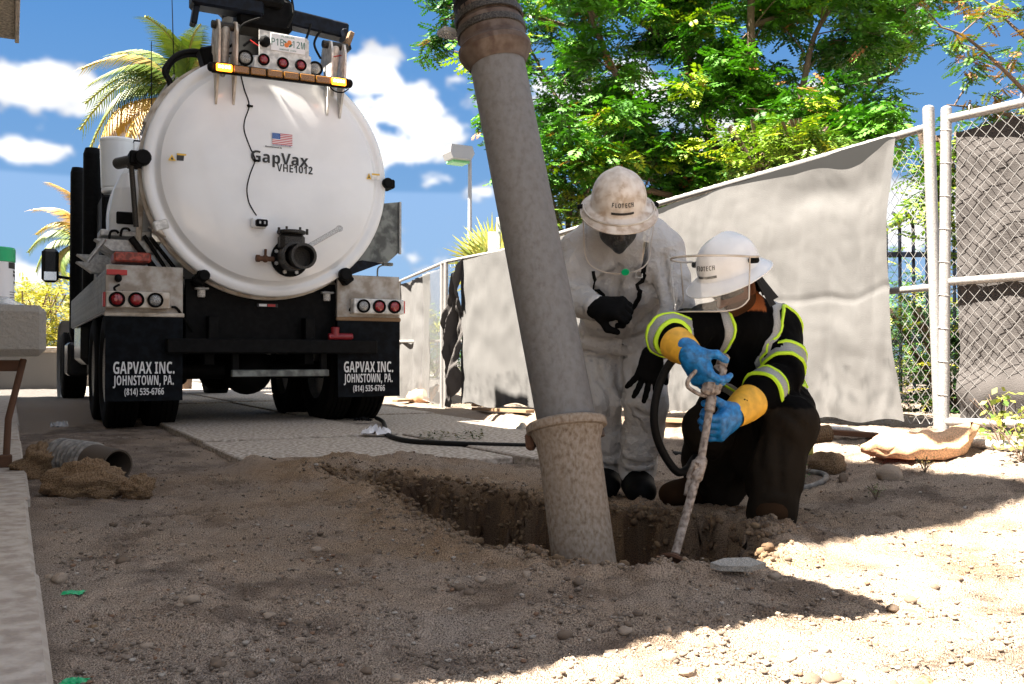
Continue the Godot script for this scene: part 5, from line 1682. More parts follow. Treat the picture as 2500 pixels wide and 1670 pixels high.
	m.cyl(wp(1600, 832, 3.31) - lance_tip, wp(1645, 862, 3.32) - lance_tip, .017, 12, .004)
	obj("grip", m, M.black, lt)
	# ---- black hose from the truck, over the slabs and up to the lance
	var h := []
	for e in [[862, 958, .06], [878, 967, .05], [884, 985, .05], [890, 998, .05], [930, 1010, .05], [1010, 1016, .05], [1120, 1020, .05], [1230, 1023, .05], [1330, 1028, .05], [1420, 1032, .05], [1510, 1037, .055], [1580, 1046, .06], [1660, 1060, .05]]: h.append(gp(e[0], e[1], e[2]))
	m = MB.new()
	m.tube(smooth(h, 6), .019, 10)
	tag(obj("water_hose", m, M.hose_rubber), "black rubber hose lying in a bend on the slabs behind the pipe", "hose")
	h = [wp(1600, 828, 3.33), wp(1572, 815, 3.36), wp(1545, 822, 3.40), wp(1519, 862, 3.43), wp(1503, 915, 3.45), wp(1499, 965, 3.47), wp(1508, 1010, 3.50), wp(1527, 1050, 3.53), wp(1553, 1082, 3.56), wp(1575, 1075, 3.62), wp(1592, 1050, 3.75), wp(1606, 1040, 3.95)]
	m = MB.new()
	m.tube(smooth(h, 6), .0155, 10)
	tag(obj("lance_hose", m, M.hose_rubber), "black hose looping down beside the crouching worker's raised hand", "hose")

# ---------------------------------------------------------------- people: distance fields of tapered limbs, meshed as surface nets
class Body:
	var a := PackedVector3Array()
	var b := PackedVector3Array()
	var ra := PackedFloat32Array()
	var rb := PackedFloat32Array()
	var kk := PackedFloat32Array()
	var fa := PackedVector3Array()        # folds: ridges (+) or creases (-) along segments
	var fb := PackedVector3Array()
	var fw := PackedFloat32Array()
	var fh := PackedFloat32Array()
	var nz: FastNoiseLite
	var namp := 0.0
	var nz2: FastNoiseLite
	var namp2 := 0.0
	var nfreq2 := Vector3.ONE
	var nfreq := Vector3.ONE
	func limb(p: Vector3, q: Vector3, r0: float, r1: float, k := .05) -> void:
		a.append(p); b.append(q); ra.append(r0); rb.append(r1); kk.append(k)
	func chain(pts: Array, rad: Array, k := .05) -> void:
		for i in pts.size() - 1: limb(pts[i], pts[i + 1], rad[i], rad[i + 1], k)
	func onto(p: Vector3) -> Vector3:                            # the nearest point of the smooth body
		for i in 4:
			var e := .004
			var g := Vector3(far(p + Vector3(e, 0, 0)) - far(p - Vector3(e, 0, 0)), far(p + Vector3(0, e, 0)) - far(p - Vector3(0, e, 0)), far(p + Vector3(0, 0, e)) - far(p - Vector3(0, 0, e))).normalized()
			p -= g * far(p)
		return p
	func fold(p: Vector3, q: Vector3, h: float, w: float) -> void:
		var last := onto(p)
		for i in 4:
			var nx := onto(p.lerp(q, (i + 1) / 4.0))
			fa.append(last); fb.append(nx); fh.append(h * [.8, 1.1, 1.1, .7][i]); fw.append(w)
			last = nx
	func one(i: int, p: Vector3) -> float:
		var ab := b[i] - a[i]
		var t := clampf((p - a[i]).dot(ab) / maxf(ab.length_squared(), 1e-9), 0, 1)
		return p.distance_to(a[i] + ab * t) - lerpf(ra[i], rb[i], t)
	func at(p: Vector3, list: PackedInt32Array, folds: PackedInt32Array) -> float:
		var d := 1e3
		for i in list:
			var e := one(i, p)
			var k := kk[i]
			var h := maxf(k - absf(d - e), 0.0) / k
			d = minf(d, e) - h * h * k * .25
		for i in folds:
			var ab := fb[i] - fa[i]
			var t := clampf((p - fa[i]).dot(ab) / maxf(ab.length_squared(), 1e-9), 0, 1)
			var q := p.distance_squared_to(fa[i] + ab * t) / (fw[i] * fw[i])
			if q < 6: d -= fh[i] * .7 * exp(-q)
		if nz: d += namp * nz.get_noise_3dv(p * nfreq)
		if nz2: d -= namp2 * nz2.get_noise_3dv(p * nfreq2)
		return d
	func every() -> PackedInt32Array:
		var r := PackedInt32Array()
		for i in a.size(): r.append(i)
		return r
	func far(p: Vector3) -> float: return at(p, every(), PackedInt32Array())
	func full(p: Vector3) -> float:
		var r := PackedInt32Array()
		for i in fa.size(): r.append(i)
		return at(p, every(), r)
	func grad(p: Vector3) -> Vector3:
		var e := .004
		return Vector3(full(p + Vector3(e, 0, 0)) - full(p - Vector3(e, 0, 0)), full(p + Vector3(0, e, 0)) - full(p - Vector3(0, e, 0)), full(p + Vector3(0, 0, e)) - full(p - Vector3(0, 0, e))).normalized()
	func mesh_into(mb: MB, cell: float, colour: Callable) -> void:
		var lo := Vector3.ONE * 1e9
		var hi := -lo
		for i in a.size():
			var r := maxf(ra[i], rb[i]) + .03
			lo = lo.min(a[i] - Vector3.ONE * r).min(b[i] - Vector3.ONE * r)
			hi = hi.max(a[i] + Vector3.ONE * r).max(b[i] + Vector3.ONE * r)
		var bl := 5
		var nb := Vector3i(((hi - lo) / (cell * bl)).ceil())
		var n := nb * bl + Vector3i.ONE
		var sy := n.x
		var sz := n.x * n.y
		var val := PackedFloat32Array()
		val.resize(n.x * n.y * n.z)
		val.fill(1e3)
		var vid := PackedInt32Array()
		vid.resize(val.size())
		vid.fill(-1)
		var act := []
		var half := cell * bl * .5
		var diag := half * 1.7321 + cell * 1.8 + absf(namp) + .012
		var all := every()
		for bz in nb.z:
			for by in nb.y:
				for bx in nb.x:
					var c := lo + (Vector3(bx, by, bz) * bl + Vector3.ONE * bl * .5) * cell
					var best := 1e3
					var ds := PackedFloat32Array()
					for i in all:
						var e := one(i, c)
						ds.append(e)
						best = minf(best, e)
					if best > diag + .04 or best < -diag - .06: continue
					var list := PackedInt32Array()
					for i in all:
						if ds[i] < best + diag * 2 + kk[i]: list.append(i)
					var fl := PackedInt32Array()
					for i in fa.size():
						var ab := fb[i] - fa[i]
						var t := clampf((c - fa[i]).dot(ab) / maxf(ab.length_squared(), 1e-9), 0, 1)
						if c.distance_to(fa[i] + ab * t) < diag + fw[i] * 2.5: fl.append(i)
					act.append(Vector3i(bx, by, bz) * bl)
					for z in bl + 1:
						for y in bl + 1:
							for x in bl + 1:
								var g := Vector3i(bx * bl + x, by * bl + y, bz * bl + z)
								var ix := g.x + g.y * sy + g.z * sz
								if val[ix] > 900: val[ix] = at(lo + Vector3(g) * cell, list, fl)
		var k0 := mb.v.size()
		for o in act:
			for z in bl:
				for y in bl:
					for x in bl:
						var g: Vector3i = o + Vector3i(x, y, z)
						var i0 := g.x + g.y * sy + g.z * sz
						var cs := [val[i0], val[i0 + 1], val[i0 + sy], val[i0 + sy + 1], val[i0 + sz], val[i0 + sz + 1], val[i0 + sy + sz], val[i0 + sy + sz + 1]]
						var neg := 0
						for e in cs:
							if e < 0: neg += 1
						if neg == 0 or neg == 8: continue
						var sum := Vector3.ZERO
						var cnt := 0
						for ed in [[0, 1], [2, 3], [4, 5], [6, 7], [0, 2], [1, 3], [4, 6], [5, 7], [0, 4], [1, 5], [2, 6], [3, 7]]:
							var p: float = cs[ed[0]]
							var q: float = cs[ed[1]]
							if (p < 0) != (q < 0):
								var t := p / (p - q)
								sum += Vector3(ed[0] & 1, (ed[0] >> 1) & 1, ed[0] >> 2).lerp(Vector3(ed[1] & 1, (ed[1] >> 1) & 1, ed[1] >> 2), t)
								cnt += 1
						var pos := lo + (Vector3(g) + sum / cnt) * cell
						var nr := Vector3(cs[1] + cs[3] + cs[5] + cs[7] - cs[0] - cs[2] - cs[4] - cs[6], cs[2] + cs[3] + cs[6] + cs[7] - cs[0] - cs[1] - cs[4] - cs[5], cs[4] + cs[5] + cs[6] + cs[7] - cs[0] - cs[1] - cs[2] - cs[3]).normalized()
						vid[i0] = mb.v.size()
						mb.v.append(pos); mb.n.append(nr); mb.uv.append(Vector2.ZERO); mb.c.append(colour.call(pos))
		for o in act:
			for z in bl:
				for y in bl:
					for x in bl:
						var g: Vector3i = o + Vector3i(x, y, z)
						var i0 := g.x + g.y * sy + g.z * sz
						if vid[i0] < 0: continue
						var s0 := val[i0] < 0
						for ax in 3:
							var st: int = [1, sy, sz][ax]
							var u: int = [sy, sz, 1][ax]
							var w: int = [sz, 1, sy][ax]
							if g[(ax + 1) % 3] == 0 or g[(ax + 2) % 3] == 0: continue
							var s1 := val[i0 + st] < 0
							if s0 == s1: continue
							var q0 := vid[i0]
							var q1 := vid[i0 - u]
							var q2 := vid[i0 - u - w]
							var q3 := vid[i0 - w]
							if q1 < 0 or q2 < 0 or q3 < 0: continue
							if s0: mb.ix.append_array([q0, q2, q1, q0, q3, q2])
							else: mb.ix.append_array([q0, q1, q2, q0, q2, q3])

# a band wrapped round a limb of a body
func wrap_band(bd: Body, c: Vector3, axis: Vector3, width: float, lift: float, mb: MB, sides := 30, far := .2) -> void:
	var x := MB.along(c, axis)
	var pts := PackedVector3Array()
	var idx := bd.every()
	var near := PackedInt32Array()
	for i in idx:
		if bd.one(i, c) < .03: near.append(i)
	for j in [-.5, -.49, 0.0, .49, .5]:
		for k in sides:
			var an := TAU * k / sides
			var d := x.basis.x * cos(an) + x.basis.z * sin(an)
			var o: Vector3 = c + axis.normalized() * width * j
			var t := .02
			while t < far:
				var e := bd.at(o + d * t, near, PackedInt32Array())
				if e > -.001: break
				t += maxf(.002, -e * .8)
			pts.append(o + d * (t + (lift if absf(j) < .495 else -.004)))
	mb.surf(5, sides, pts, true)
# a ribbon laid on a body along given points
func ribbon(bd: Body, path: Array, width: float, lift: float, mb: MB) -> void:
	var pts := PackedVector3Array()
	var pp := smooth(path, 6)
	var on := []
	for p in pp:
		var q: Vector3 = p
		for i in 4: q -= bd.grad(q) * bd.full(q)
		on.append(q)
	for i in on.size():
		var n := bd.grad(on[i])
		var t: Vector3 = (on[mini(i + 1, on.size() - 1)] - on[maxi(i - 1, 0)]).normalized()
		var s := n.cross(t).normalized()
		for j in [-.5, -.48, 0.0, .48, .5]:
			var q: Vector3 = on[i] + s * width * j
			q -= bd.grad(q) * bd.full(q)
			pts.append(q + n * (lift if absf(j) < .49 else -.003))
	mb.surf(on.size(), 5, pts)
# a gloved hand: wrist, direction of the fingers, way the palm faces; curls in degrees for index..little finger, thumb
func hand(wrist: Vector3, dirv: Vector3, palm: Vector3, left: float, curls: Array, splay: float, thumb_in: float, size := 1.0) -> Body:
	var bd := Body.new()
	var y := dirv.normalized()
	var z := (palm - y * palm.dot(y)).normalized()
	var x := y.cross(z) * left
	var P := func(u: float, v: float, w: float): return wrist + (x * u + y * v + z * w) * size
	for u in [-.028, -.010, .010, .028]:
		bd.limb(P.call(u * .72, .0, 0), P.call(u * 1.08, .085 - absf(u) * .25, -.002), .019 * size, .0155 * size, .02)
	bd.limb(P.call(0, -.02, 0), P.call(0, .02, 0), .029 * size, .028 * size, .03)
	bd.limb(P.call(.030, .02, .008), P.call(.024, .06, .012), .017 * size, .014 * size, .02)
	var lens := [.078, .086, .079, .062]
	for i in 4:
		var u: float = [.031, .0105, -.0105, -.031][i]
		var p: Vector3 = P.call(u * 1.02, .088 - absf(u) * .22, -.003)
		var bend := 0.0
		var sp := deg_to_rad(splay) * (1.5 - i) / 1.5
		for k in 3:
			bend += deg_to_rad(curls[i]) * [.8, 1.0, .7][k]
			var d := (y * cos(bend) + z * sin(bend))
			d = (d * cos(sp) + x * sin(sp) * (1.0 if k == 0 else .8)).normalized()
			var q: Vector3 = p + d * lens[i] * [.44, .31, .25][k] * size
			bd.limb(p, q, [.0115, .0108, .0102][k] * size, [.0108, .0102, .0088][k] * size, .006)
			p = q
	var tp0: Vector3 = P.call(.034, .022, .010)
	var ti := deg_to_rad(thumb_in)
	var d0 := (x * cos(ti) * .8 + y * .62 + z * (.25 + sin(ti))).normalized()
	var d1 := (x * (.35 - sin(ti)) + y * .8 + z * (.3 + sin(ti) * .8)).normalized()
	bd.limb(tp0, tp0 + d0 * .042 * size, .0155 * size, .0125 * size, .012)
	bd.limb(tp0 + d0 * .042 * size, tp0 + (d0 * .042 + d1 * .034) * size, .0125 * size, .0095 * size, .006)
	return bd
func hand_mesh(bd: Body, called: String, m: Material, parent: Node) -> MeshInstance3D:
	var mb := MB.new()
	bd.nz = noise_b; bd.namp = .0012; bd.nfreq = Vector3.ONE * 40
	bd.mesh_into(mb, .0042, func(_p): return Color.WHITE)
	return obj(called, mb, m, parent)
# hard hat with full brim, dome ridges and shield; frame: y up through the crown, z to the front
func hard_hat(parent: Node, fr: Transform3D, m: Material, visor_lift: float, words: String, shield_r: float, shield_top: float, shield_len: float, sf := Transform3D()) -> void:
	if sf == Transform3D(): sf = fr
	var hat := MB.new()
	var rows := 18
	var cols := 48
	var pts := PackedVector3Array()
	for j in rows + 1:
		var t := float(j) / rows
		for i in cols:
			var a := TAU * i / cols
			var f := cos(a)           # 1 at the front
			var p: Vector3
			if t < .72:
				var e := t / .72 * PI / 2
				var rr := sin(e)
				rr = pow(rr, .86)
				p = Vector3(sin(a) * .112 * rr, .135 * pow(cos(e), .8), f * .132 * rr)
				var ridge := exp(-pow(sin(a) * rr * .112 / .020, 2)) * (1.0 if t > .02 else 1.0) * smoothstep(0.0, .3, rr)
				p.y += .010 * exp(-pow(p.x / .022, 2)) * (1.0 - rr * rr * .8)
				p += Vector3(sin(a), 0, f) * .006 * ridge * (1.0 - rr * .6) * 0.0
			else:
				var q := (t - .72) / .28
				var w := .034 + .026 * maxf(0, f) + .006 * absf(sin(a))
				p = Vector3(sin(a) * (.112 + w * q), -.012 * q - .016 * q * q * (1.0 + .5 * maxf(f, 0)), f * (.132 + w * q))
			pts.append(fr * p)
	hat.surf(rows + 1, cols, pts, true)
	# rolled lip and inner side of the brim
	var lip := []
	for i in cols + 1: lip.append(pts[rows * cols + i % cols])
	hat.tube(lip, .0035, 6, false)
	var h := obj("hard_hat", hat, m, parent)
	var inner := MB.new()
	var ip := PackedVector3Array()
	for j in 14:
		for i in cols: ip.append(fr * ((fr.affine_inverse() * pts[(rows - j) * cols + i]) * Vector3(.965, .95, .965) + Vector3(0, -.005, 0)))
	inner.surf(14, cols, ip, true)
	obj("hat_lining", inner, M.black, h)
	var fnt := SystemFont.new()
	fnt.font_names = PackedStringArray(["Droid Sans"])
	fnt.font_weight = 700
	# the name on the front of the dome, letter by letter round the curve
	var n := words.length()
	for i in n:
		var a := (i - (n - 1) * .5) * .118
		var e := .80 * PI / 2
		var rr := pow(sin(e), .86)
		var y := .135 * pow(cos(e), .8)
		var p := Vector3(sin(a) * .1135 * rr, y, cos(a) * .1335 * rr)
		var o := Vector3(sin(a) / .1135, .9, cos(a) / .1335)
		o = Vector3(sin(a), .42, cos(a)).normalized()
		var rx := Vector3(cos(a), 0, -sin(a))
		text("lettering", words[i], fnt, .018, .68, fr * Transform3D(Basis(rx, o.cross(rx), o), p + o * .0025), M.letter_black, h)
	var band := MB.new()
	var bp := PackedVector3Array()
	for yy in [.0150, .0245]:
		for i in 13:
			var a := lerpf(-.40, .41, i / 12.0)
			var rr: float = 1.012 + (.0285 - yy) * 1.0
			bp.append(fr * Vector3(sin(a) * .113 * rr * .985, yy, cos(a) * .133 * rr * .985 + .002))
	band.surf(2, 13, bp)
	obj("name_bar", band, M.letter_black, h)
	# shield bracket and clear shield
	var bkt := MB.new()
	var arc := []
	for i in 29:
		var a := lerpf(-1.75, 1.75, i / 28.0)
		arc.append(sf * Vector3(sin(a) * shield_r * .96, shield_top + visor_lift * maxf(0, cos(a)), cos(a) * shield_r * 1.04 + .012))
	bkt.tube(arc, .0045, 7)
	var brk := obj("shield_bracket", bkt, M.aged_white, h)
	for s in [-1, 1]:
		var kn := MB.new()
		kn.cyl(sf * Vector3(s * .125, shield_top - .012, -.02), sf * Vector3(s * .165, shield_top - .012, -.02), .012, 10, .003)
		obj("shield_knob", kn, M.black, brk)
	var sh := MB.new()
	var sp := PackedVector3Array()
	var edge := []
	for j in 13:
		var v := j / 12.0
		for i in 33:
			var a := lerpf(-1.45, 1.45, i / 32.0)
			var round_off := pow(absf(a) / 1.45, 6) * .05
			var q := sf * Vector3(sin(a) * (shield_r - .010 * v), shield_top + visor_lift * maxf(0, cos(a)) - (shield_len - round_off) * v, cos(a) * (shield_r * 1.08 - .012 * v) + .012 + visor_lift * v * .4)
			sp.append(q)
	sh.surf(13, 33, sp)
	obj("face_shield", sh, M.shield, h)
	for i in 33: edge.append(sp[12 * 33 + i])
	var sides_l := []
	for j in 13: sides_l.append(sp[(12 - j) * 33 + 32])
	var sides_r := []
	for j in 13: sides_r.append(sp[j * 33])
	var rim := MB.new()
	rim.tube(sides_r + edge + sides_l, .0028, 6)
	obj("shield_rim", rim, M.aged_white, h)
func head_body(fr: Transform3D) -> Body:
	# frame: origin mid head, y up, z to the face
	var hd := Body.new()
	var L := func(x: float, y: float, z: float): return fr * Vector3(x, y, z)
	hd.limb(L.call(0, .045, -.012), L.call(0, .03, .02), .082, .078, .04)
	hd.limb(L.call(0, -.02, .03), L.call(0, -.07, .05), .062, .042, .04)
	hd.limb(L.call(-.03, -.06, .01), L.call(.03, -.06, .01), .045, .045, .04)
	hd.limb(L.call(0, .0, .092), L.call(0, -.032, .112), .010, .015, .012)
	hd.limb(L.call(-.012, -.035, .098), L.call(.012, -.035, .098), .010, .010, .01)
	hd.limb(L.call(-.034, .022, .086), L.call(.034, .022, .086), .012, .012, .014)
	hd.limb(L.call(-.018, -.060, .090), L.call(.018, -.060, .090), .008, .008, .008)
	hd.limb(L.call(-.016, -.071, .088), L.call(.016, -.071, .088), .009, .009, .008)
	hd.limb(L.call(0, -.095, .072), L.call(0, -.1, .07), .022, .02, .02)
	for s in [-1.0, 1.0]:
		hd.limb(L.call(s * .078, .0, -.005), L.call(s * .080, -.035, .002), .014, .010, .008)
		hd.limb(L.call(s * .032, .004, .080), L.call(s * .036, .004, .080), .011, .011, .006)
	return hd

func build_workers() -> void:
	build_standing()
	build_crouching()

func build_standing() -> void:
	var base := gp(1440, 1120)
	base.y = 0
	var t := thing("person", "person in white hooded coveralls and white hard hat bending over the hole", "person", base)
	var J := func(x: float, y: float, d: float): return wp(x, y, d) - base
	var bd := Body.new()
	var pel_l: Vector3 = J.call(1388, 790, 4.42)
	var pel_r: Vector3 = J.call(1472, 790, 4.40)
	var sh_l: Vector3 = J.call(1330, 578, 4.05)
	var sh_r: Vector3 = J.call(1520, 578, 4.03)
	# trunk
	bd.limb(pel_l, pel_r, .135, .135, .06)
	bd.limb(pel_l.lerp(pel_r, .2), J.call(1394, 650, 4.14), .132, .135, .08)
	bd.limb(pel_l.lerp(pel_r, .8), J.call(1456, 650, 4.12), .132, .135, .08)
	bd.limb(J.call(1380, 640, 4.14), J.call(1385, 585, 4.05), .125, .11, .08)
	bd.limb(J.call(1468, 640, 4.12), J.call(1466, 585, 4.03), .125, .11, .08)
	bd.limb(sh_l, J.call(1425, 565, 4.03), .085, .10, .08)
	bd.limb(sh_r, J.call(1425, 565, 4.03), .085, .10, .08)
	bd.limb(J.call(1422, 575, 4.05), J.call(1420, 525, 3.92), .085, .066, .05)
	bd.limb(J.call(1370, 540, 4.08), J.call(1480, 540, 4.06), .07, .07, .08)
	# arms
	var el_l: Vector3 = J.call(1316, 688, 3.92)
	var wr_l: Vector3 = J.call(1362, 706, 3.72)
	bd.chain([sh_l, sh_l.lerp(el_l, .5) + Vector3(-.01, 0, .01), el_l, el_l.lerp(wr_l, .5), wr_l], [.084, .072, .064, .060, .052], .018)
	var el_r: Vector3 = J.call(1552, 708, 3.94)
	var wr_r: Vector3 = J.call(1503, 797, 3.90)
	bd.chain([sh_r, sh_r.lerp(el_r, .5) + Vector3(.012, 0, .01), el_r, el_r.lerp(wr_r, .6), wr_r], [.084, .074, .068, .062, .058], .018)
	# legs in loose trousers
	var kn_r: Vector3 = J.call(1480, 925, 4.16)
	var an_r: Vector3 = J.call(1462, 1078, 4.30)
	var kn_l: Vector3 = J.call(1376, 925, 4.28)
	var an_l: Vector3 = J.call(1390, 1070, 4.46)
	bd.chain([pel_r + Vector3(.0, -.01, 0), pel_r.lerp(kn_r, .5), kn_r, kn_r.lerp(an_r, .5), an_r], [.118, .106, .088, .086, .080], .03)
	bd.chain([pel_l + Vector3(.0, -.01, 0), pel_l.lerp(kn_l, .5), kn_l, kn_l.lerp(an_l, .5), an_l], [.118, .106, .088, .084, .078], .03)
	# folds of the suit
	var F := func(x0, y0, d0, x1, y1, d1, h, w): bd.fold(J.call(x0, y0, d0), J.call(x1, y1, d1), h * 2.1, w)
	for f in [[1335, 640, 3.98, 1395, 600, 3.95, .014, .018], [1340, 665, 3.98, 1410, 625, 3.94, -.014, .014], [1500, 600, 3.95, 1520, 690, 3.9, .016, .018], [1515, 590, 3.95, 1545, 680, 3.9, -.014, .014], [1440, 610, 3.93, 1425, 780, 4.2, .014, .016], [1420, 610, 3.93, 1405, 760, 4.2, -.012, .012], [1455, 620, 3.93, 1500, 700, 3.95, -.014, .014], [1400, 720, 4.1, 1450, 660, 4.0, .012, .014],
			[1345, 790, 4.3, 1500, 785, 4.25, .022, .020], [1345, 808, 4.3, 1500, 800, 4.25, -.022, .014], [1350, 770, 4.28, 1470, 745, 4.2, -.014, .014], [1450, 780, 4.25, 1520, 735, 4.1, .016, .016], [1430, 760, 4.2, 1500, 700, 4.05, -.012, .012],
			[1440, 820, 4.28, 1450, 960, 4.05, .014, .016], [1425, 830, 4.3, 1430, 1000, 4.2, -.016, .014], [1460, 850, 4.22, 1475, 1000, 4.08, -.010, .012], [1490, 950, 4.05, 1440, 900, 4.1, .014, .014], [1495, 970, 4.06, 1450, 940, 4.08, -.014, .012], [1500, 1000, 4.1, 1465, 960, 4.05, .012, .014],
			[1425, 1045, 4.2, 1500, 1035, 4.2, .020, .016], [1425, 1060, 4.2, 1500, 1052, 4.2, -.020, .012], [1425, 1075, 4.2, 1500, 1070, 4.2, .018, .014], [1430, 1090, 4.2, 1498, 1084, 4.2, -.016, .010], [1380, 1050, 4.35, 1430, 1060, 4.35, .016, .014],
			[1350, 830, 4.3, 1380, 960, 4.2, .012, .016], [1370, 840, 4.3, 1400, 1000, 4.2, -.012, .014], [1310, 660, 3.88, 1345, 700, 3.82, .014, .014], [1315, 690, 3.86, 1350, 725, 3.8, -.012, .012], [1535, 640, 3.92, 1555, 690, 3.88, .016, .016], [1530, 740, 3.88, 1565, 720, 3.88, .014, .014], [1515, 765, 3.85, 1555, 745, 3.88, -.016, .012], [1500, 780, 3.85, 1545, 768, 3.88, .012, .012]]:
		F.call(f[0], f[1], f[2], f[3], f[4], f[5], f[6], f[7])
	bd.nz = noise_a; bd.namp = .008; bd.nfreq = Vector3(5, 3.4, 5)
	bd.nz2 = noise_c; bd.namp2 = .011; bd.nfreq2 = Vector3(4.6, 2.4, 4.6)
	var suit := Color(.50, .498, .492)
	var mb := MB.new()
	# head under the hat
	var head_c: Vector3 = J.call(1417, 502, 3.83)
	var hf := Transform3D(Basis(Vector3(1, .03, 0).normalized(), Vector3(-.02, .80, .60).normalized(), Vector3(0, -.60, .80)).orthonormalized(), head_c)
	bd.mesh_into(mb, .0095, func(_p): return suit)
	var hd := head_body(hf)
	var skin := Color(.028, .016, .012)
	var cloth_c := Color(.004, .004, .004)
	hd.mesh_into(mb, .0045, func(p):
		var q: Vector3 = hf.affine_inverse() * p
		return cloth_c if q.y < -.03 or q.z < .0 else skin)
	obj("body", mb, M.suit, t)
	# zip flap and collar edges
	var zf := MB.new()
	zf.col = suit
	ribbon(bd, [J.call(1433, 645, 3.94), J.call(1438, 690, 3.98), J.call(1436, 760, 4.15), J.call(1432, 800, 4.25)], .035, .006, zf)
	obj("zip_flap", zf, M.suit, t)
	var stp := MB.new()
	ribbon(bd, [J.call(1478, 560, 3.92), J.call(1474, 620, 3.93), J.call(1468, 670, 3.95), J.call(1452, 710, 4.0), J.call(1436, 730, 4.05)], .020, .007, stp)
	var strap_n := obj("strap", stp, M.strap, t)
	var bk := MB.new()
	var bpnt: Vector3 = J.call(1471, 634, 3.9)
	for i in 4: bpnt -= bd.grad(bpnt) * bd.full(bpnt)
	bpnt += bd.grad(bpnt) * .012
	for e in [[-.013, 0, .005, .03], [.013, 0, .005, .03], [0, .013, .03, .005], [0, -.013, .03, .005]]: bk.box(bpnt + Vector3(e[0], e[1], 0), Vector3(e[2], e[3], .005), Basis(), .001)
	obj("buckle", bk, M.bright_steel, strap_n)
	var stp2 := MB.new()
	ribbon(bd, [J.call(1355, 625, 3.95), J.call(1362, 660, 3.95), J.call(1378, 690, 3.98)], .016, .007, stp2)
	obj("strap", stp2, M.strap, t)
	# hat, shield
	var hatf := Transform3D(hf.basis, J.call(1418, 465, 3.79))
	hard_hat(t, hatf, M.helmet, 0.0, "FLOTECH", .148, -.012, .225)
	var bd2 := MB.new()
	var badge: Vector3 = hatf * Vector3(.018, -.225, .165)
	bd2.cyl(badge, badge + hatf.basis.z * .006, .016, 18, .002)
	obj("shield_badge", bd2, M.green_plastic, t)
	# gloves
	hand_mesh(hand(wr_l + Vector3(.012, 0, .02), Vector3(.75, -.05, .55), Vector3(.3, -.55, -.6), -1.0, [70, 72, 74, 76], 0, 40, 1.22), "glove", M.glove_black, t)
	hand_mesh(hand(wr_r + Vector3(-.02, -.035, .035), Vector3(-.28, -.95, .10), Vector3(-.15, .0, -1.0), 1.0, [8, 12, 10, 14], 26, -8, 1.12), "glove", M.glove_black, t)
	# boots
	for e in [[an_r, Vector3(-.04, 0, 1), 1.0], [an_l, Vector3(-.15, 0, 1), .98]]:
		var bt := Body.new()
		var g: Vector3 = e[0]
		var fw: Vector3 = e[1].normalized()
		var gy := ground_y(g.x + base.x, g.z + base.z)
		var heel := Vector3(g.x, gy + .055, g.z) - fw * .03
		var toe: Vector3 = Vector3(g.x, gy + .052, g.z) + fw * .17
		bt.limb(g + Vector3(0, -.05, 0), Vector3(g.x, gy + .10, g.z), .062, .062, .04)
		bt.limb(heel, toe, .052, .052, .03)
		bt.limb(heel + Vector3(.022, 0, 0), toe + Vector3(.018, 0, -.01), .05, .046, .03)
		bt.limb(heel - Vector3(.022, 0, 0), toe - Vector3(.018, 0, .01), .05, .046, .03)
		bt.limb(Vector3(g.x, gy + .11, g.z), toe + Vector3(0, .008, -.05), .055, .05, .04)
		var bm := MB.new()
		bt.mesh_into(bm, .007, func(_p): return Color.WHITE)
		obj("boot", bm, M.black, t)

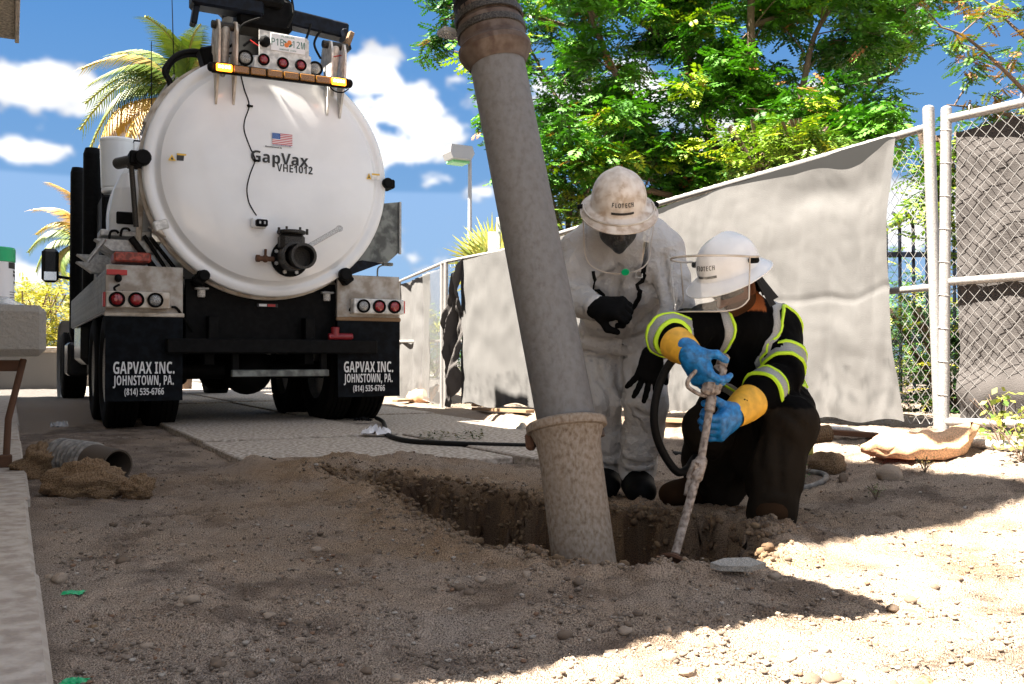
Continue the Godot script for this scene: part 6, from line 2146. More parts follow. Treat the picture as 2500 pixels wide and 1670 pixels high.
func build_crouching() -> void:
	var base := gp(1700, 1165)
	base.y = 0
	var t := thing("person", "crouching person in black clothes with reflective vest, white hard hat and blue gloves", "person", base)
	var J := func(x: float, y: float, d: float): return wp(x, y, d) - base
	var bd := Body.new()
	var hip_r: Vector3 = J.call(1768, 935, 4.02)      # seen at the right
	var hip_l: Vector3 = J.call(1690, 930, 4.10)
	var sh_r: Vector3 = J.call(1778, 762, 3.86)
	var sh_l: Vector3 = J.call(1622, 752, 3.66)
	bd.limb(hip_l, hip_r, .135, .135, .06)
	bd.limb(hip_l, J.call(1680, 820, 3.86), .13, .135, .08)
	bd.limb(hip_r, J.call(1745, 820, 3.92), .13, .135, .08)
	bd.limb(J.call(1680, 820, 3.86), J.call(1662, 765, 3.74), .135, .11, .08)
	bd.limb(J.call(1745, 820, 3.92), J.call(1745, 765, 3.84), .135, .115, .08)
	bd.limb(sh_l, J.call(1700, 742, 3.76), .085, .10, .08)
	bd.limb(sh_r, J.call(1700, 742, 3.76), .088, .10, .08)
	bd.limb(J.call(1702, 735, 3.78), J.call(1698, 690, 3.70), .075, .062, .05)
	# arms
	var el_r: Vector3 = J.call(1797, 858, 3.66)
	var wr_r: Vector3 = J.call(1696, 940, 3.42)
	bd.chain([sh_r, sh_r.lerp(el_r, .5) + Vector3(.012, 0, 0), el_r, el_r.lerp(wr_r, .5), wr_r], [.088, .076, .068, .060, .048], .04)
	var el_l: Vector3 = J.call(1527, 768, 3.50)
	var wr_l: Vector3 = J.call(1566, 800, 3.36)
	bd.chain([sh_l, sh_l.lerp(el_l, .5), el_l, wr_l], [.084, .072, .062, .046], .04)
	# legs
	var kn_r: Vector3 = J.call(1812, 972, 3.56)
	var an_r: Vector3 = J.call(1770, 1174, 3.52)
	bd.chain([hip_r, hip_r.lerp(kn_r, .5) + Vector3(.01, .01, 0), kn_r, kn_r.lerp(an_r, .5) + Vector3(-.012, 0, -.01), an_r], [.125, .112, .088, .088, .092], .05)
	var kn_l: Vector3 = J.call(1625, 985, 3.78)
	var an_l: Vector3 = J.call(1612, 1098, 4.08)
	bd.chain([hip_l, hip_l.lerp(kn_l, .5), kn_l, kn_l.lerp(an_l, .5), an_l], [.125, .112, .092, .088, .078], .05)
	bd.limb(J.call(1700, 1050, 4.0), J.call(1660, 1140, 3.95), .10, .06, .1)      # slack cloth between the legs
	bd.limb(J.call(1730, 1010, 3.9), J.call(1740, 1120, 3.75), .09, .05, .08)
	var F := func(x0, y0, d0, x1, y1, d1, h, w): bd.fold(J.call(x0, y0, d0), J.call(x1, y1, d1), h, w)
	for f in [[1760, 1000, 3.5, 1770, 1130, 3.44, .014, .014], [1785, 1000, 3.48, 1790, 1130, 3.44, -.012, .012], [1740, 990, 3.55, 1745, 1120, 3.5, .012, .014], [1800, 960, 3.46, 1830, 1010, 3.48, .012, .014], [1790, 940, 3.5, 1840, 985, 3.5, -.012, .012], [1650, 1000, 3.7, 1640, 1100, 3.75, .014, .016], [1670, 980, 3.75, 1665, 1090, 3.8, -.014, .014],
			[1775, 790, 3.78, 1800, 830, 3.68, .012, .014], [1780, 840, 3.62, 1805, 850, 3.62, -.012, .01], [1760, 870, 3.58, 1790, 885, 3.58, .012, .012], [1670, 780, 3.64, 1700, 860, 3.72, .012, .016], [1720, 780, 3.72, 1725, 870, 3.78, -.012, .014], [1760, 1140, 3.44, 1800, 1142, 3.44, .014, .012]]:
		F.call(f[0], f[1], f[2], f[3], f[4], f[5], f[6], f[7])
	bd.nz = noise_a; bd.namp = .006; bd.nfreq = Vector3(6, 4, 6)
	bd.nz2 = noise_c; bd.namp2 = .010; bd.nfreq2 = Vector3(5, 3, 5)
	var black := Color(.0035, .0035, .0037)
	var trousers := Color(.016, .0125, .010)
	var neckskin := Color(.30, .095, .035)
	var ny: float = J.call(1700, 715, 3.72).y
	var hy: float = J.call(1700, 925, 3.9).y
	var nc: Vector3 = J.call(1698, 700, 3.68)
	var mb := MB.new()
	bd.mesh_into(mb, .0115, func(p: Vector3):
		if p.y > ny and Vector2(p.x - nc.x, p.z - nc.z).length() < .095: return neckskin
		return trousers if p.y < hy and p.distance_to(wr_r) > .12 else black)
	# head, turned down and to the left
	var zz := Vector3(-.70, -.52, .50).normalized()
	var yy := (Vector3(-.38, .85, .32) - zz * Vector3(-.38, .85, .32).dot(zz)).normalized()
	var hf := Transform3D(Basis(yy.cross(zz), yy, zz), J.call(1683, 650, 3.63))
	var hd := head_body(hf)
	var skin := Color(.10, .040, .022)
	hd.mesh_into(mb, .0045, func(p):
		var q: Vector3 = hf.affine_inverse() * p
		return Color(.03, .02, .014) if q.z < -.005 and q.y > -.02 else (Color(.05, .02, .01) if q.y < -.045 else skin))
	obj("body", mb, M.body, t)
	# dark safety glasses
	var gl := MB.new()
	var gp2 := PackedVector3Array()
	for v in [.028, .010, -.014]:
		for i in 13:
			var a := lerpf(-1.3, 1.3, i / 12.0)
			gp2.append(hf * Vector3(sin(a) * .078, v, cos(a) * .085 + .022))
	gl.surf(3, 13, gp2)
	obj("safety_glasses", gl, M.black_gloss, t)
	# cloth hanging from the back of the hat over the neck
	var nk := MB.new()
	var np := PackedVector3Array()
	for j in 7:
		for i in 21:
			var a := lerpf(1.7, 4.58, i / 20.0)
			var wv := 1.0 + .05 * j * .5 * sin(i * 1.9)
			np.append(hf * Vector3(sin(a) * (.092 + .004 * j) * wv, .03 - .024 * j, cos(a) * (.098 + .005 * j) * wv))
	nk.surf(7, 21, np)
	obj("neck_cloth", nk, M.screen_hem, t)
	var hatf := Transform3D(hf.basis * Basis(Vector3.RIGHT, -.10), hf * Vector3(0, .062, .0))
	var sz2 := Vector3(-.80, -.10, .55).normalized()
	var sy2 := (Vector3(-.10, 1.0, .10) - sz2 * Vector3(-.10, 1.0, .10).dot(sz2)).normalized()
	hard_hat(t, hatf, M.helmet_white, .02, "FLOTECH", .178, .025, .205, Transform3D(Basis(sy2.cross(sz2), sy2, sz2), J.call(1652, 610, 3.60)))
	# vest edges and reflective bands
	var grey := func(path: Array, w: float):
		var m := MB.new()
		var q := []
		for e in path: q.append(J.call(e[0], e[1], e[2]))
		ribbon(bd, q, w, .006, m)
		obj("reflective_band", m, M.reflective, t)
	var lime := func(path: Array, w: float):
		var m := MB.new()
		var q := []
		for e in path: q.append(J.call(e[0], e[1], e[2]))
		ribbon(bd, q, w, .009, m)
		obj("lime_edging", m, M.hivis, t)
	lime.call([[1752, 862, 3.78], [1742, 815, 3.76], [1748, 770, 3.76], [1768, 735, 3.78], [1795, 716, 3.82]], .011)
	grey.call([[1742, 868, 3.78], [1728, 815, 3.75], [1736, 765, 3.74], [1760, 725, 3.76], [1785, 705, 3.8]], .038)
	lime.call([[1795, 716, 3.82], [1815, 745, 3.84], [1826, 780, 3.9], [1828, 840, 3.95], [1826, 900, 3.95]], .011)
	grey.call([[1790, 705, 3.85], [1818, 730, 3.88], [1832, 775, 3.93]], .035)
	grey.call([[1648, 720, 3.62], [1642, 760, 3.64], [1636, 800, 3.68]], .04)
	lime.call([[1660, 722, 3.62], [1654, 760, 3.64], [1648, 805, 3.68]], .011)
	lime.call([[1650, 876, 3.74], [1690, 892, 3.78], [1740, 908, 3.82], [1800, 905, 3.86], [1830, 885, 3.92]], .012)
	grey.call([[1648, 893, 3.74], [1690, 908, 3.78], [1740, 922, 3.82], [1800, 920, 3.86], [1832, 902, 3.92]], .055)
	lime.call([[1645, 912, 3.74], [1690, 926, 3.78], [1740, 940, 3.82], [1800, 936, 3.86], [1832, 920, 3.92]], .012)
	var arm_band := func(c: Vector3, ax: Vector3, w: float):
		var m := MB.new()
		wrap_band(bd, c, ax, w, .007, m)
		obj("reflective_band", m, M.reflective, t)
		for s in [-.5, .5]:
			var e := MB.new()
			wrap_band(bd, c + ax.normalized() * w * s, ax, .012, .010, e)
			obj("lime_edging", e, M.hivis, t)
	arm_band.call(sh_r.lerp(el_r, .78), el_r - sh_r, .06)
	arm_band.call(el_r.lerp(wr_r, .42), wr_r - el_r, .06)
	arm_band.call(el_l.lerp(wr_l, .22), wr_l - el_l + Vector3(0, .02, 0), .05)
	# rubber gauntlets and gloved hands
	var cuff := MB.new()
	var dr := (wr_r - el_r).normalized()
	cuff.tube([wr_r - dr * .085, wr_r - dr * .04, wr_r + dr * .02, wr_r + dr * .055], [.066, .064, .054, .046], 28, false)
	cuff.tube([wr_r - dr * .088, wr_r - dr * .08], [.062, .066], 28)
	obj("gauntlet", cuff, M.glove_yellow, t)
	var dl := (J.call(1598, 820, 3.30) as Vector3 - el_l).normalized()
	cuff = MB.new()
	cuff.tube([wr_l - dl * .055, wr_l - dl * .02, wr_l + dl * .03, wr_l + dl * .05], [.064, .062, .052, .046], 28, false)
	cuff.tube([wr_l - dl * .058, wr_l - dl * .05], [.058, .064], 28)
	obj("gauntlet", cuff, M.glove_yellow, t)
	var lc: Vector3 = J.call(1614, 1000, 3.25)
	hand_mesh(hand(wr_r + dr * .05, (lc - wr_r) + Vector3(-.02, -.03, .03), Vector3(-.45, .35, -.75), -1.0, [62, 66, 68, 70], 2, 30, 1.25), "glove", M.glove_blue, t)
	hand_mesh(hand(wr_l + dl * .04, Vector3(.40, -.72, .12), Vector3(.75, .25, -.55), 1.0, [40, 46, 50, 55], 8, 25, 1.22), "glove", M.glove_blue, t)
	# boots
	for e in [[an_r, Vector3(-.35, 0, 1), M.boot_brown, .055], [an_l, Vector3(-.85, 0, .45), M.boot_brown, .17]]:
		var bt := Body.new()
		var g: Vector3 = e[0]
		var fw: Vector3 = e[1].normalized()
		var sd := Vector3(fw.z, 0, -fw.x)
		var gy := ground_y(g.x + base.x, g.z + base.z)
		var heel := Vector3(g.x, gy + .055, g.z) - fw * .05
		var toe: Vector3 = Vector3(g.x, gy + .050, g.z) + fw * e[3]
		bt.limb(Vector3(g.x, gy + .07, g.z), Vector3(g.x, gy + .09, g.z), .055, .055, .04)
		bt.limb(heel + sd * .02, toe + sd * .018, .05, .045, .03)
		bt.limb(heel - sd * .02, toe - sd * .018, .05, .045, .03)
		bt.limb(Vector3(g.x, gy + .08, g.z), toe + Vector3(0, .006, 0) - fw * .04, .05, .046, .04)
		var bm := MB.new()
		bt.mesh_into(bm, .007, func(_p): return Color.WHITE)
		obj("boot", bm, e[2], t)

# ---------------------------------------------------------------- stones, litter and oddments
func lump(p: Vector3, s: Vector3, sd: int, rough := .35, nu := 22, nv := 14, turn := 0.0) -> MB:
	var mb := MB.new()
	var n := FastNoiseLite.new()
	n.seed = sd; n.frequency = .9; n.fractal_octaves = 4; n.fractal_gain = .55
	var cuts := []
	var rng := RandomNumberGenerator.new()
	rng.seed = sd
	for i in 9: cuts.append([Vector3(rng.randfn(), rng.randfn() * .8, rng.randfn()).normalized(), rng.randf_range(.70, .95)])
	var pts := PackedVector3Array()
	var bs := Basis(Vector3.UP, turn)
	for i in nv + 1:
		var b := PI * i / nv - PI / 2
		for k in nu:
			var a := TAU * k / nu
			var d := Vector3(cos(b) * cos(a), sin(b), -cos(b) * sin(a))
			if i == 0 or i == nv: d = Vector3(0, signf(b), 0)
			var r := 1.0
			for c in cuts:
				var q: float = d.dot(c[0])
				if q > .01: r = minf(r, c[1] / q)
			r *= 1.0 + rough * n.get_noise_3dv(d * 1.6)
			pts.append(p + bs * (d * r * s))
	mb.surf(nv + 1, nu, pts, true)
	return mb
func stone(label: String, x: float, y: float, w: float, h: float, m: Material, sd: int, group := "", called := "stone", rough := .35) -> void:
	var g := hit(x, y)
	var k := -g.z / 2159.0           # metres per picture pixel at that distance
	var s := Vector3(w * k * .5, h * k * .55, w * k * .42)
	var o := obj(called, lump(Vector3(0, s.y * .45, 0), s, sd, rough, 16, 10, sd * 1.3), m)
	o.position = Vector3(g.x, ground_y(g.x, g.z) - .004, g.z)
	tag(o, label, "stone", group)

func build_debris() -> void:
	var rng := RandomNumberGenerator.new()
	rng.seed = 404
	# ---- lumps of limestone and the stub of corrugated pipe at the left
	for e in [[95, 1118, 4.95, Vector3(.13, .10, .12), 3, "brown limestone lump wedged against the footway behind the corrugated pipe"], [205, 1158, 4.28, Vector3(.19, .10, .12), 8, "largest golden brown limestone lump in front of the corrugated pipe"], [318, 1165, 4.2, Vector3(.075, .065, .07), 12, "small crumbly limestone lump right of the largest lump"]]:
		var p := wp(e[0], e[1], e[2])
		var gy := ground_y(p.x, p.z)
		var o := obj("limestone_lump", lump(Vector3(0, e[3].y * .62, 0), e[3], e[4], .55, 46, 30, .4), M.limestone)
		o.position = Vector3(p.x, gy, p.z)
		tag(o, e[5], "rock", "limestone lumps")
	var ca := wp(136, 1048, 5.02)
	var cb := wp(270, 1098, 4.70)
	ca.y = ground_y(ca.x, ca.z) + .10
	cb.y = ground_y(cb.x, cb.z) + .075
	var cp := thing("corrugated_pipe", "stub of dark corrugated pipe lying among the limestone lumps", "pipe", Vector3(ca.x, 0, ca.z))
	var dr := (cb - ca)
	var ln := dr.length()
	var m := MB.new()
	m.lathe([Vector2(.06, 0), Vector2(.082, 0), Vector2(.084, ln * .62)], 36, MB.along(ca - cp.position, dr))
	obj("pipe_wall", m, M.black, cp)  # black stands for dirt and painted shade in the grooves between ribs
	for i in 8:
		m = MB.new()
		var h := ln * (.005 + .076 * i)
		var q := ln * .076
		m.lathe([Vector2(.083, h + q * .1), Vector2(.098, h + q * .25), Vector2(.102, h + q * .42), Vector2(.102, h + q * .58), Vector2(.098, h + q * .75), Vector2(.083, h + q * .9)], 36, MB.along(ca - cp.position, dr), true)
		obj("rib", m, M.grey_plastic, cp)
	m = MB.new()
	m.lathe([Vector2(.084, ln * .56), Vector2(.092, ln * .63), Vector2(.086, ln * .8), Vector2(.08, ln), Vector2(.072, ln), Vector2(.074, ln * .8), Vector2(.08, ln * .5)], 36, MB.along(ca - cp.position, dr))
	obj("smooth_section", m, mat("pipe_mud", lin(.115, .085, .06), .95, 0, {"tex": tex_cache["grain"], "scale": 3.0}), cp)
	m = MB.new()
	var q := []
	for e in [[236, 1078, .03], [262, 1092, .03], [285, 1101, .025], [340, 1102, .02]]: q.append(gp(e[0], e[1], e[2] + .02))
	m.tube(smooth(q, 5), .014, 8)
	tag(obj("conduit", m, M.grey_plastic), "thin grey conduit end lying beside the corrugated pipe", "conduit")
	# ---- films, litter
	var crumple := func(called: String, x: float, y: float, s: float, hgt: float, mt: Material, sd: int, label: String, category: String):
		var g := gp(x, y, .02)
		g = Vector3(g.x, ground_y(g.x, g.z), g.z)
		if on_slab(l_of(g), f_of(g)) > 0: g.y = .045
		var n := FastNoiseLite.new()
		n.seed = sd; n.frequency = 1.0
		var pts := PackedVector3Array()
		for j in 12:
			for i in 12:
				var u := i / 11.0 - .5
				var v := j / 11.0 - .5
				var w := absf(n.get_noise_2d(u * 5, v * 5)) * 1.6 * (1.0 - 1.6 * (u * u + v * v))
				pts.append(g + Vector3(u * s + .12 * s * n.get_noise_2d(i, j + 30), .004 + maxf(0, w) * hgt, v * s * .7 + .12 * s * n.get_noise_2d(i + 9, j)))
		var mb := MB.new()
		mb.surf(12, 12, pts)
		tag(obj(called, mb, mt), label, category)
	crumple.call("plastic_film", 198, 1040, .20, .12, M.film, 4, "clear plastic scrap behind the corrugated pipe", "plastic film")
	crumple.call("plastic_bag", 862, 1005, .22, .10, M.white_plastic, 5, "crumpled white bag beside the hose bend on the slab", "bag")
	crumple.call("dark_rag", 598, 1068, .15, .035, M.black, 6, "small black crumpled rag on the soil before the slab edge", "rag")
	crumple.call("dark_scrap", 832, 972, .16, .06, M.black, 7, "flat black scrap under the right rear tyre", "scrap")
	crumple.call("green_scrap", 168, 1356, .055, .010, M.green_plastic, 8, "green plastic scrap beside the pale stones by the footway", "plastic scrap")
	crumple.call("green_scrap", 172, 1548, .05, .008, M.green_plastic, 9, "green plastic scrap at the bottom left corner", "plastic scrap")
	crumple.call("clear_bottle", 136, 975, .14, .10, M.film, 10, "clear plastic scrap on the dark soil left of the truck wheel", "plastic scrap")
	# ---- stones one can pick out
	stone("pale stone by the footway edge, larger of two beside the green scrap", 136, 1332, 44, 26, M.stone, 21, "pale stones")
	stone("pale stone tucked behind the larger pale stone by the footway", 112, 1326, 24, 18, M.stone, 22, "pale stones")
	stone("reddish stone left of centre near the bottom edge", 212, 1443, 38, 20, M.limestone, 23)
	stone("brown clod below the reddish stone near the bottom edge", 262, 1488, 40, 24, M.stone_dark, 24)
	stone("whitish pebble in front of the pipe's foot", 1208, 1322, 28, 22, M.stone, 25)
	stone("dark pebble touching the whitish pebble before the pipe", 1222, 1310, 16, 14, M.stone_dark, 26)
	stone("grey stone pair's left one at the middle of the foreground", 1052, 1356, 30, 20, M.stone_dark, 27)
	stone("grey stone pair's right one at the middle of the foreground", 1076, 1362, 34, 18, M.stone_dark, 28)
	stone("small white stone left of the middle foreground", 828, 1372, 20, 18, M.stone, 29)
	stone("round brown stone in the lower middle foreground", 873, 1438, 20, 18, M.stone_dark, 30)
	stone("tilted pale rock slab on the soil before the orange bag", 2038, 1100, 66, 44, M.stone, 31, "", "rock", .15)
	stone("brown clod left of the tilted pale rock slab", 1932, 1104, 28, 30, M.stone_dark, 32, "", "rock")
	stone("broad sandy mound behind the tilted pale rock slab", 1895, 1078, 90, 56, M.limestone, 33, "", "rock")
	stone("white stone on the sunlit sand at the shadow's lower edge", 1530, 1455, 22, 20, M.stone, 34)
	stone("large orange clod on the sunlit sand at bottom right", 2122, 1602 - 30, 60, 34, M.limestone, 35)
	stone("brown clod alone on the sunlit sand at the right", 2190, 1336, 34, 20, M.stone_dark, 36)
	stone("pale concrete lump beside the pipe's bell at the slab edge", 1198, 985, 34, 44, M.block, 37, "", "concrete_lump")
	var chip := MB.new()
	var cg := hit(1690, 1318)
	var cpoly := PackedVector2Array([Vector2(-.075, 0), Vector2(-.03, .03), Vector2(.04, .035), Vector2(.08, .0), Vector2(.03, -.025), Vector2(-.05, -.02)])
	chip.prism(cpoly, -.008, .008, Transform3D(Basis(Vector3.RIGHT, -PI / 2 + .22), Vector3(cg.x, ground_y(cg.x, cg.z) + .022, cg.z)))
	tag(obj("concrete_chip", chip, M.block), "thin flat grey concrete chip at the near rim of the hole", "concrete chip")
	# ---- clods strewn over the soil
	var variants := []
	for i in 5: variants.append(lump(Vector3(0, .3, 0), Vector3(1, .72, .9), 60 + i, .5, 11, 7).mesh(M.stone_dark if i % 2 else M.stone))
	var count := 0
	while count < 90:
		var d := lerpf(1.75, 5.2, pow(rng.randf(), 1.5))
		var x := rng.randf_range(-.52, .54) * d
		if hole_sd(x, d) < .08: continue
		var p := Vector3(x, 0, -d)
		if l_of(p) < .25 or on_slab(l_of(p), f_of(p)) > -.1: continue
		var s := lerpf(.009, .024, pow(rng.randf(), 2.0))
		var o := inst("soil_clod", variants[count % 5], self, Transform3D(Basis(Vector3.UP, rng.randf() * TAU).scaled(Vector3(s, s * .8, s)), Vector3(x, ground_y(x, -d) - s * .1, -d)))
		tag(o, "small clod of dry soil lying loose on the sand around the hole", "clod", "loose clods")
		count += 1
	for cc in [[640, 1545], [560, 1530], [1500, 1440], [1430, 1432], [1300, 1345], [760, 1230], [2120, 1588], [2080, 1405], [330, 1200]]:
		var ctr := hit(cc[0], cc[1])
		for k in 7:
			var x := ctr.x + rng.randfn() * .07
			var d := -ctr.z + rng.randfn() * .06
			if hole_sd(x, d) < .05: continue
			var s := lerpf(.008, .021, pow(rng.randf(), 1.6))
			var o := inst("soil_clod", variants[1 if k % 3 else 3], self, Transform3D(Basis(Vector3.UP, rng.randf() * TAU).scaled(Vector3(s, s * .8, s)), Vector3(x, ground_y(x, -d) - s * .1, -d)))
			tag(o, "small clod of dry soil lying loose on the sand around the hole", "clod", "loose clods")
	# ---- gravel and crumbs: far too many to count
	var pb := MB.new()
	var pn := FastNoiseLite.new()
	pn.seed = 2; pn.frequency = 1.2
	pb.ball(Vector3.ZERO, Vector3(1, .7, .85), Basis(), 7, 5, pn, .5)
	var pm := pb.mesh(M.pebble)
	var xs := []
	var cs := []
	for i in 110000:
		var d := lerpf(1.55, 7.5, pow(rng.randf(), 1.7))
		var x := rng.randf_range(-.56, .58) * d
		var p := Vector3(x, 0, -d)
		var l := l_of(p)
		var f := f_of(p)
		if l < .12 or on_slab(l, f) > .02: continue
		var dens := .15 + noise_a.get_noise_2d(x * 2.1, d * 2.1) * 1.5 + noise_b.get_noise_2d(x * 9, d * 9) * .9
		if rng.randf() > dens + .18: continue
		var s := .0012 + .0075 * pow(rng.randf(), 6.5)
		var hs := hole_sd(x, d)
		if hs < .03 and hs > -.5 and rng.randf() < .5: s *= 2.4
		xs.append(Transform3D(Basis(Vector3.UP, rng.randf() * TAU) * Basis.from_scale(Vector3(s, s * rng.randf_range(.6, 1.0), s)), Vector3(x, ground_y(x, -d) + s * .25, -d)))
		var v := rng.randf()
		var c := Color(.38, .30, .23).lerp(Color(.17, .125, .09), rng.randf() * .9)
		if hs < .02: c = c.lerp(Color(.16, .095, .05), .75)
		if v > .91: c = Color(.52, .46, .39)
		elif v < .08: c = Color(.30, .17, .10)
		cs.append(c)
	for i in 24000:                                   # crumbs clinging to the walls and rim of the hole
		var x := rng.randf_range(-1.1, 1.0)
		var d := rng.randf_range(2.65, 5.0)
		var hs := hole_sd(x, d)
		if hs > .10 or hs < -.32: continue
		var s := .003 + .017 * pow(rng.randf(), 3.5)
		if hs > .02: s *= .6
		xs.append(Transform3D(Basis(Vector3.UP, rng.randf() * TAU) * Basis(Vector3.RIGHT, rng.randf() * 2.0) * Basis.from_scale(Vector3(s, s * rng.randf_range(.6, 1.0), s)), Vector3(x, ground_y(x, -d) + rng.randf_range(-.3, .5) * s, -d)))
		cs.append(Color(.15, .088, .045).lerp(Color(.30, .20, .11), pow(rng.randf(), 1.8)) if hs < .02 else Color(.36, .26, .17).lerp(Color(.18, .125, .08), rng.randf()))
	var mm := MultiMesh.new()
	mm.transform_format = MultiMesh.TRANSFORM_3D
	mm.use_colors = true
	mm.mesh = pm
	mm.instance_count = xs.size()
	for i in xs.size():
		mm.set_instance_transform(i, xs[i])
		mm.set_instance_color(i, cs[i])
	var gr := MultiMeshInstance3D.new()
	gr.multimesh = mm
	gr.name = "gravel"
	add_child(gr)
	tag(gr, "loose gravel and soil crumbs strewn over the sand", "gravel", "", "stuff")
	# ---- along the fence: orange bags, pipes, boards, hose loop, weeds
	var bag := func(x: float, y: float, w: float, h: float, dp: float, sd: int, label: String):
		var g := hit(x, y)
		var k := -g.z / 2159.0
		var n := FastNoiseLite.new()
		n.seed = sd; n.frequency = 1.0; n.fractal_octaves = 3
		var pts := PackedVector3Array()
		for j in 17:
			var b := PI * j / 16 - PI / 2
			for i in 28:
				var a := TAU * i / 28
				var dv := Vector3(cos(b) * cos(a), sin(b), -cos(b) * sin(a))
				if j == 0 or j == 16: dv = Vector3(0, signf(b), 0)
				var r := 1.0 + .22 * n.get_noise_3dv(dv * 2.2) + .10 * absf(n.get_noise_3dv(dv * 6.0))
				var p := dv * r * Vector3(w * k * .5, h * k * .55, dp)
				p.y += h * k * .32 + pow(maxf(0, dv.x - .35), 1.5) * h * k * 1.6 + .05 * h * k * sin(dv.x * 14 + dv.z * 5)          # the tied corner stands up
				p.y = maxf(p.y, 0)
				pts.append(p)
		var mb := MB.new()
		mb.surf(17, 28, pts, true)
		var o := obj("orange_sack", mb, M.orange_bag)
		o.position = Vector3(g.x, ground_y(g.x, g.z), g.z)
		tag(o, label, "sack", "orange sacks")
	bag.call(2108, 1046, 250, 66, .16, 3, "large pale orange sack lying at the foot of the gate post")
	bag.call(968, 922, 70, 34, .12, 5, "orange sack heaped below the far bare fence mesh")
	bag.call(1112, 934, 60, 16, .08, 7, "flat orange sack scrap below the pale screen left of the pipe")
	var line := func(called: String, pts: Array, r: float, mt: Material, label: String, category: String, lift := 0.0):
		var w := []
		for e in pts:
			w.append(hit(e[0], e[1]) + Vector3(0, lift + r, 0))
		var mb := MB.new()
		mb.tube(smooth(w, 5) if w.size() > 2 else w, r, 12)
		tag(obj(called, mb, mt), label, category)
	line.call("plastic_pipe", [[1872, 992], [1990, 1000], [2085, 1006]], .022, M.pvc, "white plastic pipe lying along the foot of the big screen", "pipe")
	line.call("plastic_pipe", [[2215, 1026], [2290, 1032], [2380, 1040]], .024, M.pvc, "white plastic pipe lying under the gate at the right edge", "pipe")
	line.call("hose_end", [[1800, 1128], [1850, 1124], [1885, 1112], [1893, 1098], [1870, 1090], [1825, 1088], [1790, 1090]], .014, M.grey_plastic, "grey hose loop on the soil behind the crouching worker's boot", "hose")
	var board := func(x0: float, y0: float, x1: float, y1: float, label: String, mt: Material, w := .09):
		var g0 := hit(x0, y0)
		var g1 := hit(x1, y1)
		g0.y = ground_y(g0.x, g0.z) + .03
		g1.y = ground_y(g1.x, g1.z) + .03
		var mb := MB.new()
		var d := (g1 - g0)
		mb.box((g0 + g1) / 2, Vector3(d.length(), .03, w), Basis(d.normalized(), Vector3.UP, d.normalized().cross(Vector3.UP)).orthonormalized(), .003)
		tag(obj("board", mb, mt), label, "board", "boards along the fence")
	board.call(905, 926, 975, 922, "short weathered board below the farthest screen", M.wood)
	board.call(1090, 944, 1215, 952, "long weathered board below the screen left of the pipe", M.wood)
	board.call(1520, 972, 1640, 976, "board seen between the two workers at the screen's foot", M.wood)
	board.call(1870, 1004, 2010, 1012, "dark board in front of the white plastic pipe", M.rust, .06)
	# yellow coupling stub behind the crouching worker's knee
	var cs2 := thing("pipe_coupling", "ribbed yellowish pipe stub behind the crouching worker's knee", "pipe", wp(1852, 1000, 4.6))
	var rp := []
	for i in 20: rp.append(Vector2(.038 + .005 * (i % 2), i * .006))
	m = MB.new()
	m.lathe(rp, 20, MB.along(Vector3.ZERO, Vector3(.9, .1, -.2)))
	obj("ribbed_stub", m, M.limestone, cs2)
	m = MB.new()
	m.cyl(Vector3(-.01, -.09, 0), Vector3(-.012, -.02, 0), .035, 14, .005)
	obj("valve_cap", m, mat("olive", lin(.20, .19, .03), .5), cs2)
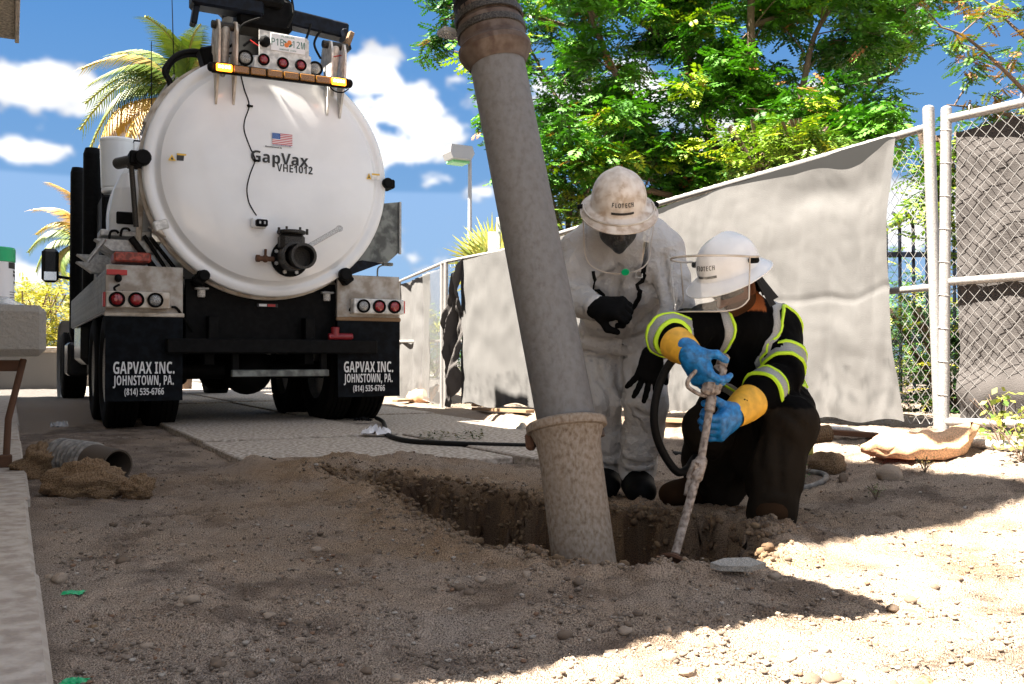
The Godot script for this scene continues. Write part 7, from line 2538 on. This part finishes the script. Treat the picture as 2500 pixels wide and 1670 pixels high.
	# weeds
	var weed := func(x: float, y: float, s: float, n: int, sd: int, label: String, c0: Color, c1: Color):
		var g := hit(x, y)
		var r2 := RandomNumberGenerator.new()
		r2.seed = sd
		var t := thing("weed", label, "weed", Vector3(g.x, ground_y(g.x, g.z), g.z), 0, "weeds")
		var st := MB.new()
		for i in n:
			var a := r2.randf() * TAU
			var tip := Vector3(cos(a) * s * .6, s * r2.randf_range(.5, 1.1), sin(a) * s * .6)
			st.tube(smooth([Vector3.ZERO, tip * .5 + Vector3(0, s * .15, 0), tip], 3), .0022, 4, false)
		obj("stems", st, M.bark, t)
		var lv := MB.new()
		for i in n * 9:
			var a := r2.randf() * TAU
			var rr := r2.randf()
			var p := Vector3(cos(a) * s * .6 * rr, s * r2.randf_range(.2, 1.1), sin(a) * s * .6 * rr)
			var d := Vector3(r2.randf_range(-1, 1), r2.randf_range(-.3, .8), r2.randf_range(-1, 1)).normalized() * s * .17
			var w := d.cross(Vector3(r2.randf(), 1, r2.randf())).normalized() * s * .055
			lv.col = c0.lerp(c1, r2.randf())
			lv.quad(p, p + d * .5 - w, p + d, p + d * .5 + w)
		tag(obj("leaves", lv, M.leaf, t), "", "", "", "stuff")
	weed.call(2300, 1035, .26, 9, 1, "leafy weed growing under the gate at the right edge", Color(.06, .13, .02), Color(.32, .30, .06))
	weed.call(2340, 1062, .20, 8, 2, "pale leafy weed at the right edge in front of the gate", Color(.10, .16, .03), Color(.40, .34, .10))
	weed.call(1836, 1104, .08, 6, 3, "small green weed inside the grey hose loop", Color(.03, .14, .02), Color(.10, .25, .04))
	weed.call(2008, 1145, .06, 6, 4, "flattened grass tuft on the shaded soil right of the boot", Color(.05, .09, .02), Color(.16, .16, .05))
	weed.call(2120, 1086, .07, 7, 5, "dry leaf cluster right of the tilted pale rock slab", Color(.20, .13, .05), Color(.38, .28, .10))
	# leaf litter on the slab beside the hose
	var lit := MB.new()
	for i in 260:
		var p := gp(rng.randf_range(960, 1110), rng.randf_range(990, 1010), .05)
		p.y = .052 + rng.randf() * .01
		var d := Vector3(rng.randf_range(-1, 1), rng.randf_range(-.1, .3), rng.randf_range(-1, 1)).normalized() * .035
		var w := d.cross(Vector3.UP).normalized() * .009
		lit.col = Color(.04, .06, .015).lerp(Color(.16, .11, .04), rng.randf())
		lit.quad(p, p + d * .5 - w, p + d, p + d * .5 + w)
	tag(obj("leaf_litter", lit, M.leaf), "scatter of fallen leaves on the slab beside the hose", "leaf litter", "", "stuff")
